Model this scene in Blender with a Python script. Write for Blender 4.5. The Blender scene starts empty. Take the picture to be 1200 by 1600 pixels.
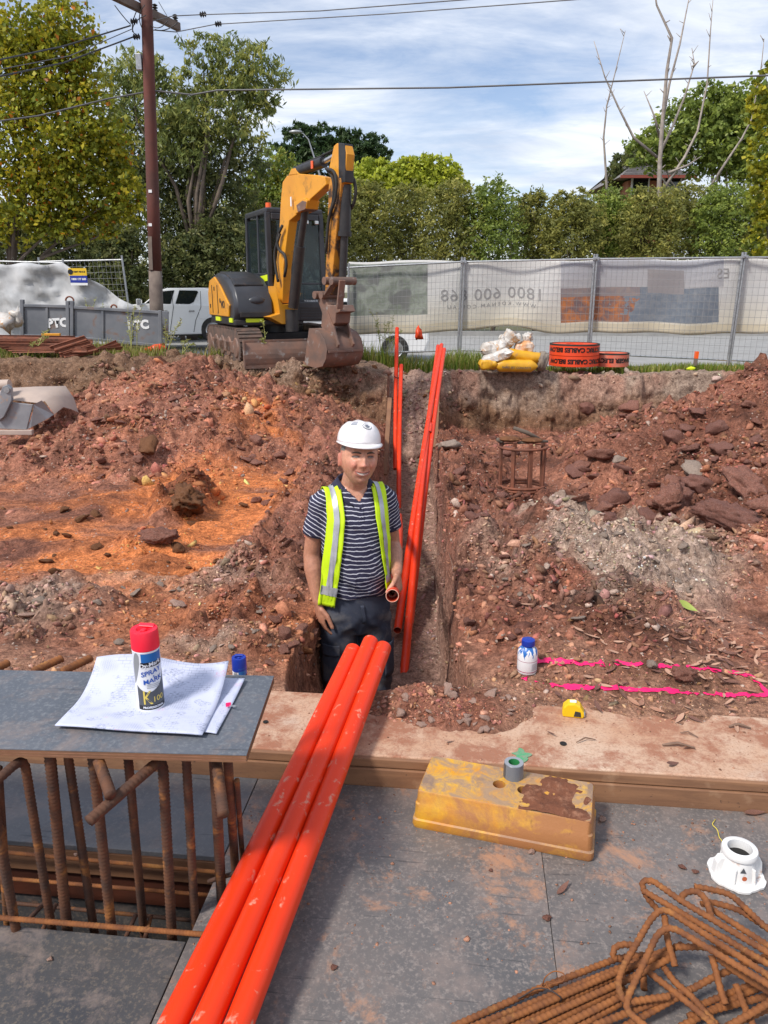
import bpy, bmesh, math, random
import numpy as np
from mathutils import Vector, Matrix, Euler
from mathutils.bvhtree import BVHTree
R = math.radians
random.seed(7)
rng = np.random.default_rng(7)
SC = bpy.context.scene
COL = SC.collection

# ---------------------------------------------------------------- camera, world, sun, exposure
CAM_H, PITCH, FPX = 1.5, R(16.0), 1202.0
cam_d = bpy.data.cameras.new('camera')
cam = bpy.data.objects.new('camera', cam_d)
COL.objects.link(cam)
cam.location = (0, 0, CAM_H)
cam.rotation_euler = (R(90) - PITCH, 0, 0)
cam_d.sensor_fit = 'VERTICAL'
cam_d.sensor_height = 36.0
cam_d.lens = 36.0 * FPX / 1600.0
cam_d.clip_start = 0.05
cam_d.clip_end = 2000
SC.camera = cam
SC.render.resolution_x, SC.render.resolution_y = 768, 1024

SUN_EL, SUN_AZ = R(50), R(-130)          # azimuth measured clockwise from +Y; the sun stands behind the camera's left shoulder
W = bpy.data.worlds.new('World')
SC.world = W
W.use_nodes = True
nt = W.node_tree
for n in list(nt.nodes):
    nt.nodes.remove(n)
def wn(t, **k):
    n = nt.nodes.new(t)
    for a, b in k.items():
        setattr(n, a, b)
    return n
def wl(a, b):
    nt.links.new(a, b)
out = wn('ShaderNodeOutputWorld')
bg = wn('ShaderNodeBackground')
bg.inputs[1].default_value = 0.1
sky = wn('ShaderNodeTexSky', sky_type='NISHITA')
sky.sun_disc = False
sky.sun_elevation = SUN_EL
sky.sun_rotation = SUN_AZ
sky.air_density = 1.0
sky.dust_density = 0.6
sky.ozone_density = 2.0
tc = wn('ShaderNodeTexCoord')
sep = wn('ShaderNodeSeparateXYZ')
wl(tc.outputs['Generated'], sep.inputs[0])
mx = wn('ShaderNodeMath', operation='MAXIMUM'); mx.inputs[1].default_value = 0.0
wl(sep.outputs[2], mx.inputs[0])
ad = wn('ShaderNodeMath', operation='ADD'); ad.inputs[1].default_value = 0.16
wl(mx.outputs[0], ad.inputs[0])
dx = wn('ShaderNodeMath', operation='DIVIDE'); wl(sep.outputs[0], dx.inputs[0]); wl(ad.outputs[0], dx.inputs[1])
dy = wn('ShaderNodeMath', operation='DIVIDE'); wl(sep.outputs[1], dy.inputs[0]); wl(ad.outputs[0], dy.inputs[1])
cb = wn('ShaderNodeCombineXYZ')
wl(dx.outputs[0], cb.inputs[0]); wl(dy.outputs[0], cb.inputs[1])
def cloud_noise(scale, detail, rough, loc, stretch):
    mp = wn('ShaderNodeMapping')
    mp.inputs['Location'].default_value = loc
    mp.inputs['Rotation'].default_value = (0, 0, R(12))
    mp.inputs['Scale'].default_value = stretch
    wl(cb.outputs[0], mp.inputs[0])
    n = wn('ShaderNodeTexNoise')
    n.inputs['Scale'].default_value = scale
    n.inputs['Detail'].default_value = detail
    n.inputs['Roughness'].default_value = rough
    n.inputs['Distortion'].default_value = 0.6
    wl(mp.outputs[0], n.inputs['Vector'])
    return n
n1 = cloud_noise(0.55, 8, 0.62, (2.3, 1.1, 0), (1.0, 1.5, 1))
n2 = cloud_noise(1.9, 8, 0.65, (5.1, 3.7, 0), (1.0, 1.9, 1))
add = wn('ShaderNodeMath', operation='MULTIPLY_ADD')
add.inputs[1].default_value = 0.45
wl(n2.outputs[0], add.inputs[0]); wl(n1.outputs[0], add.inputs[2])
ramp = wn('ShaderNodeValToRGB')
ramp.color_ramp.elements[0].position = 0.57; ramp.color_ramp.elements[0].color = (0, 0, 0, 1)
ramp.color_ramp.elements[1].position = 0.82; ramp.color_ramp.elements[1].color = (1, 1, 1, 1)
wl(add.outputs[0], ramp.inputs[0])
n3 = cloud_noise(1.3, 6, 0.6, (9.0, 2.2, 0), (1.0, 2.2, 1))
cr = wn('ShaderNodeValToRGB')
cr.color_ramp.elements[0].position = 0.35; cr.color_ramp.elements[0].color = (5.6, 6.3, 7.6, 1)
cr.color_ramp.elements[1].position = 0.65; cr.color_ramp.elements[1].color = (9.0, 9.3, 9.8, 1)
wl(n3.outputs[0], cr.inputs[0])
tint = wn('ShaderNodeMix', data_type='RGBA', blend_type='MULTIPLY')
tint.inputs[0].default_value = 1.0
tint.inputs[7].default_value = (1.25, 1.2, 1.25, 1)
wl(sky.outputs[0], tint.inputs[6])
mixc = wn('ShaderNodeMix', data_type='RGBA')
cl = wn('ShaderNodeMath', operation='MULTIPLY_ADD')
cl.inputs[1].default_value = 0.82; cl.inputs[2].default_value = 0.10
wl(ramp.outputs[0], cl.inputs[0])
wl(cl.outputs[0], mixc.inputs[0]); wl(tint.outputs[2], mixc.inputs[6]); wl(cr.outputs[0], mixc.inputs[7])
wl(mixc.outputs[2], bg.inputs[0]); wl(bg.outputs[0], out.inputs[0])

sd = bpy.data.lights.new('sun', 'SUN')
sd.energy = 3.2
sd.angle = R(10)
sd.color = (1.0, 0.95, 0.88)
sun = bpy.data.objects.new('sun', sd)
COL.objects.link(sun)
sdir = Vector((math.sin(SUN_AZ) * math.cos(SUN_EL), math.cos(SUN_AZ) * math.cos(SUN_EL), math.sin(SUN_EL)))
sun.rotation_euler = sdir.to_track_quat('Z', 'Y').to_euler()
sun.location = (-6, -8, 20)
SC.view_settings.view_transform = 'Standard'
SC.view_settings.look = 'None'
SC.view_settings.exposure = 0.3
SC.view_settings.gamma = 1.0
SC.view_settings.use_curve_mapping = False
SC.cycles.max_bounces = 6
SC.cycles.transparent_max_bounces = 12
SC.cycles.caustics_reflective = False
SC.cycles.caustics_refractive = False

# ---------------------------------------------------------------- survey helpers: a sight line through the photograph met with a plane of the place
CP, SP = math.cos(PITCH), math.sin(PITCH)
def ray(px, py):
    v = -(py - 800) / FPX
    return Vector(((px - 600) / FPX, CP + SP * v, -SP + CP * v))
def at_y(px, py, Y):
    d = ray(px, py); t = Y / d.y
    return Vector((d.x * t, Y, CAM_H + d.z * t))
def at_z(px, py, z):
    d = ray(px, py); t = (z - CAM_H) / d.z
    return Vector((d.x * t, d.y * t, z))
def at_plane(px, py, o, n):
    d = ray(px, py); o = Vector(o); n = Vector(n); c = Vector((0, 0, CAM_H))
    t = (o - c).dot(n) / d.dot(n)
    return c + d * t

# ---------------------------------------------------------------- numpy noise
def _h(ix, iy, s):
    a = (ix.astype(np.int64) * 374761393 + iy.astype(np.int64) * 668265263 + s * 2147483647 + 1013904223) & 0xFFFFFFFF
    a = ((a ^ (a >> 13)) * 1274126177) & 0xFFFFFFFF
    a = ((a ^ (a >> 16)) * 2246822519) & 0xFFFFFFFF
    return ((a ^ (a >> 15)) & 0xFFFFFF).astype(np.float64) / 0xFFFFFF
def vnoise(x, y, s=0):
    x = np.asarray(x, float); y = np.asarray(y, float)
    ix = np.floor(x); iy = np.floor(y)
    fx = x - ix; fy = y - iy
    fx = fx * fx * fx * (fx * (fx * 6 - 15) + 10); fy = fy * fy * fy * (fy * (fy * 6 - 15) + 10)
    a = _h(ix, iy, s); b = _h(ix + 1, iy, s); c = _h(ix, iy + 1, s); d = _h(ix + 1, iy + 1, s)
    return (a * (1 - fx) + b * fx) * (1 - fy) + (c * (1 - fx) + d * fx) * fy
def fbm(x, y, octv=4, s=0, gain=0.5):
    t = 0; a = 1.0; n = 0
    for k in range(octv):
        t = t + a * (vnoise(x * 2 ** k + 17.3 * k, y * 2 ** k - 9.1 * k, s + k) - 0.5)
        n += a; a *= gain
    return t / n * 2
def cells(x, y, s=0):
    ix = np.floor(x); iy = np.floor(y)
    best = np.full(np.shape(x), 9.0); idv = np.zeros(np.shape(x))
    for ox in (-1, 0, 1):
        for oy in (-1, 0, 1):
            cx = ix + ox; cy = iy + oy
            px = cx + 0.15 + 0.7 * _h(cx, cy, s); py = cy + 0.15 + 0.7 * _h(cx, cy, s + 51)
            d = np.hypot(x - px, y - py)
            m = d < best
            best = np.where(m, d, best); idv = np.where(m, _h(cx, cy, s + 99), idv)
    return best, idv
def clod(x, y, size, s, fill=0.6):
    d, i = cells(x / size, y / size, s)
    rr = 0.22 + 0.33 * i
    return np.where(i < fill, np.sqrt(np.maximum(0, 1 - (d / rr) ** 2)) * rr * size, 0.0)
def sstep(a, b, x):
    t = np.clip((x - a) / (b - a), 0, 1)
    return t * t * (3 - 2 * t)

# ---------------------------------------------------------------- object helpers
LOC = {}
def tag(o, label=None, cat=None, group=None, kind=None):
    if label: o['label'] = label
    if cat: o['category'] = cat
    if group: o['group'] = group
    if kind: o['kind'] = kind
    return o
def thing(name, label, cat, loc=(0, 0, 0), rotz=0.0, group=None):
    o = bpy.data.objects.new(name, None)
    COL.objects.link(o)
    o.empty_display_size = 0.1
    o.location = loc
    o.rotation_euler = (0, 0, rotz)
    LOC[o.name] = Matrix.Translation(Vector(loc)) @ Matrix.Rotation(rotz, 4, 'Z')
    return tag(o, label, cat, group)
def kids(o):
    return [c for c in bpy.data.objects if c.parent == o]
def copy_tree(o, parent=None, tree=None):
    tree = tree if tree is not None else {}
    c = o.copy(); COL.objects.link(c)
    if parent is not None: c.parent = parent
    for ch in list(o.children): copy_tree(ch, c)
    return c
def finish(me, name, mat, parent, world, smooth, bevel, label, auto=None):
    if mat is not None:
        for m in (mat if isinstance(mat, (list, tuple)) else [mat]): me.materials.append(m)
    o = bpy.data.objects.new(name, me)
    COL.objects.link(o)
    if parent is not None:
        if world:
            M = LOC.get(parent.name)
            if M is None: M = parent_matrix(parent)
            me.transform(M.inverted())
        o.parent = parent
        LOC[o.name] = parent_matrix(parent)
    else:
        n = len(me.vertices)
        co = np.empty(n * 3); me.vertices.foreach_get('co', co); co = co.reshape(-1, 3)
        c = (co.min(0) + co.max(0)) / 2; c[2] = co[:, 2].min()
        me.vertices.foreach_set('co', (co - c).ravel())
        o.location = c
        LOC[o.name] = Matrix.Translation(Vector(c))
    if smooth is True:
        me.polygons.foreach_set('use_smooth', [True] * len(me.polygons))
    elif smooth:
        me.polygons.foreach_set('use_smooth', [True] * len(me.polygons))
        me.set_sharp_from_angle(angle=R(smooth))
    if bevel:
        b = o.modifiers.new('bevel', 'BEVEL'); b.width = bevel; b.segments = 2; b.limit_method = 'ANGLE'; b.angle_limit = R(40)
    if label: o['label'] = label
    me.update()
    return o
def parent_matrix(o):
    M = LOC.get(o.name)
    return M if M is not None else Matrix.Identity(4)

def frame_from(d, up=Vector((0, 0, 1))):
    d = Vector(d).normalized()
    if abs(d.dot(up)) > 0.98: up = Vector((1, 0, 0))
    a = d.cross(up).normalized(); b = a.cross(d).normalized()
    return a, b
class MB:
    def __init__(self):
        self.v = []; self.f = []; self.mi = []; self.m = 0
    def add(self, vs, fs, mi=None):
        n = len(self.v)
        self.v += [tuple(p) for p in vs]
        self.f += [tuple(i + n for i in f) for f in fs]
        self.mi += [self.m if mi is None else mi] * len(fs)
        return self
    def box(self, c, s, rot=None, mi=None, taper=(1, 1)):
        x, y, z = s[0] / 2, s[1] / 2, s[2] / 2
        tx, ty = taper
        vs = [(-x, -y, -z), (x, -y, -z), (x, y, -z), (-x, y, -z), (-x * tx, -y * ty, z), (x * tx, -y * ty, z), (x * tx, y * ty, z), (-x * tx, y * ty, z)]
        M = Matrix.Identity(3)
        if rot is not None: M = Euler(rot).to_matrix() if not isinstance(rot, Matrix) else rot
        c = Vector(c)
        return self.add([M @ Vector(p) + c for p in vs], [(0, 3, 2, 1), (4, 5, 6, 7), (0, 1, 5, 4), (1, 2, 6, 5), (2, 3, 7, 6), (3, 0, 4, 7)], mi)
    def beam(self, a, b, w, h, up=(0, 0, 1), mi=None):
        a = Vector(a); b = Vector(b)
        s, t = frame_from(b - a, Vector(up))
        vs = []
        for p in (a, b):
            for i, j in ((-1, -1), (1, -1), (1, 1), (-1, 1)): vs.append(p + s * (i * w / 2) + t * (j * h / 2))
        return self.add(vs, [(3, 2, 1, 0), (4, 5, 6, 7), (0, 1, 5, 4), (1, 2, 6, 5), (2, 3, 7, 6), (3, 0, 4, 7)], mi)
    def tube(self, path, r, seg=8, cap=True, mi=None, close=False):
        path = [Vector(p) for p in path]
        rs = r if isinstance(r, (list, tuple, np.ndarray)) else [r] * len(path)
        n = len(path); vs = []; fs = []
        a = None
        for i, p in enumerate(path):
            q0 = path[i - 1] if (i > 0 or close) else p
            q1 = path[(i + 1) % n] if (i < n - 1 or close) else p
            d = (q1 - q0)
            if d.length < 1e-9: d = Vector((0, 0, 1))
            d.normalize()
            if a is None: a, b = frame_from(d)
            else:
                a = (a - d * a.dot(d))
                if a.length < 1e-6: a, b = frame_from(d)
                a.normalize(); b = a.cross(d).normalized()
            for k in range(seg):
                t = 2 * math.pi * k / seg
                vs.append(p + (a * math.cos(t) + b * math.sin(t)) * rs[i])
        m = n if close else n - 1
        for i in range(m):
            j = (i + 1) % n
            for k in range(seg):
                l = (k + 1) % seg
                fs.append((i * seg + l, i * seg + k, j * seg + k, j * seg + l))
        if cap and not close:
            fs.append(tuple(range(seg))); fs.append(tuple(reversed(range((n - 1) * seg, n * seg))))
        return self.add(vs, fs, mi)
    def cyl(self, a, b, r0, r1=None, seg=16, cap=True, mi=None):
        return self.tube([a, b], [r0, r0 if r1 is None else r1], seg, cap, mi)
    def lathe(self, prof, c=(0, 0, 0), seg=24, mi=None, axis=None, cap=False):
        c = Vector(c); M = Matrix.Identity(3)
        if axis is not None: M = Vector(axis).to_track_quat('Z', 'Y').to_matrix()
        vs = []; fs = []
        n = len(prof)
        for r, z in prof:
            for k in range(seg):
                t = 2 * math.pi * k / seg
                vs.append(M @ Vector((r * math.cos(t), r * math.sin(t), z)) + c)
        for i in range(n - 1):
            for k in range(seg):
                l = (k + 1) % seg
                fs.append((i * seg + k, i * seg + l, (i + 1) * seg + l, (i + 1) * seg + k))
        if cap:
            fs.append(tuple(reversed(range(seg)))); fs.append(tuple(range((n - 1) * seg, n * seg)))
        return self.add(vs, fs, mi)
    def prism(self, poly, off, mi=None):
        """poly: 3-D outline, off: extrusion vector (both ways by half)"""
        off = Vector(off) / 2; n = len(poly)
        vs = [Vector(p) - off for p in poly] + [Vector(p) + off for p in poly]
        fs = [tuple(range(n)), tuple(reversed(range(n, 2 * n)))]
        for i in range(n):
            j = (i + 1) % n
            fs.append((j, i, n + i, n + j))
        return self.add(vs, fs, mi)
    def loft(self, rings, cap=True, mi=None):
        n = len(rings); seg = len(rings[0]); vs = [p for r in rings for p in r]; fs = []
        for i in range(n - 1):
            for k in range(seg):
                l = (k + 1) % seg
                fs.append((i * seg + k, i * seg + l, (i + 1) * seg + l, (i + 1) * seg + k))
        if cap:
            fs.append(tuple(reversed(range(seg)))); fs.append(tuple(range((n - 1) * seg, n * seg)))
        return self.add(vs, fs, mi)
    def grid(self, pts, mi=None, close_u=False):
        nu = len(pts); nv = len(pts[0]); fs = []
        for i in range(nu - 1 + (1 if close_u else 0)):
            for j in range(nv - 1):
                a = i * nv + j; b = ((i + 1) % nu) * nv + j
                fs.append((a, a + 1, b + 1, b))
        return self.add([p for r in pts for p in r], fs, mi)
    def ball(self, c, r, seg=12, rings=8, scale=(1, 1, 1), mi=None):
        pr = []
        c = Vector(c); vs = []; fs = []
        for i in range(1, rings):
            t = math.pi * i / rings
            for k in range(seg):
                a = 2 * math.pi * k / seg
                vs.append(c + Vector((math.sin(t) * math.cos(a) * scale[0], math.sin(t) * math.sin(a) * scale[1], -math.cos(t) * scale[2])) * r)
        n = len(vs)
        vs += [c - Vector((0, 0, r * scale[2])), c + Vector((0, 0, r * scale[2]))]
        for i in range(rings - 2):
            for k in range(seg):
                l = (k + 1) % seg
                fs.append((i * seg + k, i * seg + l, (i + 1) * seg + l, (i + 1) * seg + k))
        for k in range(seg):
            l = (k + 1) % seg
            fs.append((n, l, k)); fs.append((n + 1, (rings - 2) * seg + k, (rings - 2) * seg + l))
        return self.add(vs, fs, mi)
    def xf(self, M):
        self.v = [tuple(M @ Vector(p)) for p in self.v]; return self
    def mesh(self, name='m'):
        me = bpy.data.meshes.new(name)
        me.from_pydata(self.v, [], self.f)
        if any(self.mi): me.polygons.foreach_set('material_index', self.mi)
        return me
    def build(self, name, mat, parent=None, world=False, smooth=False, bevel=0, label=None, fix=True):
        me = self.mesh(name)
        if fix:
            bm = bmesh.new(); bm.from_mesh(me)
            bmesh.ops.recalc_face_normals(bm, faces=bm.faces); bm.to_mesh(me); bm.free()
        return finish(me, name, mat, parent, world, smooth, bevel, label)
def np_mesh(name, v, f, nper):
    """fast mesh from arrays: v (n,3), f (m,nper)"""
    me = bpy.data.meshes.new(name)
    v = np.asarray(v, np.float32); f = np.asarray(f, np.int32)
    me.vertices.add(len(v)); me.vertices.foreach_set('co', v.ravel())
    me.loops.add(f.size); me.loops.foreach_set('vertex_index', f.ravel())
    me.polygons.add(len(f))
    me.polygons.foreach_set('loop_start', np.arange(0, f.size, nper, dtype=np.int32))
    me.update(calc_edges=True)
    return me
def set_col(me, name, c):
    a = me.attributes.new(name, 'FLOAT_COLOR', 'POINT')
    c = np.asarray(c, np.float32)
    if c.shape[1] == 3: c = np.concatenate([c, np.ones((len(c), 1), np.float32)], 1)
    a.data.foreach_set('color', c.ravel())

# text: flat lettering as a real mesh
def text_mesh(body, size, extrude=0.0, bold=0.0, spacing=1.0):
    cu = bpy.data.curves.new('lettering', 'FONT')
    cu.body = body; cu.size = size; cu.extrude = extrude; cu.align_x = 'CENTER'; cu.align_y = 'CENTER'
    cu.offset = bold; cu.space_character = spacing; cu.resolution_u = 3
    o = bpy.data.objects.new('lettering', cu)
    COL.objects.link(o)
    dg = bpy.context.evaluated_depsgraph_get()
    me = bpy.data.meshes.new_from_object(o.evaluated_get(dg))
    bpy.data.objects.remove(o)
    bpy.data.curves.remove(cu)
    return me
TEXTS = {}
for key, args in {
    'ptc': ('PTC', 0.2, 0, 0.012), 'yan': ('YANMAR', 0.062, 0, 0.002), 'vio': ('ViO', 0.17, 0, 0.006),
    'sign1': ('TEMP FENCE', 0.075, 0, 0.003), 'sign2': ('1800 177 600', 0.095, 0, 0.004),
    'ban1': ('1800 600 868', 0.33, 0, 0, 1.08), 'ban2': ('W W W . K D E N A M . C O M . A U', 0.105), 'ban3': ('ES', 0.25),
    'tape1': ('ELECTRIC CABLES BELOW', 0.085, 0, 0.004), 'tape2': ('DANGER ELECTRIC', 0.085, 0, 0.004),
    'can1': ('Dy-Mark', 0.014, 0, 0.0004), 'can2': ('SPRAY', 0.017, 0, 0.0003), 'can2b': ('&', 0.008), 'can3': ('MARK', 0.017, 0, 0.0003),
    'can4': ('K', 0.05, 0, 0.0004), 'can5': ('100', 0.019, 0, 0.0002), 'can6': ('PROFESSIONAL', 0.0075, 0, 0.0003),
    'bag': ('RAPID SET CONCRETE', 0.05, 0, 0.001), 'lab': ('NEW', 0.02), 'van': ('1', 0.1)}.items():
    TEXTS[key] = text_mesh(*args)
def lettering(key, mat, parent, M, world=False, warp=None, name='lettering'):
    me = TEXTS[key].copy()
    if warp:
        for v in me.vertices: v.co = warp(v.co)
    else: me.transform(M)
    me.materials.clear()
    return finish(me, name, mat, parent, world, False, 0, None)
# ---------------------------------------------------------------- materials
def new_mat(name):
    m = bpy.data.materials.new(name); m.use_nodes = True
    t = m.node_tree
    for n in list(t.nodes): t.nodes.remove(n)
    o = t.nodes.new('ShaderNodeOutputMaterial'); b = t.nodes.new('ShaderNodeBsdfPrincipled')
    t.links.new(b.outputs[0], o.inputs[0])
    return m, t, b, o
def N(t, kind, **k):
    n = t.nodes.new(kind)
    for a, b in k.items(): setattr(n, a, b)
    return n
def c4(c): return (c[0], c[1], c[2], 1.0)
def noise(t, vec, scale, detail=4, rough=0.55, dist=0.0):
    n = N(t, 'ShaderNodeTexNoise'); n.inputs['Scale'].default_value = scale; n.inputs['Detail'].default_value = detail
    n.inputs['Roughness'].default_value = rough; n.inputs['Distortion'].default_value = dist
    t.links.new(vec, n.inputs['Vector']); return n.outputs[0]
def ramp2(t, fac, p0, p1, c0=(0, 0, 0), c1=(1, 1, 1)):
    r = N(t, 'ShaderNodeValToRGB'); e = r.color_ramp.elements
    e[0].position = p0; e[0].color = c4(c0); e[1].position = p1; e[1].color = c4(c1)
    t.links.new(fac, r.inputs[0]); return r.outputs[0]
def mixc(t, fac, a, b, mode='MIX'):
    m = N(t, 'ShaderNodeMix', data_type='RGBA', blend_type=mode)
    for s, x in ((0, fac), (6, a), (7, b)):
        if hasattr(x, 'links'): t.links.new(x, m.inputs[s])
        elif isinstance(x, (int, float)): m.inputs[s].default_value = x
        else: m.inputs[s].default_value = c4(x)
    return m.outputs[2]
def bump(t, b, h, strength=0.3, dist=0.01):
    n = N(t, 'ShaderNodeBump'); n.inputs['Strength'].default_value = strength; n.inputs['Distance'].default_value = dist
    t.links.new(h, n.inputs['Height']); t.links.new(n.outputs[0], b.inputs['Normal'])
def objco(t): return N(t, 'ShaderNodeTexCoord').outputs['Object']
def pm(name, c1, c2=None, sc=6.0, rough=0.6, metal=0.0, bmp=0.0, bsc=60.0, dirt=None, spec=0.5, lo=0.35, hi=0.65, rvar=0.0, bd=0.004):
    """base colour of two tones, optional second layer dirt=(colour, scale, threshold, width) and a fine bump"""
    m, t, b, o = new_mat(name)
    v = objco(t)
    col = None
    if c2 is not None:
        col = mixc(t, ramp2(t, noise(t, v, sc, 5), lo, hi), c1, c2)
    if dirt is not None:
        f = ramp2(t, noise(t, v, dirt[1], 6, 0.62, 0.4), dirt[2], dirt[2] + dirt[3])
        col = mixc(t, f, col if col is not None else c1, dirt[0])
        rr = N(t, 'ShaderNodeMath', operation='MULTIPLY_ADD'); rr.inputs[1].default_value = min(0.9 - rough, 0.6); rr.inputs[2].default_value = rough
        t.links.new(f, rr.inputs[0]); t.links.new(rr.outputs[0], b.inputs['Roughness'])
    else: b.inputs['Roughness'].default_value = rough
    if col is None: b.inputs['Base Color'].default_value = c4(c1)
    else: t.links.new(col, b.inputs['Base Color'])
    b.inputs['Metallic'].default_value = metal
    b.inputs['Specular IOR Level'].default_value = spec
    if bmp: bump(t, b, noise(t, v, bsc, 6, 0.6), bmp, bd)
    return m
MAT = {}
DIRT = (0.24, 0.115, 0.07)
MAT['orange'] = pm('orange_conduit', (0.80, 0.046, 0.006), (0.74, 0.038, 0.006), 5, 0.42, dirt=((0.66, 0.30, 0.21), 26, 0.615, 0.10), spec=0.35)
MAT['orange_in'] = pm('conduit_inside', (0.55, 0.06, 0.02), rough=0.6)
MAT['conduit_rim'] = pm('conduit_cut_rim', (0.8, 0.42, 0.3), rough=0.6)
MAT['rust'] = pm('rusty_bar', (0.28, 0.098, 0.025), (0.14, 0.048, 0.017), 26, 0.85, bmp=0.5, bsc=220, dirt=((0.39, 0.17, 0.045), 14, 0.56, 0.16), bd=0.002)
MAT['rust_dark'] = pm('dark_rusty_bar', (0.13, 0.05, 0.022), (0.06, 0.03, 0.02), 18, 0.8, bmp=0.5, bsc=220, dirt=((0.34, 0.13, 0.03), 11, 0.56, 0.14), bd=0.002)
MAT['rust_picket'] = pm('rusty_picket', (0.24, 0.08, 0.042), (0.13, 0.05, 0.03), 12, 0.85, bmp=0.3)
MAT['galv'] = pm('galvanised_steel', (0.42, 0.43, 0.44), (0.30, 0.31, 0.32), 30, 0.42, 0.6)
MAT['wire'] = pm('galvanised_wire', (0.32, 0.32, 0.32), rough=0.5, metal=0.4)
MAT['dark_wire'] = pm('dark_tie_wire', (0.03, 0.02, 0.018), rough=0.6)
MAT['cable'] = pm('black_cable', (0.035, 0.034, 0.036), rough=0.5)
MAT['cable2'] = pm('grey_cable', (0.12, 0.12, 0.125), rough=0.5)
MAT['yellow_m'] = pm('machine_yellow', (0.74, 0.33, 0.022), (0.66, 0.28, 0.02), 3, 0.38, dirt=((0.20, 0.12, 0.06), 5, 0.55, 0.2))
MAT['yellow_arm'] = pm('worn_machine_yellow', (0.60, 0.25, 0.02), (0.44, 0.17, 0.02), 5, 0.5, dirt=((0.07, 0.04, 0.025), 6, 0.48, 0.12))
MAT['black_m'] = pm('machine_charcoal', (0.028, 0.030, 0.036), (0.04, 0.042, 0.05), 4, 0.38, dirt=((0.13, 0.10, 0.08), 5, 0.62, 0.25))
MAT['black_s'] = pm('black_steel', (0.018, 0.018, 0.02), (0.035, 0.03, 0.028), 8, 0.42, dirt=((0.11, 0.07, 0.05), 9, 0.62, 0.15))
MAT['mud_steel'] = pm('muddy_steel', (0.15, 0.10, 0.08), (0.24, 0.13, 0.09), 5, 0.62, 0.15, 0.4, 30, dirt=((0.30, 0.27, 0.25), 7, 0.58, 0.1))
MAT['track'] = pm('muddy_track', (0.16, 0.095, 0.07), (0.08, 0.06, 0.05), 9, 0.85, 0, 0.5, 40)
MAT['lime'] = pm('reflective_lime', (0.72, 0.85, 0.02), rough=0.4)
MAT['white_p'] = pm('white_plastic', (0.80, 0.80, 0.79), (0.72, 0.70, 0.68), 12, 0.38, dirt=((0.55, 0.38, 0.30), 30, 0.62, 0.1))
MAT['white_paint'] = pm('white_paint', (0.80, 0.80, 0.80), rough=0.7)
MAT['ute'] = pm('silver_white_paint', (0.78, 0.78, 0.76), rough=0.25, dirt=((0.42, 0.37, 0.31), 3, 0.62, 0.2))
MAT['rubber'] = pm('rubber', (0.02, 0.02, 0.02), (0.04, 0.035, 0.03), 8, 0.8)
MAT['chrome'] = pm('bright_metal', (0.6, 0.6, 0.6), rough=0.25, metal=0.9)
MAT['red_l'] = pm('red_lens', (0.6, 0.02, 0.015), rough=0.2)
MAT['orange_l'] = pm('orange_beacon', (0.85, 0.12, 0.02), rough=0.2)
def glass_dark(name, c, r=0.06, a=1.0):
    m, t, b, o = new_mat(name)
    b.inputs['Base Color'].default_value = c4(c); b.inputs['Roughness'].default_value = r
    b.inputs['Specular IOR Level'].default_value = 0.8
    if a < 1:
        tr = N(t, 'ShaderNodeBsdfTransparent'); tr.inputs[0].default_value = (0.75, 0.82, 0.8, 1); mxs = N(t, 'ShaderNodeMixShader'); mxs.inputs[0].default_value = a
        t.links.new(tr.outputs[0], mxs.inputs[1]); t.links.new(b.outputs[0], mxs.inputs[2]); t.links.new(mxs.outputs[0], o.inputs[0])
    return m
MAT['glass'] = glass_dark('tinted_glass', (0.012, 0.015, 0.016))
MAT['cab_glass'] = glass_dark('cab_glass', (0.03, 0.045, 0.05), 0.05, 0.45)
MAT['ply_edge'] = pm('plywood_edge', (0.30, 0.15, 0.085), (0.22, 0.10, 0.055), 40, 0.7)
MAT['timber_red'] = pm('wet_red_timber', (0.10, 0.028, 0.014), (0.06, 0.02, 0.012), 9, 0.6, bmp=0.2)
MAT['timber_brown'] = pm('stained_timber', (0.26, 0.125, 0.06), (0.17, 0.08, 0.042), 6, 0.7, bmp=0.2, bsc=30)
def ply(name, base, base2, stain, st0, speck, wood=0.0):
    """film-faced plywood: bluish black film, cement speckle, clay smears and scratches"""
    m, t, b, o = new_mat(name)
    v = objco(t)
    col = mixc(t, ramp2(t, noise(t, v, 3.2, 6, 0.6, 0.5), 0.32, 0.68), base, base2)
    sp = noise(t, v, 95, 3, 0.7)
    col = mixc(t, ramp2(t, sp, 0.50, 0.68), col, speck)
    f2 = ramp2(t, noise(t, v, 7.5, 10, 0.72, 0.3), 0.50, 0.64, (0, 0, 0), (0.6, 0.6, 0.6))
    col = mixc(t, f2, col, (0.245, 0.19, 0.165))
    f3 = ramp2(t, noise(t, v, 4.2, 11, 0.76, 0.35), st0, st0 + 0.10, (0, 0, 0), (0.9, 0.9, 0.9))
    col = mixc(t, f3, col, stain)
    mp = N(t, 'ShaderNodeMapping'); mp.inputs['Rotation'].default_value = (0, 0, R(-68)); mp.inputs['Scale'].default_value = (1.2, 26, 1)
    t.links.new(v, mp.inputs[0])
    sc_ = ramp2(t, noise(t, mp.outputs[0], 3.0, 4, 0.5, 0.3), 0.66, 0.70, (0, 0, 0), (0.5, 0.5, 0.5))
    col = mixc(t, sc_, col, (0.03, 0.03, 0.034))
    t.links.new(col, b.inputs['Base Color'])
    r_ = ramp2(t, noise(t, v, 9, 6, 0.6), 0.35, 0.7, (0.38,) * 3, (0.62,) * 3)
    t.links.new(r_, b.inputs['Roughness'])
    b.inputs['Specular IOR Level'].default_value = 0.45
    bump(t, b, sp, 0.25, 0.002)
    return m
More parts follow.
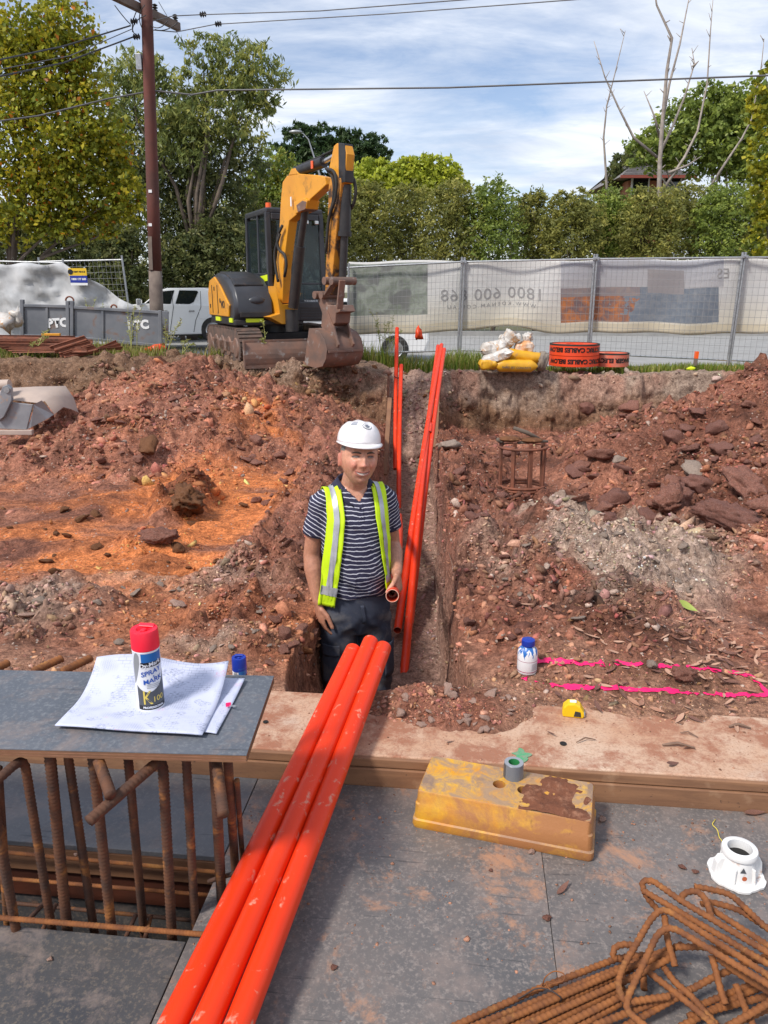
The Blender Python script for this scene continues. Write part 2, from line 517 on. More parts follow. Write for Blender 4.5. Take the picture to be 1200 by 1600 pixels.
MAT['ply_deck'] = ply('film_ply_deck', (0.100, 0.096, 0.097), (0.165, 0.143, 0.132), (0.40, 0.215, 0.13), 0.535, (0.245, 0.21, 0.19))
MAT['ply_clean'] = ply('film_ply_clean', (0.10, 0.104, 0.115), (0.14, 0.138, 0.142), (0.36, 0.19, 0.11), 0.67, (0.17, 0.165, 0.165))
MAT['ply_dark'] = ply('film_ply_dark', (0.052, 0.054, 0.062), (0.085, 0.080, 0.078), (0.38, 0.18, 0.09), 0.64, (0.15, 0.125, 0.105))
MAT['ply_top'] = ply('film_ply_worn', (0.085, 0.096, 0.115), (0.12, 0.13, 0.15), (0.40, 0.22, 0.13), 0.78, (0.17, 0.18, 0.195))
# concrete edge beam with clay stains
def concrete():
    m, t, b, o = new_mat('stained_concrete')
    v = objco(t)
    col = mixc(t, ramp2(t, noise(t, v, 2.6, 9, 0.7, 0.1), 0.34, 0.66), (0.47, 0.255, 0.15), (0.57, 0.41, 0.30))
    col = mixc(t, ramp2(t, noise(t, v, 1.2, 5, 0.6, 0.4), 0.54, 0.68), col, (0.40, 0.355, 0.32))
    col = mixc(t, ramp2(t, noise(t, v, 7, 10, 0.78, 0.15), 0.455, 0.58), col, (0.33, 0.14, 0.08))
    fine = noise(t, v, 130, 4, 0.7)
    col = mixc(t, ramp2(t, fine, 0.36, 0.5, (0.55,) * 3, (0, 0, 0)), col, (0.30, 0.16, 0.10))
    t.links.new(col, b.inputs['Base Color']); b.inputs['Roughness'].default_value = 0.8
    bump(t, b, fine, 0.4, 0.003)
    return m
MAT['concrete'] = concrete()
def edge_face():
    m, t, b, o = new_mat('stained_edge_face')
    v = objco(t)
    mp = N(t, 'ShaderNodeMapping'); mp.inputs['Scale'].default_value = (1.5, 1.5, 14); t.links.new(v, mp.inputs[0])
    col = mixc(t, ramp2(t, noise(t, mp.outputs[0], 2.5, 6, 0.6, 0.5), 0.35, 0.65), (0.30, 0.15, 0.075), (0.20, 0.098, 0.052))
    sp = noise(t, v, 60, 3, 0.6)
    col = mixc(t, ramp2(t, sp, 0.26, 0.33, (1, 1, 1), (0, 0, 0)), col, (0.05, 0.03, 0.025))
    col = mixc(t, ramp2(t, noise(t, v, 12, 4), 0.60, 0.72, (0, 0, 0), (0.6, 0.6, 0.6)), col, (0.40, 0.24, 0.14))
    t.links.new(col, b.inputs['Base Color']); b.inputs['Roughness'].default_value = 0.75
    bump(t, b, sp, 0.3, 0.002)
    return m
MAT['edge_face'] = edge_face()
def soil_mat(name, wet=0.0):
    """soil colours come with the mesh (clay, rubble and grey spoil as they lie); fine grain, crumbs and painted crevice darkness from noise"""
    m, t, b, o = new_mat(name)
    a = N(t, 'ShaderNodeVertexColor'); a.layer_name = 'Col'
    v = objco(t)
    n1 = noise(t, v, 16, 7, 0.7, 0.3)
    n2 = noise(t, v, 70, 5, 0.7)
    col = mixc(t, 1.0, a.outputs[0], ramp2(t, n1, 0.32, 0.68, (0.42, 0.37, 0.35), (1.50, 1.50, 1.48)), 'MULTIPLY')  # strong contrast paints dark crevices into the grain
    col = mixc(t, 1.0, col, ramp2(t, n2, 0.32, 0.68, (0.50, 0.46, 0.44), (1.42, 1.46, 1.48)), 'MULTIPLY')
    vo = N(t, 'ShaderNodeTexVoronoi'); vo.inputs['Scale'].default_value = 55; t.links.new(v, vo.inputs['Vector'])
    sep_ = N(t, 'ShaderNodeSeparateColor'); t.links.new(vo.outputs['Color'], sep_.inputs[0])
    gf = ramp2(t, sep_.outputs[0], 0.94, 0.96)
    gd = ramp2(t, vo.outputs['Distance'], 0.30, 0.36, (1, 1, 1), (0, 0, 0))
    g = mixc(t, 1.0, gf, gd, 'MULTIPLY')
    col = mixc(t, g, col, (0.46, 0.36, 0.30))
    t.links.new(col, b.inputs['Base Color'])
    b.inputs['Roughness'].default_value = 0.85
    b.inputs['Specular IOR Level'].default_value = 0.25
    hh = N(t, 'ShaderNodeMath', operation='MULTIPLY_ADD'); hh.inputs[1].default_value = 0.45
    t.links.new(n2, hh.inputs[0]); t.links.new(n1, hh.inputs[2])
    bump(t, b, hh.outputs[0], 1.0, 0.035)
    return m
MAT['soil'] = soil_mat('soil')
def clod_mat():
    m, t, b, o = new_mat('clod')
    a = N(t, 'ShaderNodeVertexColor'); a.layer_name = 'Col'
    v = objco(t)
    n2 = noise(t, v, 70, 4, 0.7)
    col = mixc(t, 1.0, a.outputs[0], ramp2(t, n2, 0.3, 0.7, (0.6, 0.57, 0.55), (1.35, 1.35, 1.35)), 'MULTIPLY')
    t.links.new(col, b.inputs['Base Color']); b.inputs['Roughness'].default_value = 0.85; b.inputs['Specular IOR Level'].default_value = 0.25
    bump(t, b, n2, 0.5, 0.008)
    return m
MAT['clod'] = clod_mat()
def rockm(name, c1, c2, c3):
    m, t, b, o = new_mat(name)
    v = objco(t)
    col = mixc(t, ramp2(t, noise(t, v, 9, 6, 0.65, 0.5), 0.36, 0.64), c1, c2)
    col = mixc(t, ramp2(t, noise(t, v, 30, 5, 0.7), 0.52, 0.66), col, c3)
    t.links.new(col, b.inputs['Base Color']); b.inputs['Roughness'].default_value = 0.85; b.inputs['Specular IOR Level'].default_value = 0.25
    bump(t, b, noise(t, v, 40, 7, 0.7), 0.7, 0.012)
    return m
MAT['rock_red'] = rockm('purple_red_rock', (0.26, 0.106, 0.074), (0.13, 0.050, 0.036), (0.42, 0.27, 0.205))
MAT['rock_dark'] = rockm('dark_clay_rock', (0.13, 0.055, 0.042), (0.20, 0.083, 0.060), (0.34, 0.21, 0.17))
MAT['rock_grey'] = rockm('grey_rock', (0.34, 0.255, 0.20), (0.22, 0.165, 0.135), (0.44, 0.355, 0.29))
MAT['rock_pale'] = rockm('pale_pink_rock', (0.46, 0.30, 0.235), (0.36, 0.215, 0.165), (0.55, 0.42, 0.35))
MAT['rock_brown'] = rockm('brown_clay_lump', (0.17, 0.072, 0.03), (0.11, 0.045, 0.022), (0.25, 0.12, 0.055))
MAT['asphalt'] = pm('asphalt', (0.27, 0.265, 0.258), (0.33, 0.325, 0.315), 2, 0.85, bmp=0.2)
def leaf_mat(name, tr=0.45):
    m, t, b, o = new_mat(name)
    a = N(t, 'ShaderNodeVertexColor'); a.layer_name = 'Col'
    t.links.new(a.outputs[0], b.inputs['Base Color']); b.inputs['Roughness'].default_value = 0.5; b.inputs['Specular IOR Level'].default_value = 0.35
    tl = N(t, 'ShaderNodeBsdfTranslucent'); t.links.new(a.outputs[0], tl.inputs[0])
    mxs = N(t, 'ShaderNodeMixShader'); mxs.inputs[0].default_value = tr
    t.links.new(b.outputs[0], mxs.inputs[1]); t.links.new(tl.outputs[0], mxs.inputs[2]); t.links.new(mxs.outputs[0], o.inputs[0])
    return m
MAT['leaf'] = leaf_mat('foliage')
MAT['bark'] = pm('bark', (0.16, 0.12, 0.09), (0.09, 0.07, 0.055), 4, 0.9, bmp=0.5, bsc=20)
MAT['bark_pale'] = pm('pale_bark', (0.42, 0.36, 0.31), (0.26, 0.215, 0.185), 5, 0.85, bmp=0.3, bsc=20)
MAT['pole'] = pm('stained_timber_pole', (0.135, 0.040, 0.028), (0.085, 0.034, 0.026), 3, 0.8, bmp=0.4, bsc=25)
MAT['pole_grey'] = pm('weathered_timber', (0.20, 0.155, 0.125), (0.12, 0.09, 0.075), 5, 0.85, bmp=0.4, bsc=25)
MAT['leaf_dry'] = pm('dry_leaf', (0.42, 0.22, 0.135), (0.30, 0.135, 0.085), 20, 0.7)
MAT['hole_shade'] = pm('painted_hole_shade', (0.012, 0.011, 0.010), rough=0.9)  # near-black that paints in the shade of the pit, bore and anchor holes
# ---------------------------------------------------------------- the dug ground
def xc(Y): return 0.0 + 0.045 * (Y - 2.6)
def hw(Y): return 0.265 + 0.006 * (Y - 2.6)
def zdig(Y): return np.maximum(0.1 - 0.07 * (np.maximum(Y, 2.5) - 2.5) - 0.12 * sstep(8.5, 11.0, Y), -0.74)
def Yb(x):
    x = np.asarray(x, float)
    base = 11.5 + 0.9 * sstep(0.5, 1.3, x) - 0.3 * sstep(-3.2, -4.2, x)
    return base + 0.22 * fbm(x * 0.9, x * 0 + 3.3, 3, 5) + 0.10 * fbm(x * 4, x * 0 + 1.3, 3, 6)
def u_edge(x, Y):           # distance behind the front face of the concrete edge beam
    return (Y - (2.1146 - 0.1091 * x)) * 0.994
def gz(px, py, dz=0.0):     # a sight line met with the general slope of the dig
    d = ray(px, py); s = d.z / d.y
    Y = (0.275 + dz - 1.5) / (s + 0.07)
    return at_y(px, py, Y)
def ell(x, Y, px, py, rx, ry, soft=0.5, warp=0.25, s=3):
    c = gz(px, py); wx = rx * c.y / 1170
    wy = abs(gz(px, py - ry).y - gz(px, py + ry).y) / 2
    d = np.hypot((x - c.x) / wx, (Y - c.y) / wy) + warp * fbm(x * 2.2, Y * 2.2, 4, s)
    return 1 - sstep(1 - soft, 1 + soft, d)
def masks(x, Y):
    m = {}
    m['left'] = 1 - sstep(-0.5, -0.1, x - xc(Y) + 0.1 * fbm(x * 3, Y * 3, 3, 21))
    m['heapL'] = 1 - sstep(0.75, 1.1, np.hypot((x + 2.55) / 2.6, (Y - 9.9) / 3.3) + 0.16 * fbm(x * 1.4, Y * 1.4, 4, 8))
    m['heapR'] = 1 - sstep(0.75, 1.1, np.hypot((x - 5.2) / 3.5, (Y - 7.9) / 3.2) + 0.2 * fbm(x * 1.2, Y * 1.2, 4, 9))
    m['orange'] = np.clip(ell(x, Y, 170, 790, 220, 60) + ell(x, Y, 370, 770, 90, 75) + 0.9 * ell(x, Y, 200, 890, 120, 40) + 0.55 * ell(x, Y, 330, 720, 130, 24) + 0.5 * ell(x, Y, 60, 860, 90, 60), 0, 1)
    m['grey'] = np.clip(ell(x, Y, 925, 890, 165, 68) + 0.9 * ell(x, Y, 1000, 860, 120, 50) + ell(x, Y, 345, 1002, 85, 26) + 0.75 * ell(x, Y, 80, 945, 110, 42, 0.6, 0.5) + 0.6 * ell(x, Y, 300, 915, 110, 18, .6, .6), 0, 1)
    m['ridgeL'] = ell(x, Y, 448, 850, 50, 190, 0.5, 0.3)
    m['bandR'] = ell(x, Y, 765, 800, 95, 180, 0.5, 0.35)
    m['front'] = ell(x, Y, 700, 1105, 110, 34, 0.5, 0.4)
    m['boul'] = ell(x, Y, 1090, 790, 130, 60, 0.5, 0.3)
    m['moist'] = ell(x, Y, 830, 775, 90, 30, 0.5, 0.3)
    m['lump'] = ell(x, Y, 292, 790, 42, 24, 0.4, 0.25)
    m['lump2'] = ell(x, Y, 250, 850, 60, 22, 0.5, 0.4)
    m['lump3'] = ell(x, Y, 120, 800, 60, 30, 0.5, 0.4)
    return m
def smax(a, b, k=0.08):
    h = np.clip(0.5 + 0.5 * (a - b) / k, 0, 1)
    return b * (1 - h) + a * h + k * h * (1 - h)
def Hfun(x, Y, fine=True):
    x = np.asarray(x, float); Y = np.asarray(Y, float)
    m = masks(x, Y)
    z = zdig(Y) + 0.035 * fbm(x * 1.1, Y * 1.1, 4, 31)
    # spoil heaps
    dL = np.hypot((x + 2.6) / 0.80, np.where(Y < 10.0, (Y - 10.0) / 1.12, (Y - 10.0) * 0.9))
    hl = 0.58 - 0.315 * np.maximum(dL - 0.30, 0) + 0.07 * fbm(x * 1.0, Y * 1.0, 4, 12)
    z = smax(hl, z, 0.12)
    dR = np.hypot((x - 5.2), np.where(Y < 7.8, (Y - 7.8) / 1.1, (Y - 7.8) * 1.25))
    hr = 1.05 - 0.39 * np.maximum(dR - 0.4, 0) + 0.22 * fbm(x * 0.9, Y * 0.9, 4, 13)
    z = smax(hr, z, 0.12)
    z = z + 0.16 * m['grey'] * (x > 0.7) * ell(x, Y, 920, 885, 150, 60, 0.9, 0.1) + 0.05 * m['grey'] * (x < 0)
    z = z + 0.10 * m['ridgeL'] * sstep(3.2, 4.2, Y) + 0.08 * m['bandR'] + 0.16 * m['lump'] + 0.06 * m['lump2'] + 0.05 * m['lump3'] + 0.12 * m['boul'] - 0.05 * m['moist']
    # excavator ruts in the soft clay
    z = z - 0.03 * m['orange'] * (0.5 + 0.5 * np.sin((Y + 0.25 * x) * 7 + 2 * fbm(x, Y, 3, 44)))
    rub = np.clip(0.30 + 0.8 * m['heapL'] + 0.9 * m['heapR'] + 0.9 * m['ridgeL'] + 0.8 * m['bandR'] + 0.7 * m['grey'] + 0.9 * m['boul'] + 0.8 * m['lump'] + 0.6 * m['lump2'] + 0.5 * m['front'] - 0.28 * m['orange'], 0.04, 1)
    rub = rub * sstep(2.5, 3.3, Y + 0.4 * m['front'] + 0.25 * fbm(x * 2, Y * 2, 3, 3)) + 0.12
    # nature strip above the cut
    edge = 0.20 + 0.23 * (1 - sstep(-0.8, 0.6, x)) + 0.06 * (1 - sstep(-4.2, -2.6, x))
    zs = edge + (0.06 * fbm(x * 0.8, Y * 0.8, 4, 41)) * (1 - sstep(13.5, 14.5, Y))
    far = 0.10 + 0.42 * (1 - sstep(-4.6, -3.2, x))
    zs = zs * (1 - sstep(12.6, 14.4, Y)) + far * sstep(12.6, 14.4, Y)
    zs = zs * (1 - sstep(15.0, 16.4, Y)) - 0.16 * sstep(15.0, 16.4, Y)
    yb = Yb(x)
    b = np.clip((Y - (yb - 0.19)) / 0.38, 0, 1)
    z = z * (1 - b) + smax(zs, z * (z > zs) + zs * (z <= zs), 0.05) * b
    if fine:
        am = rub * (1 - 0.8 * sstep(12.9, 13.6, Y))
        wx_ = x + 0.05 * fbm(x * 5, Y * 5, 3, 68); wy_ = Y + 0.05 * fbm(x * 5, Y * 5, 3, 69)
        z = z + am * (0.75 * clod(wx_, wy_, 0.36, 61, 0.5) + 0.8 * clod(wx_ + 3, wy_, 0.19, 62, 0.6) + 0.85 * clod(wx_, wy_ + 5, 0.10, 63, 0.65) + 0.8 * clod(wx_, wy_, 0.055, 64, 0.7)) + (0.25 + am) * 0.045 * fbm(x * 8, Y * 8, 5, 65, .6)
        z = z + m['orange'] * (0.030 * np.abs(fbm(x * 2.4, Y * 6.5, 4, 70)) + 0.035 * np.maximum(0, fbm(x * 1.6, Y * 2.6, 4, 72)))
    # soil feathering out over the concrete edge beam
    u = u_edge(x, Y)
    n = fbm(x * 3.1, Y * 3.1, 5, 71)
    lim = 0.34 - 0.10 * m['front'] * 2.2 - 0.05 * sstep(0.2, -0.4, x) + 0.10 * sstep(0.9, 1.4, x)
    zc = 0.095 + np.clip((u - lim) * 0.06 + 0.026 * n, -0.03, 0.03) + 0.05 * m['front'] * (0.5 + n)
    w = sstep(0.45, 0.75, u)
    zc = zc + 0.7 * (0.25 + m['front']) * (0.5 * clod(x, Y, 0.09, 66, 0.5 * 1) + 0.6 * clod(x, Y, 0.045, 67, 0.6)) * sstep(-0.02, 0.05, u - lim + 0.1 * n)
    z = zc * (1 - w) + z * w
    # the trench
    hwn = hw(Y) + 0.045 * fbm(Y * 1.6, np.sign(x - xc(Y)) * 3.0, 4, 81)
    s = np.abs(x - xc(Y)) - 0.055 * (x < xc(Y)) * np.exp(-((Y - 3.1) / 0.7) ** 2)
    a = 1 - sstep(0, 1, (s - hwn) / 0.055 + 0.0)
    e0 = 2.50 + 0.03 * fbm(x * 6, x * 0, 3, 83)
    a = a * sstep(0, 1, (Y - e0) / 0.05)
    end = 1 - sstep(10.9, 12.75, Y + 0.12 * fbm(x * 2, Y, 3, 84))
    zt = -0.93 - 0.024 * (Y - 4.6) + (0.02 * fbm(x * 6, Y * 6, 3, 85) + 0.5 * clod(x, Y, 0.07, 86, 0.4) + 0.4 * clod(x, Y, 0.15, 87, 0.2) if fine else 0)
    zt = zt * end + (z - 0.03) * (1 - end)
    return z * (1 - a) + zt * a, a, b
PAL = {'base': (0.29, 0.125, 0.078), 'dark': (0.140, 0.054, 0.034), 'orange': (0.58, 0.190, 0.062), 'purple': (0.335, 0.146, 0.098), 'grey': (0.35, 0.255, 0.20),
       'tan': (0.38, 0.215, 0.14), 'bank': (0.27, 0.20, 0.155), 'bankd': (0.17, 0.095, 0.055), 'turf': (0.13, 0.12, 0.05), 'trench': (0.34, 0.225, 0.18)}
PAL = {k: np.array(v) * 1.22 for k, v in PAL.items()}
def lerp(c, k, w): return c * (1 - w[..., None]) + PAL[k] * w[..., None]
def soil_col(x, Y, z, a, b):
    m = masks(x, Y)
    c = np.broadcast_to(PAL['base'], np.shape(x) + (3,)).copy()
    c = lerp(c, 'dark', 0.75 * sstep(0.0, 0.5, fbm(x * 1.3, Y * 1.3, 5, 101)))
    c = lerp(c, 'orange', np.clip(m['orange'] * sstep(-0.35, 0.15, fbm(x * 1.7, Y * 2.4, 5, 102)) + 0.35 * m['left'] * sstep(0.1, 0.5, fbm(x * 1.1, Y * 1.8, 5, 108)) * (1 - sstep(7.5, 9, Y)), 0, 0.95))
    c = lerp(c, 'purple', np.clip(0.75 * m['heapL'] + 0.55 * m['heapR'] + 0.7 * m['ridgeL'] + 0.3 * m['bandR'] + 0.5 * m['front'], 0, 1) * sstep(-0.4, 0.3, fbm(x * 1.9, Y * 1.9, 4, 103)))
    c = lerp(c, 'base', 0.6 * m['heapL'] * sstep(0.0, 0.35, fbm(x * 1.0, Y * 1.0, 4, 104)))
    c = lerp(c, 'dark', np.clip(0.38 * m['orange'] * sstep(0.15, 0.35, fbm(x * 1.6, Y * 2.6, 4, 72)) + 0.75 * m['lump'] + 0.55 * m['lump3'] + 0.6 * m['moist'] + 0.45 * m['bandR'] + 0.3 * m['ridgeL'] + 0.35 * m['boul'] + 0.3 * m['heapR'], 0, 0.8))
    c = lerp(c, 'grey', np.clip(m['grey'] * 1.05, 0, 1) * sstep(-0.6, 0.1, fbm(x * 2.5, Y * 2.5, 4, 105)))
    c = c * (1 - 0.42 * sstep(0.08, 0.38, fbm(x * 3.4, Y * 3.4, 5, 120)) * (1 - 0.5 * m['orange']) + 0.16 * sstep(0.05, 0.35, fbm(x * 2.6 + 7, Y * 2.6, 5, 121)))[..., None]  # painted mottling: crevice shade between clods, along with moist patches
    u = u_edge(x, Y)
    c = lerp(c, 'tan', 0.65 * (1 - sstep(0.35, 0.9, u + 0.3 * fbm(x * 4, Y * 4, 4, 106))) * (1 - m['front']))
    # cut face of the bank: pale crust above, darker earth below
    bb = b * (1 - b) * 4
    c = lerp(c, 'bankd', np.clip(sstep(0.02, 0.12, b), 0, 1) * (1 - sstep(0.9, 1.0, m['heapR'])))
    c = lerp(c, 'bank', sstep(0.3, 0.75, b + 0.3 * fbm(x * 2, z * 5, 4, 107)) * np.where(x > 0.8, 1.0, 0.15 + 0.3 * sstep(-3.4, -1.5, x)))
    c = lerp(c, 'purple', 0.55 * b * (x > -3.0) * sstep(0.0, 0.4, fbm(x * 1.6, Y * 1.6, 4, 109)) * (1 - sstep(12.8, 13.4, Y)))
    c = lerp(c, 'turf', 0.8 * sstep(13.0, 13.9, Y + 0.3 * fbm(x * 2, Y * 2, 3, 110)))
    # trench sides and floor
    c = lerp(c, 'trench', np.clip(a * 1.0, 0, 0.85))
    c = lerp(c, 'purple', 0.6 * a * (1 - a) * 4 * sstep(-0.2, 0.4, fbm(Y * 3, z * 6, 4, 111)))
    return c
# grid lines: dense near the camera, clustered on the cut faces
def spaced(a, b, f):
    o = [a]
    while o[-1] < b: o.append(o[-1] + f(o[-1]))
    return o
rows = spaced(2.02, 2.47, lambda y: 0.011) + list(np.linspace(2.48, 2.58, 10)) + spaced(2.59, 11.12, lambda y: max(0.0105, 0.0042 * y - 0.001))
rows = [r for r in rows if r < 11.12]
rows += list(np.linspace(11.13, 11.24, 4)) + list(np.linspace(11.26, 11.74, 26)) + spaced(11.76, 14.5, lambda y: 0.05) + spaced(14.6, 17.6, lambda y: 0.16)
rows = np.array(sorted(set(rows)))
half = list(np.linspace(0.0, 0.17, 12)) + list(np.linspace(0.185, 0.40, 44)) + spaced(0.413, 1.7, lambda s: 0.0135)[:-1]
half += spaced(half[-1] + 0.014, 9.5, lambda s: 0.0135 + 0.0085 * (s - 1.7))
half = np.array(half)
cols = np.concatenate([-half[:0:-1], half])
S, Rw = np.meshgrid(cols, rows)
X0 = xc(np.minimum(Rw, 12)) + S
wbk = sstep(8.0, 11.2, Rw) * (1 - sstep(11.8, 14.5, Rw))
Y0 = Rw + (Yb(X0) - 11.5) * wbk
Y0 = np.maximum(Y0, 2.1146 - 0.1091 * X0 + 0.05 + 0.001 * (Rw - 2.02))
Z0, A0, B0 = Hfun(X0, Y0)
C0 = soil_col(X0, Y0, Z0, A0, B0)
# break the cut faces up sideways
wall = np.clip(4 * A0 * (1 - A0), 0, 1)
X1 = X0 + wall * np.sign(S) * (0.05 * fbm(Y0 * 4, Z0 * 6, 4, 91) + 0.035 * clod(Y0, Z0, 0.14, 92, 0.6) * 6)
bk = np.clip(4 * B0 * (1 - B0), 0, 1)
Y1 = Y0 - bk * (0.16 * fbm(X0 * 3, Z0 * 5, 5, 93) + 0.9 * clod(X0, Z0, 0.16, 94, 0.55) + 0.8 * clod(X0, Z0, 0.08, 95, 0.6))
nr, nc = Z0.shape
ii = np.arange(nr * nc).reshape(nr, nc)
F = np.stack([ii[:-1, :-1], ii[:-1, 1:], ii[1:, 1:], ii[1:, :-1]], -1).reshape(-1, 4)
me = np_mesh('ground', np.stack([X1, Y1, Z0], -1).reshape(-1, 3), F, 4)
set_col(me, 'Col', C0.reshape(-1, 3))
me.polygons.foreach_set('use_smooth', [True] * len(me.polygons))
me.materials.append(MAT['soil'])
ground = bpy.data.objects.new('ground', me); COL.objects.link(ground)
tag(ground, 'dug red clay ground with a narrow trench and spoil heaps', None, None, 'structure')
def flat(name, x0, x1, y0, y1, z, mat, lab):
    mb = MB(); mb.add([(x0, y0, z), (x1, y0, z), (x1, y1, z), (x0, y1, z)], [(0, 1, 2, 3)])
    o = mb.build(name, mat); tag(o, lab, None, None, 'structure'); return o
MAT['dirt_plain'] = pm('plain_earth', (0.20, 0.10, 0.06), (0.12, 0.06, 0.04), 2, 0.9, bmp=0.4, bsc=20)
MAT['verge'] = pm('dry_verge', (0.12, 0.10, 0.05), (0.09, 0.10, 0.035), 1.5, 0.9, bmp=0.4, bsc=20)
flat('subgrade', -12, 12, -12, 17, -1.35, MAT['dirt_plain'], 'bare earth under the formwork deck')
flat('road', -150, 150, 16.3, 29.5, -0.10, MAT['asphalt'], 'grey asphalt road beyond the fence')
flat('far_ground', -600, 600, 17.4, 1200, -0.14, MAT['verge'], 'verge and land beyond the road')
flat('side_ground', -300, -9.0, -40, 17.4, -0.17, MAT['dirt_plain'], 'bare earth left of the dig')
flat('side_ground', 9.0, 300, -40, 17.4, -0.17, MAT['dirt_plain'], 'bare earth right of the dig')
MAT['kerb'] = pm('kerb_concrete', (0.34, 0.33, 0.31), (0.26, 0.25, 0.24), 3, 0.85)
mb = MB(); mb.box((0, 29.6, -0.03), (300, 0.2, 0.2)); tag(mb.build('kerb', MAT['kerb']), 'concrete kerb on the far side of the road', None, None, 'structure')

# ---------------------------------------------------------------- crumbs, gravel and clods: too many to count
def ico(sub=1):
    bm = bmesh.new(); bmesh.ops.create_icosphere(bm, subdivisions=sub, radius=1)
    v = np.array([p.co[:] for p in bm.verts]); f = np.array([[q.index for q in p.verts] for p in bm.faces]); bm.free(); return v, f
r_ = np.unique(np.concatenate([np.arange(0, nr, 3), [nr - 1]])); c_ = np.unique(np.concatenate([np.arange(0, nc, 2), [nc - 1]]))
Pc = np.stack([X1, Y1, Z0], -1)[np.ix_(r_, c_)]
ic = np.arange(len(r_) * len(c_)).reshape(len(r_), len(c_))
Fc = np.stack([ic[:-1, :-1], ic[:-1, 1:], ic[1:, 1:], ic[1:, :-1]], -1).reshape(-1, 4)
BVH = BVHTree.FromPolygons(Pc.reshape(-1, 3).tolist(), Fc.tolist())
def march(px, py):
    """where sight lines through these picture points first meet the ground"""
    X = np.zeros(len(px)); Yh = np.full(len(px), 3.0); ok = np.zeros(len(px), bool)
    o = Vector((0, 0, CAM_H))
    for k in range(len(px)):
        h = BVH.ray_cast(o, ray(px[k], py[k]).normalized())
        if h[0] is not None: X[k], Yh[k] = h[0].x, h[0].y; ok[k] = True
    return X, Yh, ok & (Yh < 13.4)
def Zs(x, Y):
    h = BVH.ray_cast(Vector((x, Y, 5)), Vector((0, 0, -1)))
    return h[0].z if h[0] is not None else 0.0
Z = Zs
n = 62000
px = rng.uniform(-60, 1260, n); py = rng.uniform(572, 1130, n)
cx, cy, hit = march(px, py)
wx = rng.uniform(-8, 8, 9000); wy = rng.uniform(3.0, 12.5, 9000)
cx = np.concatenate([cx[hit], wx]); cy = np.concatenate([cy[hit], wy])
m = masks(cx, cy)
cz, ca, cbk = Hfun(cx, cy)
dens = np.clip(0.30 + 0.9 * m['heapL'] + 0.9 * m['heapR'] + 0.9 * m['ridgeL'] + 0.9 * m['bandR'] + 0.9 * m['grey'] + 0.9 * m['boul'] + m['front'] + m['lump'] + m['lump2'] - 0.2 * (cbk > 0.04) * (cbk < 0.97) - 0.22 * m['orange'], 0.1, 1)
keep = rng.uniform(0, 1, len(cx)) < dens * np.where(u_edge(cx, cy) < 0.75, 0.45 + 0.55 * m['front'], 1.0) * np.where(ca * (1 - ca) > 0.03, 0.45, 1)
pat = fbm(cx * 2.0, cy * 2.0, 4, 131)
keep &= rng.uniform(0, 1, len(cx)) < 0.30 + 0.9 * sstep(-0.25, 0.2, pat)
keep &= (u_edge(cx, cy) > 0.18)
cx, cy, cz, ca, cbk = cx[keep], cy[keep], cz[keep], ca[keep], cbk[keep]
n = len(cx)
size = (0.8 + 1.25 * rng.gamma(1.1, 1.15, n)) * cy / 1202 * np.where(cy < 3.6, 1.25, 1.0)
size *= 0.75 + 0.75 * sstep(-0.2, 0.35, fbm(cx * 1.3 + 3, cy * 1.3, 3, 132))
size = np.minimum(size, 0.085)
bc = soil_col(cx, cy, cz, ca, cbk)
tint = rng.lognormal(0.10, 0.34, n)[:, None] * (1 + 0.08 * rng.standard_normal((n, 3)))
bc = np.clip(bc * tint * 0.93, 0.015, 0.62)
pale = rng.uniform(0, 1, n) < 0.05
bc[pale] = np.array([0.42, 0.31, 0.25]) * rng.uniform(0.7, 1.3, (pale.sum(), 1))
v0, f0 = ico(1)
def cleave(v, r, k, lo, hi):
    for q in range(k):
        nn = r.standard_normal(3); nn /= np.linalg.norm(nn); lim = r.uniform(lo, hi); pr = v @ nn
        v = np.where((pr > lim)[:, None], v - (pr - lim)[:, None] * nn, v)
    return v
nt_ = len(v0)
rot = rng.standard_normal((n, 4)); rot /= np.linalg.norm(rot, axis=1)[:, None]
w_, x_, y_, z_ = rot.T
Rm = np.stack([np.stack([1 - 2 * (y_**2 + z_**2), 2 * (x_*y_ - z_*w_), 2 * (x_*z_ + y_*w_)], -1), np.stack([2 * (x_*y_ + z_*w_), 1 - 2 * (x_**2 + z_**2), 2 * (y_*z_ - x_*w_)], -1), np.stack([2 * (x_*z_ - y_*w_), 2 * (y_*z_ + x_*w_), 1 - 2 * (x_**2 + y_**2)], -1)], 1)
sh = np.array([cleave(v0 * (1.1 + 0.12 * rng.standard_normal((nt_, 1))), rng, 9, 0.35, 0.8) for k in range(32)])
pick = rng.integers(0, 32, n)
asp = np.stack([rng.uniform(0.9, 1.9, n), rng.uniform(0.6, 1.2, n), rng.uniform(0.4, 0.9, n)], -1)
vv = np.einsum('nij,nkj->nki', Rm, sh[pick] * asp[:, None, :]) * size[:, None, None]
vv[:, :, 2] *= 0.8
vv += np.stack([cx, cy, cz - size * 0.02], -1)[:, None, :]
ff = (f0[None] + (np.arange(n) * nt_)[:, None, None]).reshape(-1, 3)
me = np_mesh('soil_crumbs', vv.reshape(-1, 3), ff, 3)
set_col(me, 'Col', np.repeat(bc, nt_, 0))
me.materials.append(MAT['clod'])
crumbs = bpy.data.objects.new('soil_crumbs', me); COL.objects.link(crumbs)
tag(crumbs, 'crumbs of red clay, gravel and broken rock strewn over the dig', 'soil crumbs', None, 'stuff')

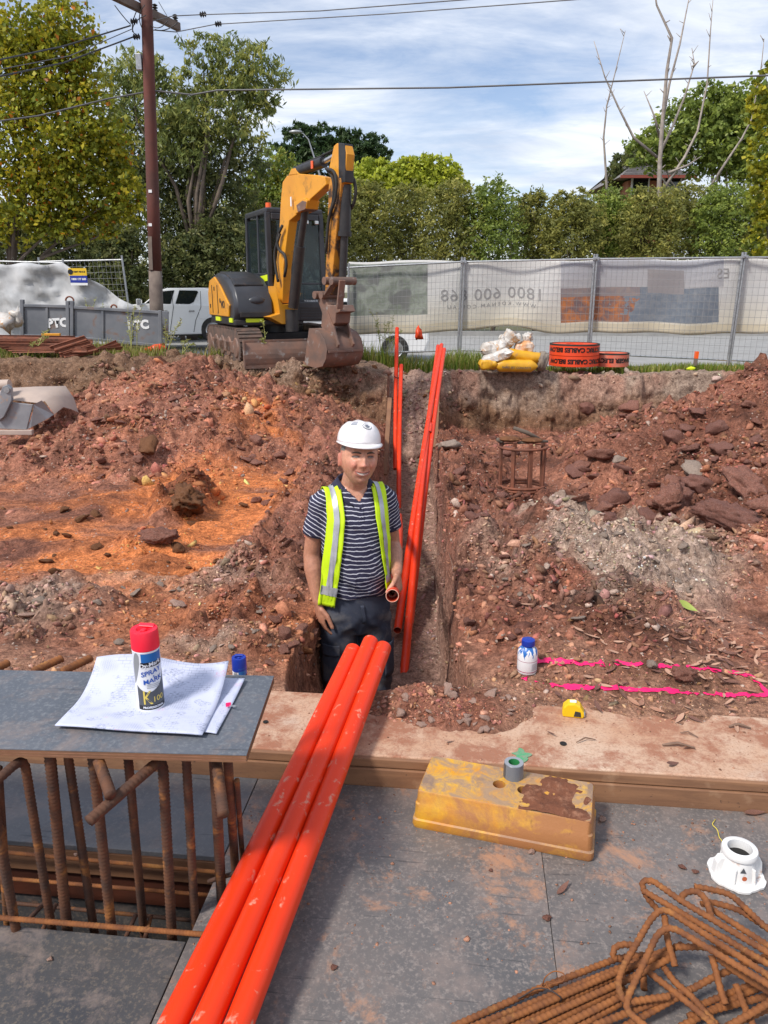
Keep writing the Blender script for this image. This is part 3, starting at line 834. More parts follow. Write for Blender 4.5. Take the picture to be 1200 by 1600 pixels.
# ---------------------------------------------------------------- stones that can be picked out one by one
def rock_mesh(seed, flat_=1.0, sub=3, rough=0.06):
    r = np.random.default_rng(seed)
    v, f = ico(sub)
    d = np.ones(len(v))
    for k in range(11):                       # cleave the lump with random planes: flat faces and sharp arrises
        nrm = r.standard_normal(3); nrm /= np.linalg.norm(nrm)
        lim = r.uniform(0.5, 0.85)
        pr = v @ nrm
        over = pr > lim
        v = np.where(over[:, None], v - (pr - lim)[:, None] * nrm * 0.92, v)
    def n3(f, s_): return (fbm(v[:, 0] * f + s_, v[:, 1] * f, 3, s_) + fbm(v[:, 1] * f, v[:, 2] * f + s_, 3, s_ + 1) + fbm(v[:, 2] * f + s_, v[:, 0] * f, 3, s_ + 2)) * .75
    v = v * (1 + 0.22 * n3(1.9, seed) + 0.17 * n3(5, seed + 5) + rough * n3(11, seed + 9) + 0.05 * r.standard_normal(len(v)))[:, None]
    v = v * np.array([1.2, 0.95, 0.72 * flat_])
    me = np_mesh('rock', v, f, 3)
    return me
ROCKS = {}
for mk in ('rock_red', 'rock_dark', 'rock_grey', 'rock_pale', 'rock_brown'):
    ROCKS[mk] = []
    for k in range(5):
        me = rock_mesh(100 + k + 10 * len(ROCKS), 0.8 if k % 2 else 1.1)
        me.materials.append(MAT[mk]); ROCKS[mk].append(me)
    me = rock_mesh(7 + len(ROCKS), 1.15, 4, 0.26); me.materials.append(MAT[mk]); ROCKS[mk].append(me)
def stone(px, py, wpx, mk, label, group=None, name='rock', seed=None, sink=0.35, sq=1.0, cat='rock'):
    X, Y, h = march(np.array([float(px)]), np.array([float(py)]))
    X = float(X[0]); Y = float(Y[0])
    r = wpx / 2 * Y / 1170 / 1.1
    o = bpy.data.objects.new(name, random.choice(ROCKS[mk][:5]) if seed is None else ROCKS[mk][seed % 6])
    COL.objects.link(o)
    o.location = (X, Y, Zs(X, Y) + r * (0.72 - sink) * sq)
    o.rotation_euler = (random.uniform(-.5, .5), random.uniform(-.5, .5), random.uniform(0, 6.28))
    o.scale = (r * random.uniform(.9, 1.2), r * random.uniform(.85, 1.1), r * sq * random.uniform(.8, 1.05))
    return tag(o, label, cat, group)
stone(283, 948, 36, 'rock_pale', 'pale pink flat stone alone on the bare red soil left of the trench', seed=1, sq=0.75)
stone(41, 964, 34, 'rock_pale', 'pale flat stone on the red soil near the edge of the grey rubble', seed=3, sq=0.6)
stone(64, 943, 30, 'rock_grey', 'pinkish grey stone in the grey rubble patch left of the plan table', seed=2, sq=0.7)
stone(187, 1006, 19, 'rock_grey', 'small blue grey stone on the soil just behind the drawings', seed=0)
stone(232, 706, 44, 'rock_brown', 'large brown block near the foot of the gravel heap', seed=2)
stone(250, 848, 62, 'rock_red', 'broken pink and white rock lump on the orange clay', seed=5, sq=0.7)
stone(292, 792, 78, 'rock_brown', 'big round clump of dark brown earth on the orange clay', seed=5, sq=0.9, name='earth_clump', cat='clump')
stone(1017, 1042, 24, 'rock_grey', 'grey stone sitting on the far line of the pink paint', seed=0)
stone(1068, 1060, 40, 'rock_red', 'purple red clod inside the pink painted rectangle', seed=5, name='clod', cat='clod')
stone(905, 967, 24, 'rock_grey', 'small grey stone below the grey rubble mound', seed=1, sq=0.6)
stone(520, 1062, 50, 'rock_pale', 'pale crumbly rock at the near left corner of the trench', seed=0)
stone(965, 725, 24, 'rock_grey', 'grey angular stone beside the rusty pile cage', seed=2)
stone(1086, 742, 44, 'rock_grey', 'upright grey rock high on the right hand boulder pile', seed=1)
stone(1050, 800, 74, 'rock_red', 'largest purple boulder at the foot of the right spoil heap', seed=5)
stone(1135, 818, 80, 'rock_dark', 'broad dark boulder low on the right spoil heap', seed=5, sq=0.8)
stone(1170, 770, 74, 'rock_red', 'slab shaped boulder leaning on the right spoil heap', seed=5, sq=0.7)
stone(1092, 766, 62, 'rock_dark', 'dark brown boulder in the middle of the boulder pile', seed=3)
stone(1010, 815, 56, 'rock_dark', 'dark clay boulder at the left end of the boulder pile', seed=1)
stone(1196, 800, 66, 'rock_red', 'boulder cut off by the right edge of the view', seed=1)
stone(955, 790, 44, 'rock_dark', 'brown boulder in the wet ground right of the pile cage', seed=2)
stone(700, 700, 50, 'rock_grey', 'grey slabby rock on the right lip of the trench by the bank', seed=4, sq=0.6)
zones = [('rock_red', 'broken purple red rock in the gravel heap below the digger', 'rocks of the left gravel heap', 44, (110, 430, 590, 750), (8, 22)),
         ('rock_red', 'broken dark red rock on the right hand spoil heap', 'rocks of the right spoil heap', 44, (900, 1200, 630, 830), (14, 46)),
         ('rock_grey', 'broken grey stone in the grey rubble mound', 'stones of the grey mound', 36, (780, 1080, 825, 940), (7, 21)),
         ('rock_red', 'purple clod on the left lip of the trench', 'clods along the left trench lip', 32, (400, 492, 690, 1050), (10, 36)),
         ('rock_dark', 'dark clod on the right lip of the trench', 'clods along the right trench lip', 30, (695, 815, 680, 1010), (10, 34)),
         ('rock_grey', 'pale grey stone in the rubble patch behind the drawings', 'stones of the near grey rubble', 22, (0, 430, 905, 1030), (7, 20)),
         ('rock_pale', 'pale pink crumb of rock in front of the trench', 'rocks in front of the trench', 22, (620, 800, 1078, 1145), (9, 26)),
         ('rock_brown', 'brown clay clod on the orange clay', 'clods on the orange clay', 22, (0, 400, 750, 900), (10, 30)),
         ('rock_brown', 'grey brown clod on top of the cut bank', 'clods along the bank', 20, (330, 730, 572, 640), (7, 15))]
for mk, lab, grp, k, (x0, x1, y0, y1), (s0, s1) in zones:
    for i in range(k):
        mk2 = mk
        if 'right hand spoil' in lab and i % 2: mk2 = 'rock_dark'
        stone(random.uniform(x0, x1), random.uniform(y0, y1), random.uniform(s0, s1) * random.uniform(0.8, 1.0), mk2, lab, grp, sq=random.uniform(0.6, 1))
# muddy water by the pile cage
c = gz(845, 778)
mb = MB(); mb.add([(c.x + 0.30 * math.cos(a) * (1 + 0.2 * math.sin(3 * a)), c.y + 0.16 * math.sin(a) * (1 + 0.2 * math.cos(2 * a)), Zs(c.x, c.y) + 0.012) for a in np.linspace(0, 6.2, 26)], [tuple(range(26))])
MAT['mudwater'] = pm('muddy_water', (0.24, 0.14, 0.075), rough=0.08)
tag(mb.build('water', MAT['mudwater']), 'muddy puddle at the foot of the pile cage', None, None, 'structure')
# ---------------------------------------------------------------- formwork deck, edge beam and pit
TH = math.atan(-0.1091)                      # the formwork runs slightly askew to the view
D_U = Vector((math.cos(TH), math.sin(TH), 0)); D_V = Vector((-math.sin(TH), math.cos(TH), 0))
E0 = Vector((0, 2.1146, 0))
def deck(u, v, z=0.0): return E0 + D_U * u + D_V * v + Vector((0, 0, z))
RZ = Matrix.Rotation(TH, 3, 'Z')
def dbox(mb, u0, u1, v0, v1, z0, z1):
    mb.box(deck((u0 + u1) / 2, (v0 + v1) / 2, (z0 + z1) / 2), (u1 - u0, v1 - v0, z1 - z0), RZ)
t = thing('edge_beam', 'long clay stained concrete edge beam between the dug soil and the black deck', 'concrete beam', E0, TH)
mb = MB(); dbox(mb, -4, 4, 0.0, 0.37, -0.5, 0.095)
MATB = MAT['concrete']
beam = mb.build('beam_top', MAT['concrete'], t, True, bevel=0.006)
mb = MB(); dbox(mb, -4, 4, -0.022, -0.001, -0.09, 0.060); mb.build('face_board', MAT['edge_face'], t, True, bevel=0.003)
mb = MB(); dbox(mb, -4, 4, -0.016, -0.001, 0.0625, 0.0925); mb.build('top_strip', MAT['edge_face'], t, True, bevel=0.003)
# anchor holes in the beam top
for hx, hy, r in ((880, 1162, 0.011), (415, 1128, 0.009)):
    p = at_z(hx, hy, 0.0975)
    mb = MB(); mb.lathe([(r, 0), (r * 1.0, 0.002), (r * .9, 0.0022), (0.0005, 0.0012)], p, 14)
    mb.build('anchor_hole', MAT['hole_shade'], t, True)
def sheet(u0, u1, v0, v1, mat, label, z=0.0, th=0.017, grp=None):
    t = thing('formply_sheet', label, 'plywood sheet', deck((u0 + u1) / 2, (v0 + v1) / 2, z - th), TH, grp)
    mb = MB(); dbox(mb, u0, u1, v0, v1, z - th * .9, z); mb.build('film_face', mat, t, True, bevel=0.0015)
    mb = MB(); dbox(mb, u0 + .0006, u1 - .0006, v0 + .0006, v1 - .0006, z - th, z - th * .9 - 0.0004); mb.build('ply_core', MAT['ply_edge'], t, True)
    return t
PU1 = -0.405; PV0, PV1 = -0.672, -0.385     # the pit for the column cage, in deck coordinates
sheet(PU1 + 0.003, 0.470, -2.2, -0.024, MAT['ply_deck'], 'scuffed black deck sheet under the yellow block, smeared with clay', grp='deck sheets')
sheet(0.4715, 1.7, -2.2, -0.024, MAT['ply_deck'], 'deck sheet under the white plastic cap and bent bars', z=-0.0015, grp='deck sheets')
sheet(-2.6, PU1, PV1, -0.024, MAT['ply_clean'], 'grey deck sheet between the column bars and the edge beam', z=0.0, grp='deck sheets')
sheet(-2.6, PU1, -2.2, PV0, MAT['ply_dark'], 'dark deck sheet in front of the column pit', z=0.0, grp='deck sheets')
# timber sides of the pit
t = thing('pit_shutter', 'wet red brown timber shutter lining the column pit below the deck', 'formwork', deck((-2.6 + PU1) / 2, PV1, -0.9), TH)
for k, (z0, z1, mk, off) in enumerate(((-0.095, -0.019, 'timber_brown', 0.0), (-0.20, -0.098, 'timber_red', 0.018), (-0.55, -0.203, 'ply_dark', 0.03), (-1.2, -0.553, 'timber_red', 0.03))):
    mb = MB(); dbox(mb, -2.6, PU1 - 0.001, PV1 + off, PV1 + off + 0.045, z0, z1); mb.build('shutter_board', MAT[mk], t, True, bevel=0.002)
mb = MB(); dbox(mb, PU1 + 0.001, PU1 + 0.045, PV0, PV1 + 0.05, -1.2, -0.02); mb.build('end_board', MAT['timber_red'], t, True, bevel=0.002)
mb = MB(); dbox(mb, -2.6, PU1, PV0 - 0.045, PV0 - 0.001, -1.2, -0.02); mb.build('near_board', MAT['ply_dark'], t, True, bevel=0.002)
mb = MB(); dbox(mb, -2.6, PU1, PV0, PV1 + .03, -1.22, -1.2); mb.build('pit_base', MAT['hole_shade'], t, True)
# ---------------------------------------------------------------- reinforcing bars
def resample(path, step):
    path = [Vector(p) for p in path]
    outp = [path[0]]
    for a, b in zip(path[:-1], path[1:]):
        n = max(1, int(round((b - a).length / step)))
        for k in range(1, n + 1): outp.append(a.lerp(b, k / n))
    return outp
def rounded(path, rad=0.03, n=6):
    path = [Vector(p) for p in path]
    if len(path) < 3: return path
    o = [path[0]]
    for i in range(1, len(path) - 1):
        p, a, b = path[i], path[i - 1], path[i + 1]
        r = min(rad, (a - p).length * 0.48, (b - p).length * 0.48)
        q0 = p + (a - p).normalized() * r; q1 = p + (b - p).normalized() * r
        for k in range(n + 1):
            s = k / n
            o.append(q0 * (1 - s) ** 2 + p * 2 * s * (1 - s) + q1 * s * s)
    o.append(path[-1]); return o
def ribbed(mb, path, r, pitch=0.009, seg=10, rib=0.22, step=None):
    """a deformed bar: slanting ribs raised on a round bar"""
    p = resample(path, step or pitch / 3.0)
    n = len(p); L = 0; vs = []; fs = []
    a = None
    for i in range(n):
        d = (p[min(i + 1, n - 1)] - p[max(i - 1, 0)]).normalized()
        if a is None: a, b = frame_from(d)
        else:
            a = a - d * a.dot(d); a.normalize(); b = a.cross(d).normalized()
        if i: L += (p[i] - p[i - 1]).length
        for k in range(seg):
            tt = 2 * math.pi * k / seg
            w = math.cos(2 * math.pi * L / pitch + tt)
            side = 1.12 if k in (0, seg // 2) else 1.0
            rr = r * max(1.0 + rib * max(0, w) - 0.03, side if rib > 0.1 else 0)
            vs.append(p[i] + (a * math.cos(tt) + b * math.sin(tt)) * rr)
    for i in range(n - 1):
        for k in range(seg):
            l = (k + 1) % seg
            fs.append((i * seg + l, i * seg + k, (i + 1) * seg + k, (i + 1) * seg + l))
    fs.append(tuple(range(seg))); fs.append(tuple(reversed(range((n - 1) * seg, n * seg))))
    return mb.add(vs, fs)
# plywood table laid on the column bars
TZ = 0.53
ta = at_z(385, 1180, TZ); tb = at_z(427, 1057, TZ)
cage = thing('rebar_cage', 'rusty column starter bars rising from the pit under the plywood table', 'rebar cage', (-0.75, 1.65, -1.0))
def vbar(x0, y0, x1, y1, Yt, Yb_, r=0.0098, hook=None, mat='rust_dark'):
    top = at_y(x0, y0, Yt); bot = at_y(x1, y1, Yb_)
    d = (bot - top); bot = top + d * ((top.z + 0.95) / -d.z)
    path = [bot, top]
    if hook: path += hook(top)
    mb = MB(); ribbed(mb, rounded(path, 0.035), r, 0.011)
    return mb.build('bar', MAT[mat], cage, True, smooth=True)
UZ = TZ - 0.030
def htop(px, py, z): return lambda top: [at_z(px, py, z)]
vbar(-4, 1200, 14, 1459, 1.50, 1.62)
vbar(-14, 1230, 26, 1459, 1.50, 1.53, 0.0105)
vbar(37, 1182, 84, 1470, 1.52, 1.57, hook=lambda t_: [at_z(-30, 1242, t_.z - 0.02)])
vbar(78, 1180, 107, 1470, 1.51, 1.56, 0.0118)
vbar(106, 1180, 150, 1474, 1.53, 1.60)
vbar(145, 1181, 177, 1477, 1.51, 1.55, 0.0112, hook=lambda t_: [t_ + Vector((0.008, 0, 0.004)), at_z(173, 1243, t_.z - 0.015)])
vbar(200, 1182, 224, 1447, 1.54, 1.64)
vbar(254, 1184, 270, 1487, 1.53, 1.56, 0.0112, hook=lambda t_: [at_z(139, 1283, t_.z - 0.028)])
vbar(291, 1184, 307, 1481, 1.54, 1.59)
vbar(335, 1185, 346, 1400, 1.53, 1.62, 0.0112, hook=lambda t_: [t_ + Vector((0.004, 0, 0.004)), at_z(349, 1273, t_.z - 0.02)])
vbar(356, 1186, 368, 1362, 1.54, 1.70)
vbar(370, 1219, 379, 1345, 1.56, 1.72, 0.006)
def hbar(x0, y0, x1, y1, Y0_, Y1_, r, mat='rust'):
    mb = MB(); ribbed(mb, [at_y(x0, y0, Y0_), at_y(x1, y1, Y1_)], r, 0.008); mb.build('tie_bar', MAT[mat], cage, True, smooth=True)
hbar(-60, 1429, 330, 1461, 1.515, 1.50, 0.0062)
hbar(-40, 1327, 364, 1365, 1.80, 1.745, 0.0052)
hbar(-20, 1370, 342, 1400, 1.78, 1.72, 0.0052)
hbar(-20, 1407, 330, 1441, 1.77, 1.71, 0.0052, 'rust_dark')
for a, b in (((327, 1377), (380, 1360)), ((330, 1417), (372, 1402)), ((68, 1412), (46, 1436)), ((88, 1412), (59, 1468)), ((212, 1430), (196, 1466)), ((236, 1430), (222, 1485))):
    hbar(a[0], a[1], b[0], b[1], 1.66, 1.58, 0.0055, 'rust_dark')
for a, b in (((52, 1049), (96, 1029)), ((98, 1049), (142, 1028)), ((-20, 1052), (12, 1036))):
    mb = MB(); ribbed(mb, [at_z(a[0], a[1], 0.505), at_z(b[0], b[1], 0.505)], 0.0105, 0.011)
    mb.build('bar', MAT['rust'], cage, True, smooth=True)
# the table top
tbl = thing('plywood_table', 'worn grey blue plywood sheet laid over the column bars as a table', 'plywood sheet', (-0.9, 1.64, TZ - .018), math.atan2(at_z(385, 1180, TZ).y - at_z(0, 1170, TZ).y, at_z(385, 1180, TZ).x - at_z(0, 1170, TZ).x))
q = [at_z(385, 1180, TZ), at_z(428, 1056, TZ)]
dv = (q[0] - at_z(0, 1170, TZ)).normalized()
q += [q[1] - dv * 1.6, q[0] - dv * 1.6]
mb = MB(); mb.prism([p - Vector((0, 0, 0.0009)) for p in q], (0, 0, 0.0018)); mb.build('film_face', MAT['ply_top'], tbl, True)
for k in range(5):
    mb = MB(); z0 = -0.0034 * k - 0.002
    g = 0.0012 if k % 2 else 0
    cc = (q[0] + q[2]) / 2
    mb.prism([p + (cc - p).normalized() * g + Vector((0, 0, z0 - 0.0017)) for p in q], (0, 0, 0.0032)); mb.build('ply_layer', MAT['ply_edge' if k % 2 else 'timber_brown'], tbl, True)
# ---------------------------------------------------------------- drawings on the table
def paper_mat():
    m, t_, b, o = new_mat('plan_paper')
    v = N(t_, 'ShaderNodeUVMap').outputs[0]
    base = (0.52, 0.545, 0.68)
    def bar(axis, scale, width, seed):
        mp = N(t_, 'ShaderNodeMapping'); mp.inputs['Location'].default_value = seed; t_.links.new(v, mp.inputs[0])
        br = N(t_, 'ShaderNodeTexBrick'); br.inputs['Scale'].default_value = scale; br.inputs['Mortar Size'].default_value = width
        br.inputs['Color1'].default_value = (0, 0, 0, 1); br.inputs['Color2'].default_value = (0, 0, 0, 1); br.inputs['Mortar'].default_value = (1, 1, 1, 1)
        br.offset = axis; t_.links.new(mp.outputs[0], br.inputs['Vector']); return br.outputs[0]
    f = mixc(t_, 1.0, bar(0.37, 9.0, 0.012, (0.1, 0.3, 0)), ramp2(t_, noise(t_, v, 4.5, 2), 0.48, 0.60), 'MULTIPLY')
    f2 = mixc(t_, 1.0, bar(0.2, 30.0, 0.035, (0.4, 0.1, 0)), ramp2(t_, noise(t_, v, 3.1, 2), 0.50, 0.62), 'MULTIPLY')
    col = mixc(t_, f, base, (0.22, 0.25, 0.36))
    col = mixc(t_, f2, col, (0.26, 0.29, 0.40))
    mp = N(t_, 'ShaderNodeMapping'); mp.inputs['Scale'].default_value = (40, 160, 1); t_.links.new(v, mp.inputs[0])
    txt = mixc(t_, 1.0, ramp2(t_, noise(t_, mp.outputs[0], 1.0, 1), 0.52, 0.56), ramp2(t_, noise(t_, v, 5.3, 1), 0.57, 0.60), 'MULTIPLY')
    col = mixc(t_, txt, col, (0.28, 0.305, 0.41))
    red = mixc(t_, 1.0, ramp2(t_, noise(t_, mp.outputs[0], 1.6, 1), 0.56, 0.6), ramp2(t_, noise(t_, v, 3.7, 1), 0.63, 0.66), 'MULTIPLY')
    col = mixc(t_, red, col, (0.60, 0.30, 0.42))
    t_.links.new(col, b.inputs['Base Color']); b.inputs['Roughness'].default_value = 0.75
    return m
MAT['paper'] = paper_mat()
MAT['paper_edge'] = pm('paper_edge', (0.66, 0.68, 0.80), rough=0.8)
def paper(corners, lift, nm, label, n=24, z0=TZ + 0.002, group=None, curl=0.0, th=0.0012):
    fl, fr, br_, bl = corners
    pts = []
    for i in range(n + 1):
        row = []
        for j in range(n + 1):
            s, tt = i / n, j / n
            p = (fl * (1 - s) + fr * s) * (1 - tt) + (bl * (1 - s) + br_ * s) * tt
            z = z0 + lift * max(0, (tt - 0.35) / 0.65) ** 2.2 * (1 + 0.25 * math.sin(s * 5 + .6)) + 0.0025 * (0.5 + 0.5 * math.sin(s * 9 + tt * 4)) + curl * max(0, s - 0.8) ** 2
            row.append(Vector((p.x, p.y, z)))
        pts.append(row)
    mb = MB(); mb.grid(pts)
    me = mb.mesh(nm)
    uv = me.uv_layers.new(name='UVMap')
    co = [(i / n, j / n) for i in range(n + 1) for j in range(n + 1)]
    for l in me.loops: uv.data[l.index].uv = co[l.vertex_index]
    o = finish(me, nm, [MAT['paper']], None, False, True, 0, None)
    so = o.modifiers.new('thick', 'SOLIDIFY'); so.thickness = th; so.offset = -1
    tag(o, label, 'drawing', group); return o
z = TZ + 0.003
lo = [at_z(240, 1135, z), at_z(338, 1148, z), at_z(383, 1064, z), at_z(250, 1058, z)]
paper(lo, 0.006, 'plan_drawing', 'lower sheet of plans whose right corner shows under the curled top sheet', z0=z, th=0.002)
zb = TZ + 0.075
hi = [at_z(86, 1136, z + .004), at_z(316, 1151, z + .004), at_z(357, 1025, zb), at_z(152, 1028, zb)]
paper(hi, zb - z - 0.012, 'plan_drawing', 'large white building plan curled up at its back edge under the red capped can', z0=z + .005, th=0.003)
# bulldog clip on the right edge
c = at_z(357, 1101, TZ + 0.014)
t = thing('paper_clip', 'small pink fold back clip on the right edge of the plans', 'clip', c)
MAT['pink'] = pm('fluorescent_pink', (0.85, 0.012, 0.14), rough=0.5)
mb = MB(); mb.box(c + Vector((0, 0, 0.001)), (0.013, 0.008, 0.008), (0, 0, .3), taper=(.9, .4)); mb.build('clip_body', MAT['pink'], t, True)
mb = MB(); mb.tube([c + Vector(p) for p in ((.005, -.002, 0), (.016, -.006, .001), (.020, -.008, .001), (.018, -.012, .001), (.004, -.005, 0))], 0.0008, 6); mb.build('clip_handle', MAT['chrome'], t, True)
# ---------------------------------------------------------------- spray cans
MAT['can_white'] = pm('can_white', (0.72, 0.73, 0.78), rough=0.3)
MAT['can_grey'] = pm('can_grey', (0.33, 0.34, 0.36), rough=0.3, metal=0.3)
MAT['can_dark'] = pm('can_dark', (0.07, 0.075, 0.085), rough=0.3)
MAT['can_blue'] = pm('can_blue', (0.015, 0.13, 0.40), rough=0.3)
MAT['can_black'] = pm('can_black', (0.012, 0.012, 0.014), rough=0.3)
MAT['can_ink'] = pm('can_ink', (0.02, 0.09, 0.42), rough=0.4)
MAT['can_gold'] = pm('can_gold', (0.68, 0.52, 0.10), rough=0.4)
MAT['cap_red'] = pm('fluoro_red_cap', (0.88, 0.016, 0.045), rough=0.42)
MAT['cap_blue'] = pm('blue_cap', (0.008, 0.035, 0.32), rough=0.4)
def spray_can(base, capm, label, r=0.0315, H=0.155, cap=0.047, yaw=0.0, full=True):
    t = thing('spray_can', label, 'spray can', base, yaw)
    mb = MB(); mb.lathe([(0.001, 0.002), (r * .9, 0.002), (r * 1.03, 0), (r * 1.03, 0.004), (r, 0.006), (r, H - 0.006), (r * 1.02, H - 0.002), (r * .95, H), (0.001, H)], (0, 0, 0), 40)
    mb.build('can_body', MAT['can_white'], t, smooth=35)
    k = MB(); k.lathe([(r * 1.02, H), (r * 1.03, H + 0.003), (r * 1.01, H + cap * .93), (r * .96, H + cap), (r * .6, H + cap * .985), (r * .45, H + cap * .86), (0.001, H + cap * .86)], (0, 0, 0), 40)
    # slanting ears moulded into the cap top
    cp = k.build('cap', MAT[capm], t, smooth=35)
    k = MB(); k.box((0, r * .52, H + cap * .99), (r * 1.2, r * .35, cap * .16), (0.5, 0, 0)); k.box((0, -r * .1, H + cap * .9), (r * .35, r * .5, cap * .18)); k.build('nozzle', MAT[capm], t, bevel=0.002)
    def wrap(a0, a1, z0, z1, off, nm, mat, n=14, top=None, bot=None):
        pts = []
        for i in range(n + 1):
            a = a0 + (a1 - a0) * i / n
            zt_ = top(i / n) if top else z1; zb_ = bot(i / n) if bot else z0
            pts.append([((r + off) * math.sin(a), -(r + off) * math.cos(a), zb_ + (zt_ - zb_) * j / 4) for j in range(5)])
        m_ = MB(); m_.grid(pts); return m_.build(nm, mat, t, smooth=True)
    A = R(28)
    wrap(A - 1.0, A + 1.5, 0.004, 0.052, 0.0004, 'label_band', MAT['can_dark'], 20, top=lambda s: 0.052 + 0.030 * (2 * s - 0.75) ** 2)
    wrap(A - 1.35, A - 0.62, 0.07, H - .002, 0.0003, 'label_band', MAT['can_grey'], 14, top=lambda s: 0.08 + 0.072 * math.sin(math.pi * min(1, .15 + s * .5)), bot=lambda s: 0.07 + 0.055 * s * s)
    wrap(A - 0.45, A + 1.2, 0.128, 0.150, 0.0005, 'label_band', MAT['can_blue'])
    wrap(A - 0.52, A + 1.2, 0.116, 0.128, 0.0006, 'label_band', MAT['can_black'])
    wrap(A - 1.0, A + 1.5, 0.006, 0.017, 0.0006, 'label_band', MAT['can_black'], 20)
    def wr(a, zc, sl=0.0, sx=1.0):
        return lambda c: Vector(((r + .0011) * math.sin(a + c.x * sx / r), -(r + .0011) * math.cos(a + c.x * sx / r), zc + c.y + sl * c.x))
    if full:
        lettering('can1', MAT['can_white'], t, None, warp=wr(A + 0.20, 0.122, 0.15))
        lettering('can2', MAT['can_ink'], t, None, warp=wr(A + 0.22, 0.102, 0.22))
        lettering('can2b', MAT['can_ink'], t, None, warp=wr(A + 0.36, 0.091, 0.2))
        lettering('can3', MAT['can_ink'], t, None, warp=wr(A + 0.30, 0.081, 0.18))
        lettering('can4', MAT['can_gold'], t, None, warp=wr(A - 0.22, 0.036, 0.0, 0.7))
        lettering('can5', MAT['can_gold'], t, None, warp=wr(A + 0.58, 0.032, 0.1))
        lettering('can6', MAT['can_white'], t, None, warp=wr(A + 0.22, 0.0115, 0.0))
        for k in range(3): wrap(A - 0.2, A + 0.8, 0.070 - .004 * k, 0.0712 - .004 * k, 0.0006, 'label_line', MAT['can_grey'])
    return t
pcan = at_z(236, 1102, TZ + 0.012)
spray_can(pcan, 'cap_red', 'red capped white marking paint can standing on the building plans', yaw=R(-8))
pc2 = at_y(374, 1062, 1.95)
zc2 = at_y(374, 1024, 1.93).z
spray_can((at_y(373, 1026, 1.93).x, 1.93, zc2 - 0.1825), 'cap_blue', 'blue capped spray can standing behind the plywood table', H=0.14, cap=0.038, full=False, r=0.0195)
# ---------------------------------------------------------------- orange conduits
def pipe(path, label, group, r=0.030, bell=None, name='conduit', wall=0.003, cat='conduit'):
    path = [Vector(p) for p in path]
    t = thing(name, label, cat, path[0], 0, group)
    pp = resample(path, 0.25)
    n = len(pp)
    # slight sag and bow so that no length is perfectly straight
    d = (pp[-1] - pp[0]).normalized(); a, b = frame_from(d)
    L = (pp[-1] - pp[0]).length
    pp = [p + (a * math.sin(math.pi * i / (n - 1)) * 0.0025 * L) for i, p in enumerate(pp)]
    rs = [r] * n
    mb = MB()
    mb.tube(pp, rs, 20, cap=False)
    if bell:
        mb.v = mb.v
    mb.build('pipe_wall', MAT['orange'], t, True, smooth=True)
    mi = MB(); mi.tube(pp, [r - wall] * n, 20, cap=False); mi.build('pipe_bore', MAT['orange_in'], t, True, smooth=True)
    for p, q in ((pp[0], pp[1]), (pp[-1], pp[-2])):
        ax = (p - q).normalized()
        m2 = MB(); m2.lathe([(r - wall, -.001), (r - wall, 0.0006), (r - .0004, 0.0006), (r, -.001)], p, 20, axis=ax); m2.build('cut_rim', MAT['conduit_rim'], t, True, smooth=True)
    if bell:
        s0, s1, k = bell
        b0 = pp[0].lerp(pp[-1], s0); b1 = pp[0].lerp(pp[-1], s1)
        m3 = MB(); m3.tube([b0, b0.lerp(b1, .12), b0.lerp(b1, .88), b1], [r + .0005, r * k, r * k, r + .0005], 20, cap=False); m3.build('pipe_socket', MAT['orange'], t, True, smooth=True)
    return t
G = 'three orange conduits lying over the deck'
ends = [((552, 1016), 2.62), ((579, 1003), 2.66), ((599, 1012), 2.64)]
nears = [0.0, 0.072, 0.142]
labs = ['left one of the three orange conduits resting on the edge beam', 'middle and longest of the three orange conduits on the edge beam', 'scuffed right one of the three orange conduits on the edge beam']
btm = [(283, 1600), (334, 1600), (383, 1600)]
for (e, Y), bpx, lb in zip(ends, btm, labs):
    far = at_y(e[0], e[1], Y)
    nb = at_z(bpx[0], bpx[1], 0.036)
    # follow the sight survey, then run on past the frame behind the camera
    d = (nb - far); near = nb + d.normalized() * 0.55; near.z = max(near.z, 0.031)
    pipe([near, far], lb, G)
G2 = 'orange conduits standing in the trench'
pipe([at_y(620.5, 513, 12.5), at_y(617.5, 733, 10.5)], 'tallest orange conduit leaning out of the trench beside the digger bucket', G2)
pipe([at_y(627, 571, 11.9), at_y(623, 797, 9.0)], 'shorter orange conduit tied beside the tall one in the trench', G2)
G3 = 'bundle of long orange conduits on the right trench side'
pipe([at_y(684.5, 541, 12.1), at_y(631, 1056, 4.6)], 'long orange conduit whose near end opens towards the worker', G3, bell=(0.42, 0.455, 1.1))
pipe([at_y(690, 539, 12.0), at_y(621, 985, 5.1)], 'long conduit of the bundle running down behind the held pipe', G3)
pipe([at_y(694, 546, 11.8), at_y(640, 975, 5.3)], 'third conduit of the bundle on the right hand trench wall', G3)
held = pipe([at_y(613, 931, 3.22), at_y(624, 806, 7.6)], 'orange conduit whose open end the worker holds up', G3)
def tie(px0, py0, px1, py1, Y, label):
    a = at_y(px0, py0, Y - .06); b = at_y(px1, py1, Y - .06); m_ = (a + b) / 2
    o = MB().tube([a, m_ + Vector((0, -.02, -.012)), b, b + Vector((0, .08, 0)), a + Vector((0, .08, 0))], 0.006, 6, close=True).build('tie_wire', MAT['dark_wire'])
    tag(o, label, 'wire')
tie(616, 588, 632, 594, 11.75, 'black tie wire round the two left conduits')
tie(676, 578, 692, 578, 11.4, 'black tie wire round the bundle of three conduits')
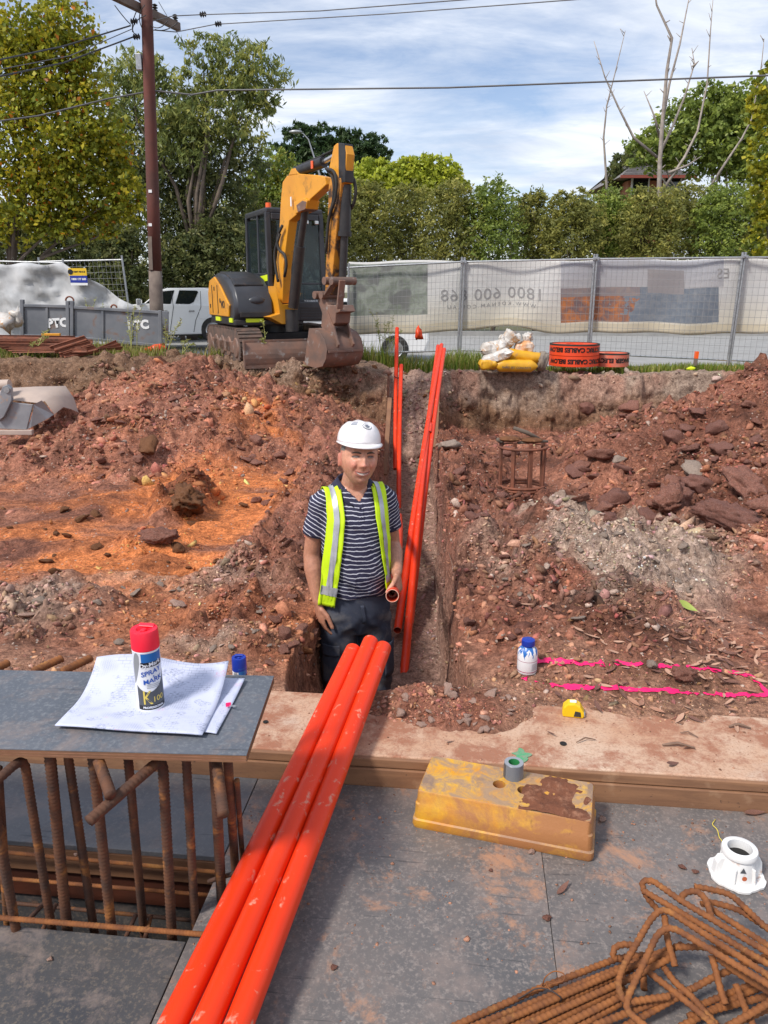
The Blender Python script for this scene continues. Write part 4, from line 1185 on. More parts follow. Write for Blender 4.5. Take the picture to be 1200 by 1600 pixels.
# trench shoring boards
for a, b, w, lb in (((684, 612), (680, 700), 11.2, 'brown board standing against the right trench wall'), ((609, 622), (601, 742), 10.8, 'thin rusty board standing against the left trench wall')):
    p = at_y(a[0], a[1], w); q_ = at_y(b[0], b[1], w - 1.0)
    mb = MB(); mb.beam(p, q_, 0.03, 0.06, (1, 0, 0)); tag(mb.build('timber_board', MAT['timber_brown'], bevel=0.004), lb, 'board')
# ---------------------------------------------------------------- yellow plastic fence block
def block():
    p0 = at_z(644, 1292, 0.0); p1 = at_z(926, 1348, 0.0)
    d = (p1 - p0); L = d.length; yaw = math.atan2(d.y, d.x); d.normalize(); nrm = Vector((-d.y, d.x, 0))
    W_ = 0.205; H = 0.118
    t = thing('fence_block', 'muddy yellow plastic fence foot with two round holes', 'fence block', p0 + d * L / 2 + nrm * W_ / 2, yaw)
    def ring(z, ins, r=0.014, n=4):
        x, y = L / 2 - ins, W_ / 2 - ins
        o = []
        for sx, sy, a0 in ((1, 1, 0), (-1, 1, 90), (-1, -1, 180), (1, -1, 270)):
            for k in range(n + 1):
                a = R(a0 + 90 * k / n)
                o.append(Vector((sx * (x - r) + r * math.cos(a), sy * (y - r) + r * math.sin(a), z)))
        return o
    def blockm():
        m, tt, b, o = new_mat('muddy_yellow_plastic')
        v = objco(tt)
        geo = N(tt, 'ShaderNodeNewGeometry'); sp = N(tt, 'ShaderNodeSeparateXYZ'); tt.links.new(geo.outputs['Normal'], sp.inputs[0])
        ye = mixc(tt, ramp2(tt, noise(tt, v, 9, 6, .65, .5), .36, .6), (0.62, 0.25, 0.012), (0.72, 0.40, 0.02))
        mudf = ramp2(tt, noise(tt, v, 6, 8, .7, .4), .32, .54)
        side = mixc(tt, mudf, ye, (0.37, 0.155, 0.055))
        mp = N(tt, 'ShaderNodeMapping'); mp.inputs['Scale'].default_value = (3, 3, 1); tt.links.new(v, mp.inputs[0])
        side = mixc(tt, ramp2(tt, noise(tt, mp.outputs[0], 5, 6, .7), .62, .72), side, (0.15, 0.065, 0.025))
        top = mixc(tt, ramp2(tt, noise(tt, v, 16, 8, .75, .8), .38, .56), ye, (0.36, 0.225, 0.13))
        top = mixc(tt, ramp2(tt, noise(tt, v, 7, 8, .7, .5), .50, .60), top, (0.25, 0.16, 0.11))
        col = mixc(tt, ramp2(tt, sp.outputs[2], .6, .9), side, top)
        tt.links.new(col, b.inputs['Base Color']); b.inputs['Roughness'].default_value = .55
        bump(tt, b, noise(tt, v, 60, 6, .7), .4, .003)
        return m
    MAT['block'] = blockm()
    prof = [(0.0, 0.001), (0.010, -0.002), (0.026, -0.001), (0.030, 0.0035), (0.075, 0.005), (0.079, 0.0085), (H - .004, 0.0105), (H, 0.0135)]
    rings = [ring(z, i) for z, i in prof]
    mb = MB(); mb.loft(rings, cap=False)
    # top face with the two holes left open: sectors between outer ring and each hole
    top = rings[-1]
    holes = [(-0.022, 0.005), (0.05, -0.002)]
    bm = bmesh.new()
    ov = [bm.verts.new(p) for p in top]
    ed = [bm.edges.new((ov[i], ov[(i + 1) % len(ov)])) for i in range(len(ov))]
    for hx, hy in holes:
        hv = [bm.verts.new((hx + 0.0185 * math.cos(a), hy + 0.0185 * math.sin(a), H)) for a in np.linspace(0, 2 * math.pi, 20, endpoint=False)]
        ed += [bm.edges.new((hv[i], hv[(i + 1) % 20])) for i in range(20)]
    bmesh.ops.triangle_fill(bm, use_beauty=True, use_dissolve=False, edges=ed)
    bm.verts.index_update()
    mb.add([v.co for v in bm.verts], [tuple(v.index for v in f.verts) for f in bm.faces]); bm.free()
    o = mb.build('block_shell', MAT['block'], t, smooth=40)
    for hx, hy in holes:
        mb = MB(); mb.lathe([(0.0183, H - .0003), (0.0175, H - .012), (0.017, 0.02), (0.001, 0.018)], (hx, hy, 0), 20); mb.build('socket_hole', MAT['block'], t, smooth=40)
    # mud smeared over the right end
    M = Matrix.Translation(t.location) @ Matrix.Rotation(yaw, 4, 'Z')
    nx, ny = 60, 40
    xs = np.linspace(0.045, L / 2 - .012, nx); ys = np.linspace(-W_ / 2 + .012, W_ / 2 - .012, ny)
    Xg, Yg = np.meshgrid(xs, ys, indexing='ij')
    e = np.minimum.reduce([(Xg - .045) / .06, (L / 2 - Xg) / .02, (W_ / 2 - np.abs(Yg)) / .03])
    hgt = 0.010 * (fbm(Xg * 14, Yg * 14, 5, 5) * 1.4 + 0.55 * (np.clip(e, -1, 1.4) - 0.75)) - 0.001
    hgt += 0.4 * clod(Xg, Yg, .03, 7, .6) * (hgt > .003)
    pts = [[M @ Vector((Xg[i, j], Yg[i, j], H + max(-0.004, hgt[i, j]))) for j in range(ny)] for i in range(nx)]
    mud = MB().grid(pts).build('mud_smear', MAT['mud'], None, smooth=True)
    tag(mud, 'red brown mud smeared over the right end of the yellow block', 'mud')
    return t, M, H
MAT['mud'] = rockm('red_brown_mud', (0.20, 0.075, 0.04), (0.145, 0.055, 0.03), (0.29, 0.135, 0.08))
blk, BM_, BH = block()
# roll of grey tape on the block
c = at_z(802, 1213, BH)
t = thing('tape_roll', 'small roll of grey tape with a green core on the yellow block', 'tape roll', c, 0.3)
MAT['tape_grey'] = pm('grey_tape', (0.16, 0.175, 0.20), rough=0.35)
MAT['tape_side'] = pm('grey_tape_side', (0.27, 0.285, 0.31), rough=0.5)
MAT['green'] = pm('green_core', (0.03, 0.22, 0.07), rough=0.5)
mb = MB(); mb.lathe([(0.0275, 0.001), (0.0285, 0), (0.0285, 0.048), (0.0275, 0.049)], (0, 0, 0), 36); mb.build('tape_wind', MAT['tape_grey'], t, smooth=40)
mb = MB(); mb.lathe([(0.0275, 0.049), (0.0165, 0.0488)], (0, 0, 0), 36); mb.build('tape_side', MAT['tape_side'], t)
mb = MB(); mb.lathe([(0.0165, 0.0488), (0.0165, 0.001)], (0, 0, 0), 30); mb.build('core', MAT['green'], t, smooth=True)
mb = MB(); mb.lathe([(0.0163, 0.012), (0.001, 0.012)], (0, 0, 0), 30); mb.build('core_label', MAT['can_dark'], t)
mb = MB(); mb.box((-0.0287, 0.002, 0.024), (0.001, 0.012, 0.044)); mb.build('loose_end', MAT['can_dark'], t)
# ---------------------------------------------------------------- white plastic cap (pipe collar) on the deck
c = at_z(1150, 1366, 0.0)
t = thing('pipe_collar', 'white plastic pipe collar with round flange and open top', 'plastic collar', c, R(-20))
pr = []
mb = MB()
n = 48
def fl(k): return 0.071 + 0.0022 * (1 if (k // 4) % 2 else -1)
rings = [[Vector((fl(k) * math.cos(2 * math.pi * k / n), fl(k) * math.sin(2 * math.pi * k / n), z_)) for k in range(n)] for z_ in (0.0, 0.006)]
rings.append([Vector((0.048 * math.cos(2 * math.pi * k / n), 0.048 * math.sin(2 * math.pi * k / n), 0.0075)) for k in range(n)])
mb.loft(rings, cap=False); mb.build('flange', MAT['white_p'], t, smooth=40)
mb = MB(); mb.lathe([(0.049, 0.0065), (0.0465, 0.03), (0.0415, 0.062), (0.040, 0.068), (0.0455, 0.070), (0.0465, 0.078), (0.044, 0.085), (0.034, 0.088), (0.031, 0.086), (0.0305, 0.02)], (0, 0, 0), 40); mb.build('collar_wall', MAT['white_p'], t, smooth=50)
mb = MB(); mb.lathe([(0.0312, 0.060), (0.001, 0.058)], (0, 0, 0), 30); mb.build('dark_bore', MAT['hole_shade'], t)
for k in range(6):
    a = R(20 + 60 * k)
    mb = MB(); rr = Vector((math.cos(a), math.sin(a), 0)); tt = Vector((-rr.y, rr.x, 0))
    w = 0.011 if k % 3 == 0 else 0.0022
    hgt = 0.060 if k % 3 == 0 else 0.05
    out_ = 0.064 if k % 3 == 0 else 0.057
    mb.prism([rr * 0.035 + Vector((0, 0, 0.007)), rr * out_ + Vector((0, 0, 0.007)), rr * (out_ - .004) + Vector((0, 0, hgt * .75)), rr * 0.052 + Vector((0, 0, hgt)), rr * 0.038 + Vector((0, 0, hgt))], tt * w * 2)
    mb.build('lug' if k % 3 == 0 else 'rib', MAT['white_p'], t, bevel=0.002)
for a, hgt, kind in ((-78, 0.048, 'tri'), (-72, 0.026, 'dot')):
    a = R(a); rr = Vector((math.cos(a), math.sin(a), -0.0)); tt = Vector((-rr.y, rr.x, 0)); up = Vector((-rr.x * .1, -rr.y * .1, 1)).normalized()
    p = rr * (0.0478 - hgt * .07 + .0012) + Vector((0, 0, hgt))
    if kind == 'tri': MB().add([p - tt * .008 - up * .006, p + tt * .008 - up * .006, p + up * .009], [(0, 1, 2)]).build('hazard_mark', MAT['can_dark'], t)
    else: MB().add([p + tt * .0065 * math.cos(b) + up * .0065 * math.sin(b) for b in np.linspace(0, 6.28, 16, endpoint=False)], [tuple(range(16))]).build('round_mark', pm('round_mark', (0.45, 0.10, 0.03), rough=.5), t)
# ---------------------------------------------------------------- bottle and tape measure
b = at_z(823, 1046, 0.0); 
X_, Y_, _h2 = march(np.array([823.0]), np.array([1047.0])); c = Vector((float(X_[0]), float(Y_[0]), Z(float(X_[0]), float(Y_[0])) - 0.004))
k_ = c.y / 2.69
t = thing('bottle', 'white plastic bottle with blue cap and blue drips at the pink line', 'bottle', c, 0.2)
r = 0.038 * k_
prof = [(0.001, 0), (r * .92, 0), (r, 0.006), (r, 0.078), (r * .93, 0.092), (r * .62, 0.104), (r * .56, 0.106), (r * .56, 0.112)]
def botm():
    m, tt, bs, o = new_mat('paint_splashed_white')
    v = objco(tt); mp = N(tt, 'ShaderNodeMapping'); mp.inputs['Scale'].default_value = (1, 1, 0.22); tt.links.new(v, mp.inputs[0])
    sz = N(tt, 'ShaderNodeSeparateXYZ'); tt.links.new(v, sz.inputs[0])
    nn = noise(tt, mp.outputs[0], 70, 4, .6)
    ad_ = N(tt, 'ShaderNodeMath', operation='MULTIPLY_ADD'); ad_.inputs[1].default_value = 4.5; tt.links.new(sz.outputs[2], ad_.inputs[0]); tt.links.new(nn, ad_.inputs[2])
    f = ramp2(tt, ad_.outputs[0], 0.90, 0.94)
    col = mixc(tt, f, (0.74, 0.73, 0.74), (0.02, 0.13, 0.42)); tt.links.new(col, bs.inputs['Base Color']); bs.inputs['Roughness'].default_value = .35
    return m
MAT['bot'] = botm()
MB().lathe(prof, (0, 0, 0), 32).build('bottle_body', MAT['bot'], t, smooth=40)
MB().lathe([(r * .66, 0.108), (r * .68, 0.110), (r * .66, 0.130), (r * .5, 0.133), (0.001, 0.133)], (0, 0, 0), 24).build('cap', MAT['cap_blue'], t, smooth=40)
for z0, z1, mk in ((0.010, 0.0125, 'maroon'), (0.052, 0.0535, 'maroon')):
    if 'maroon' not in MAT: MAT['maroon'] = pm('maroon_print', (0.30, 0.012, 0.07), rough=.5)
    MB().lathe([(r + .0004, z0), (r + .0004, z1)], (0, 0, 0), 32).build('label_line', MAT[mk], t, smooth=True)
for k in range(6):
    pts = [[((r + .0005) * math.sin(a), -(r + .0005) * math.cos(a), 0.02 + .0045 * k + j * .0016) for j in range(2)] for a in np.linspace(0.1, .85, 8)]
    MB().grid(pts).build('label_line', MAT['can_grey'], t)
X_, Y_, _h2 = march(np.array([895.0]), np.array([1116.0])); zc = max(Z(float(X_[0]), float(Y_[0])), 0.0955)
c = at_z(895, 1117, zc)
t = thing('tape_measure', 'yellow and black tape measure lying on the concrete edge', 'tape measure', c, R(-12))
MAT['tm_yellow'] = pm('tape_measure_yellow', (0.80, 0.50, 0.008), rough=0.35)
ol = [(-0.035, 0), (0.034, 0), (0.037, 0.010), (0.036, 0.02), (0.022, 0.043), (0.004, 0.052), (-0.020, 0.049), (-0.034, 0.034), (-0.037, 0.014)]
MB().prism([Vector((x, 0, z_)) for x, z_ in ol], (0, 0.040, 0)).build('case', MAT['tm_yellow'], t, bevel=0.004)
MB().prism([Vector((x, -.0205, z_)) for x, z_ in ((0.002, 0.006), (0.027, 0.006), (0.024, 0.024), (0.006, 0.026))], (0, 0.0025, 0)).build('grip', MAT['rubber'], t, bevel=.001)
MB().box((-0.002, 0, 0.0525), (0.022, 0.016, 0.003), (0, -.05, 0)).build('lock_button', MAT['white_p'], t, bevel=.001)
MB().box((0.0385, 0, 0.006), (0.004, 0.024, 0.008)).build('hook', MAT['chrome'], t)
# ---------------------------------------------------------------- pink set-out lines sprayed on the soil
def spray(pts, w, label):
    P = []
    for px, py in pts:
        X, Y, h = march(np.array([float(px)]), np.array([float(py)])); P.append(Vector((float(X[0]), float(Y[0]), 0)))
    P = resample(P, 0.004)
    r = np.random.default_rng(3); vs = []; fs = []
    x = np.array([p.x for p in P]); y = np.array([p.y for p in P])
    tx = np.gradient(x); ty = np.gradient(y); l = np.hypot(tx, ty); nx, ny = -ty / l, tx / l
    K = 17; off = np.linspace(-w, w, K)
    Xg = x[:, None] + nx[:, None] * off; Yg = y[:, None] + ny[:, None] * off
    Xg += 0.006 * fbm(x * 9, y * 9, 3, 6)[:, None]; Yg += 0.008 * fbm(x * 7, y * 7, 3, 7)[:, None]
    Hg = Hfun(Xg, Yg)[0] + 0.004
    keep = (1 - np.abs(np.linspace(-1, 1, K))) * 1.5 + 1.7 * fbm(Xg * 55, Yg * 55, 3, 8) + 0.9 * fbm(Xg * 7, Yg * 7, 2, 9) > 0.42
    n = len(x)
    for i in range(n - 1):
        for j in range(K - 1):
            if keep[i, j] and keep[i + 1, j] and keep[i, j + 1] and keep[i + 1, j + 1]: fs.append((i * K + j, i * K + j + 1, (i + 1) * K + j + 1, (i + 1) * K + j))
    vs = np.stack([Xg, Yg, Hg], -1).reshape(-1, 3).tolist()
    mb = MB(); mb.add(vs, fs)
    me = mb.mesh('paint_line'); bm = bmesh.new(); bm.from_mesh(me)
    bmesh.ops.delete(bm, geom=[v for v in bm.verts if not v.link_faces], context='VERTS'); bm.to_mesh(me); bm.free()
    o = finish(me, 'paint_line', MAT['pink'], None, False, True, 0, None)
    so = o.modifiers.new('thick', 'SOLIDIFY'); so.thickness = 0.0008
    tag(o, label, 'paint mark')
spray([(836, 1033), (880, 1035), (940, 1039), (1010, 1042), (1080, 1047), (1150, 1053), (1172, 1056), (1186, 1068), (1204, 1090)], 0.016, 'far line and right end of the sprayed pink rectangle')
spray([(836, 1034), (828, 1052), (822, 1064)], 0.018, 'short left end of the sprayed pink rectangle by the bottle')
spray([(822, 1064), (860, 1070), (920, 1076), (990, 1079), (1060, 1083), (1130, 1086), (1204, 1088)], 0.015, 'near line of the sprayed pink rectangle')
# green spray blotch beside the tape roll
p = at_z(815, 1180, 0.097)
vs = [p + Vector((0.025 * math.cos(a) * (1 + .35 * math.sin(5 * a + 1)), 0.03 * math.sin(a) * (1 + .3 * math.cos(4 * a)), 0)) for a in np.linspace(0, 6.28, 40, endpoint=False)]
tag(MB().prism(vs, (0, 0, .002)).build('paint_spot', pm('green_spray', (0.05, 0.33, 0.14), (0.20, 0.28, 0.18), 60, .8)), 'green spray paint spot on the concrete behind the tape roll', 'paint mark')
# ---------------------------------------------------------------- trees
def leaf_cloud(blobs, Y, count, size, pal, seed, elong=1.7, droop=0.0, sub=14, depth=0.8, tip=None, shell=0.55):
    """leaves gathered in clumps spread through the crown's lobes"""
    r = np.random.default_rng(seed)
    size = size * 0.62; count = int(count * 2.1)
    pal = [tuple(min(0.6, 2.25 * c) for c in p) for p in pal]
    cs = []; rad = []
    for b in blobs:
        px, py, rx, ry = b[:4]; dY = b[4] if len(b) > 4 else 0
        c = at_y(px, py, Y + dY); k = (Y + dY) / 1170
        cs.append(c); rad.append((rx * k, min(rx, ry) * k * 1.1 * depth, ry * k))
    cs = np.array([c[:] for c in cs]); rad = np.array(rad)
    vol = (rad[:, 0] * rad[:, 2]); p = vol / vol.sum()
    ncl = max(8, int(count / sub))
    bi = r.choice(len(blobs), ncl, p=p)
    d = r.standard_normal((ncl, 3)); d /= np.linalg.norm(d, axis=1)[:, None]
    rr = shell + (1.22 - shell) * r.uniform(0, 1, ncl) ** 0.75
    cc = cs[bi] + d * rad[bi] * rr[:, None]
    crad = np.minimum(rad[bi].min(1) * r.uniform(0.14, 0.32, ncl), 0.9)
    tone = r.uniform(0, 1, ncl)
    ci = np.repeat(np.arange(ncl), sub)
    n = len(ci)
    pos = cc[ci] + r.standard_normal((n, 3)) * (crad[ci] * 0.6)[:, None] * np.array([1, 1, 0.75])
    ax = r.standard_normal((n, 3)); ax[:, 2] = ax[:, 2] * (1 - droop) - droop * 1.6
    ax /= np.linalg.norm(ax, axis=1)[:, None]
    nr_ = r.standard_normal((n, 3)); sd_ = np.cross(ax, nr_); sd_ /= np.linalg.norm(sd_, axis=1)[:, None]
    L = size * r.uniform(0.6, 1.3, n)[:, None]; Wd = L / elong
    up = np.cross(sd_, ax)
    q = np.stack([pos - ax * L * .5, pos + sd_ * Wd * .5 + up * Wd * .12, pos + ax * L * .5, pos - sd_ * Wd * .5 + up * Wd * .12], 1)
    pal = np.array(pal)
    t = np.clip(tone[ci] * 0.65 + 0.35 * r.uniform(0, 1, n), 0, 0.999) * (len(pal) - 1)
    i0 = t.astype(int); f = (t - i0)[:, None]
    col = pal[i0] * (1 - f) + pal[np.minimum(i0 + 1, len(pal) - 1)] * f
    col *= r.uniform(0.75, 1.3, (n, 1))
    if tip is not None:
        m = r.uniform(0, 1, n) < tip[1]
        col[m] = np.array(tip[0]) * r.uniform(.7, 1.2, (m.sum(), 1))
    return q, np.repeat(np.clip(col, 0.008, 0.7), 4, 0), cs, rad, cc
def branchy(mb, base, tops, r0, wob, seed):
    rr = random.Random(seed)
    fork = base.lerp(sum(tops, Vector()) / len(tops), 0.35)
    mb.tube([base, base.lerp(fork, .5) + Vector((rr.uniform(-wob, wob), 0, 0)), fork], [r0, r0 * .85, r0 * .7], 7)
    for tpt in tops:
        m1 = fork.lerp(tpt, .4) + Vector((rr.uniform(-wob, wob), rr.uniform(-wob, wob), rr.uniform(0, wob)))
        m2 = fork.lerp(tpt, .75) + Vector((rr.uniform(-wob, wob), rr.uniform(-wob, wob), 0))
        mb.tube([fork, m1, m2, tpt], [r0 * .5, r0 * .34, r0 * .2, r0 * .06], 5)
def tree(name, label, blobs, Y, count, size, pal, seed, trunk=None, cat='tree', group=None, bark='bark', r0=None, gz_=-0.14, **kw):
    q, col, cs, rad, cc = leaf_cloud(blobs, Y, count, size, pal, seed, **kw)
    c = cs.mean(0)
    bx = at_y(trunk[0], 520, Y).x if trunk else c[0]
    base = Vector((bx, Y, gz_))
    t = thing(name, label, cat, base, 0, group)
    n = len(q)
    v = q.reshape(-1, 3) - np.array(base[:])
    me = np_mesh('crown', v, np.arange(n * 4).reshape(-1, 4), 4)
    set_col(me, 'Col', col); me.materials.append(MAT['leaf'])
    o = bpy.data.objects.new('crown', me); COL.objects.link(o); o.parent = t
    mb = MB(); h = max(cs[:, 2]) - gz_
    tops = [Vector(p) for p in cs[::2]][:6]
    rs_ = np.random.default_rng(seed + 1)
    tops += [Vector(cc[i]) for i in rs_.integers(0, len(cc), 3)]
    branchy(mb, base, tops, r0 or h * 0.016, h * 0.04, seed)
    mb.build('trunk', MAT[bark], t, True, smooth=True)
    return t
PY = [(0.045, 0.062, 0.010), (0.10, 0.115, 0.012), (0.175, 0.165, 0.013), (0.26, 0.205, 0.015)]
EU = [(0.050, 0.065, 0.022), (0.085, 0.105, 0.032), (0.14, 0.15, 0.042), (0.25, 0.23, 0.055)]
DK = [(0.028, 0.038, 0.016), (0.050, 0.062, 0.022), (0.085, 0.090, 0.030), (0.12, 0.115, 0.04)]
HG = [(0.055, 0.062, 0.020), (0.10, 0.105, 0.028), (0.15, 0.145, 0.038), (0.23, 0.205, 0.05)]
YG = [(0.11, 0.14, 0.02), (0.20, 0.22, 0.025), (0.30, 0.29, 0.03)]
GR = [(0.06, 0.085, 0.022), (0.11, 0.14, 0.03), (0.19, 0.21, 0.04)]
CO = [(0.016, 0.032, 0.014), (0.028, 0.05, 0.018), (0.05, 0.07, 0.025)]
tree('plane_tree', 'large yellow green tree with broad leaves at the left edge', [(30, 60, 62, 42), (98, 52, 42, 40), (40, 130, 95, 60), (120, 110, 30, 40), (70, 210, 105, 70), (150, 225, 45, 35), (130, 290, 75, 48), (30, 310, 90, 55), (195, 300, 30, 32), (90, 350, 90, 26), (180, 340, 40, 20)],
     19, 14000, 0.19, PY, 11, trunk=(-20,), elong=1.5, sub=11, tip=((0.55, 0.19, 0.02), 0.03), shell=0.3)
tree('gum_tree', 'tall open gum tree with drooping leaves behind the power pole', [(205, 112, 38, 28), (240, 120, 20, 26), (318, 86, 32, 22), (362, 98, 34, 28), (405, 118, 36, 34), (370, 135, 50, 24), (300, 140, 45, 24), (250, 178, 60, 40), (340, 190, 62, 38), (185, 150, 22, 24), (285, 220, 50, 40), (410, 160, 18, 20)],
     27, 7600, 0.34, EU, 12, trunk=(300,), elong=3.6, droop=0.65, sub=16, bark='bark', r0=.2, shell=0.4)
tree('gum_tree', 'lower dark gum standing beside the power pole base', [(210, 235, 60, 50), (190, 200, 30, 25), (270, 270, 75, 55), (345, 255, 55, 50), (230, 320, 75, 55), (330, 330, 60, 50), (370, 220, 20, 40), (290, 380, 70, 40)],
     28, 10000, 0.32, DK, 13, trunk=(260,), elong=3.2, droop=0.5, sub=16, bark='bark')
tree('gum_tree', 'small bright gum between the tall gum and the excavator boom', [(425, 262, 34, 22), (412, 290, 34, 24), (445, 290, 28, 24), (400, 325, 40, 30), (440, 330, 40, 34)],
     31, 5000, 0.26, GR, 14, trunk=(420,), elong=2.4, droop=0.4, tip=((0.36, 0.32, 0.05), 0.15))
tree('conifer', 'dark layered conifer far behind the excavator boom', [(470, 206, 26, 10), (500, 212, 44, 13), (545, 222, 46, 13), (590, 243, 24, 12), (470, 232, 40, 12), (520, 240, 60, 16), (562, 232, 16, 18), (585, 228, 8, 14), (500, 255, 60, 18)],
     48, 6500, 0.5, CO, 15, trunk=(510,), elong=3.0, droop=0.45, sub=18)
tree('round_tree', 'yellow green round topped tree above the hedge right of the boom', [(588, 282, 40, 22), (640, 268, 38, 16), (672, 270, 42, 20), (640, 290, 60, 24), (700, 292, 28, 16), (560, 300, 24, 26)],
     40, 7000, 0.36, YG, 16, trunk=(640,), elong=1.8)
for i, (x, y, rx, ry, Yt, pl, lb) in enumerate([
    (60, 478, 75, 52, 27.5, DK, 'low dark shrub behind the draped left fence'),
    (215, 470, 70, 50, 27.5, DK, 'low dark shrub behind the foot of the power pole'),
    (345, 478, 60, 50, 28, DK, 'low dark shrub behind the utility tray'),
    (455, 470, 60, 52, 30, DK, 'low dark shrub behind the excavator body'),
    (35, 372, 80, 62, 25, DK, 'dark shrub behind the left fence at the picture edge'),
    (125, 385, 70, 62, 26, DK, 'dark shrub behind the yellow and blue fence sign'),
    (185, 400, 45, 60, 25, DK, 'dark shrub left of the power pole'),
    (285, 420, 50, 62, 26.5, DK, 'dark shrub above the silver utility vehicle'),
    (345, 385, 50, 70, 27, DK, 'dark shrub just left of the excavator cab'),
    (415, 375, 50, 70, 29, HG, 'olive shrub behind the excavator cab'),
    (505, 350, 55, 62, 30, HG, 'olive shrub behind the excavator arm'),
    (575, 350, 42, 70, 31, HG, 'hedge tree just right of the excavator arm'),
    (640, 350, 46, 68, 32, HG, 'hedge tree under the yellow green tree'),
    (705, 345, 44, 66, 31, HG, 'hedge tree above the first fence post'),
    (768, 345, 44, 68, 31, GR, 'greener hedge tree with dark stems in the middle of the hedge'),
    (835, 352, 42, 56, 32, HG, 'low hedge tree under the blue gap of sky'),
    (895, 350, 44, 58, 31, HG, 'hedge tree above the middle fence post'),
    (955, 348, 46, 60, 32, GR, 'greener hedge tree below the tiled roof'),
    (1015, 350, 46, 62, 31, HG, 'hedge tree in front of the bare tree'),
    (1075, 345, 46, 66, 32, HG, 'hedge tree right of the bare tree'),
    (1130, 345, 44, 66, 31, GR, 'greener hedge tree near the right end of the hedge'),
    (1190, 350, 46, 66, 31, HG, 'last hedge tree at the right edge')]):
    bl = [(x, y - ry * .45, rx * .62, ry * .42), (x - rx * .4, y - ry * .1, rx * .6, ry * .5), (x + rx * .42, y - ry * .12, rx * .6, ry * .5), (x, y + ry * .35, rx * .95, ry * .55), (x + rx * .15, y - ry * .72, rx * .25, ry * .2), (x - rx * .3, y - ry * .62, rx * .25, ry * .22), (x, y + ry * .8, rx * .9, ry * .5)]
    tree('hedge_tree', lb, bl, Yt, 5200, 0.24, pl, 40 + i, trunk=(x,), group='hedge trees beyond the road', elong=2.6, droop=0.25, sub=16, r0=0.09, shell=0.3)
tree('street_tree', 'tall leafy tree behind the bare trunk on the right', [(1110, 168, 42, 26), (1068, 200, 44, 30), (1140, 190, 44, 30), (1170, 170, 34, 30), (1030, 235, 40, 24), (1100, 235, 60, 30), (1165, 240, 50, 40)], 42, 8000, 0.42, GR, 70, trunk=(1140,), elong=1.7, sub=14, bark='bark_pale', shell=0.45)
tree('street_tree', 'dark rounded tree behind the tiled roof', [(985, 262, 26, 20), (1010, 240, 26, 18), (960, 280, 14, 14)], 52, 2500, 0.4, DK, 71, trunk=(985,))
tree('plane_tree', 'yellow leaved tree cut off by the right edge', [(1197, 120, 14, 20), (1190, 165, 20, 22), (1202, 230, 24, 50), (1192, 300, 22, 40), (1200, 370, 26, 40)], 20, 1500, 0.2, PY, 72, trunk=(1260,), elong=1.2, sub=10)
# bare trees
def bare(label, limbs, Y, r):
    p0 = at_y(*limbs[0][0], Y)
    t = thing('bare_tree', label, 'tree', (p0.x, Y, -0.14))
    for k, l in enumerate(limbs):
        pts = [at_y(px, py, Y + 0.12 * j * (1 if k % 2 else -1)) for j, (px, py) in enumerate(l)]
        n = len(pts); ra = r * (1.0 if k == 0 else 0.55)
        mb = MB(); mb.tube(pts, [ra * (1 - 0.8 * i / (n - 1)) for i in range(n)], 7)
        rr = random.Random(k)
        for i in range(1, n):                                # snapped side shoots
            for q_ in range(2):
                p = pts[i - 1].lerp(pts[i], rr.uniform(.2, 1)); d = Vector((rr.choice((-1, 1)) * rr.uniform(.1, .22), 0, rr.uniform(.08, .3)))
                mb.tube([p, p + d], [ra * .25, ra * .12], 4)
        mb.build('trunk' if k == 0 else 'limb', MAT['bark_pale'], t, True, smooth=True)
bare('pale bare trunk with upright snapped limbs against the sky', [[(1030, 430), (1029, 330), (1031, 250), (1035, 190), (1042, 110), (1050, 60), (1026, 8), (1022, -20)], [(1035, 190), (1046, 130), (1062, 70), (1072, 20), (1080, -20)], [(1027, 246), (990, 215), (965, 165), (945, 120), (928, 64)],
     [(1031, 240), (1050, 200), (1070, 150), (1085, 100), (1081, 75)], [(1082, 105), (1092, 95)], [(1034, 300), (1070, 245), (1090, 205), (1105, 130), (1110, 50), (1114, 0)], [(1031, 215), (1022, 180), (1006, 142)], [(1045, 270), (1075, 258), (1096, 244)]], 34, 0.115)
bare('thin bare stem left of the pale trunk', [[(950, 330), (947, 275), (943, 215), (948, 165), (962, 110), (977, 48)], [(948, 165), (953, 150), (958, 150)]], 35, 0.06)
bare('leaning bare branch in front of the tall leafy tree', [[(1105, 300), (1130, 260), (1160, 215), (1175, 185), (1190, 100), (1194, 60)]], 36, 0.06)
# house
h0 = at_y(958, 292, 50)
t = thing('house', 'brick house with a grey tiled roof half hidden by the trees', 'house', (at_y(1015, 300, 53).x, 53, -0.14))
MAT['brick_w'] = pm('brick_wall', (0.38, 0.15, 0.08), (0.30, 0.115, 0.065), 3, 0.85)
MAT['tile'] = pm('grey_roof_tile', (0.22, 0.205, 0.20), (0.15, 0.14, 0.14), 4, 0.8)
xa, xb = at_y(975, 280, 50).x, at_y(1075, 280, 50).x
zr = at_y(1000, 277, 50).z; zp = at_y(1020, 262, 53).z
mb = MB(); mb.box(((xa + xb) / 2, 54, (zr - .14) / 2 - .1), (xb - xa - .8, 7, zr + .1)); mb.build('wall', MAT['brick_w'], t, True)
mb = MB(); mb.add([(xa - .3, 49.6, zr), (xb + .3, 49.6, zr), (xb + .3, 58.4, zr), (xa - .3, 58.4, zr), (xa + 2.2, 54, zp + 1.0), (xb - 2.2, 54, zp + 1.0)], [(0, 1, 5, 4), (1, 2, 5), (2, 3, 4, 5), (3, 0, 4), (3, 2, 1, 0)])
rf = mb.build('roof', MAT['tile'], t, True)
mb = MB()
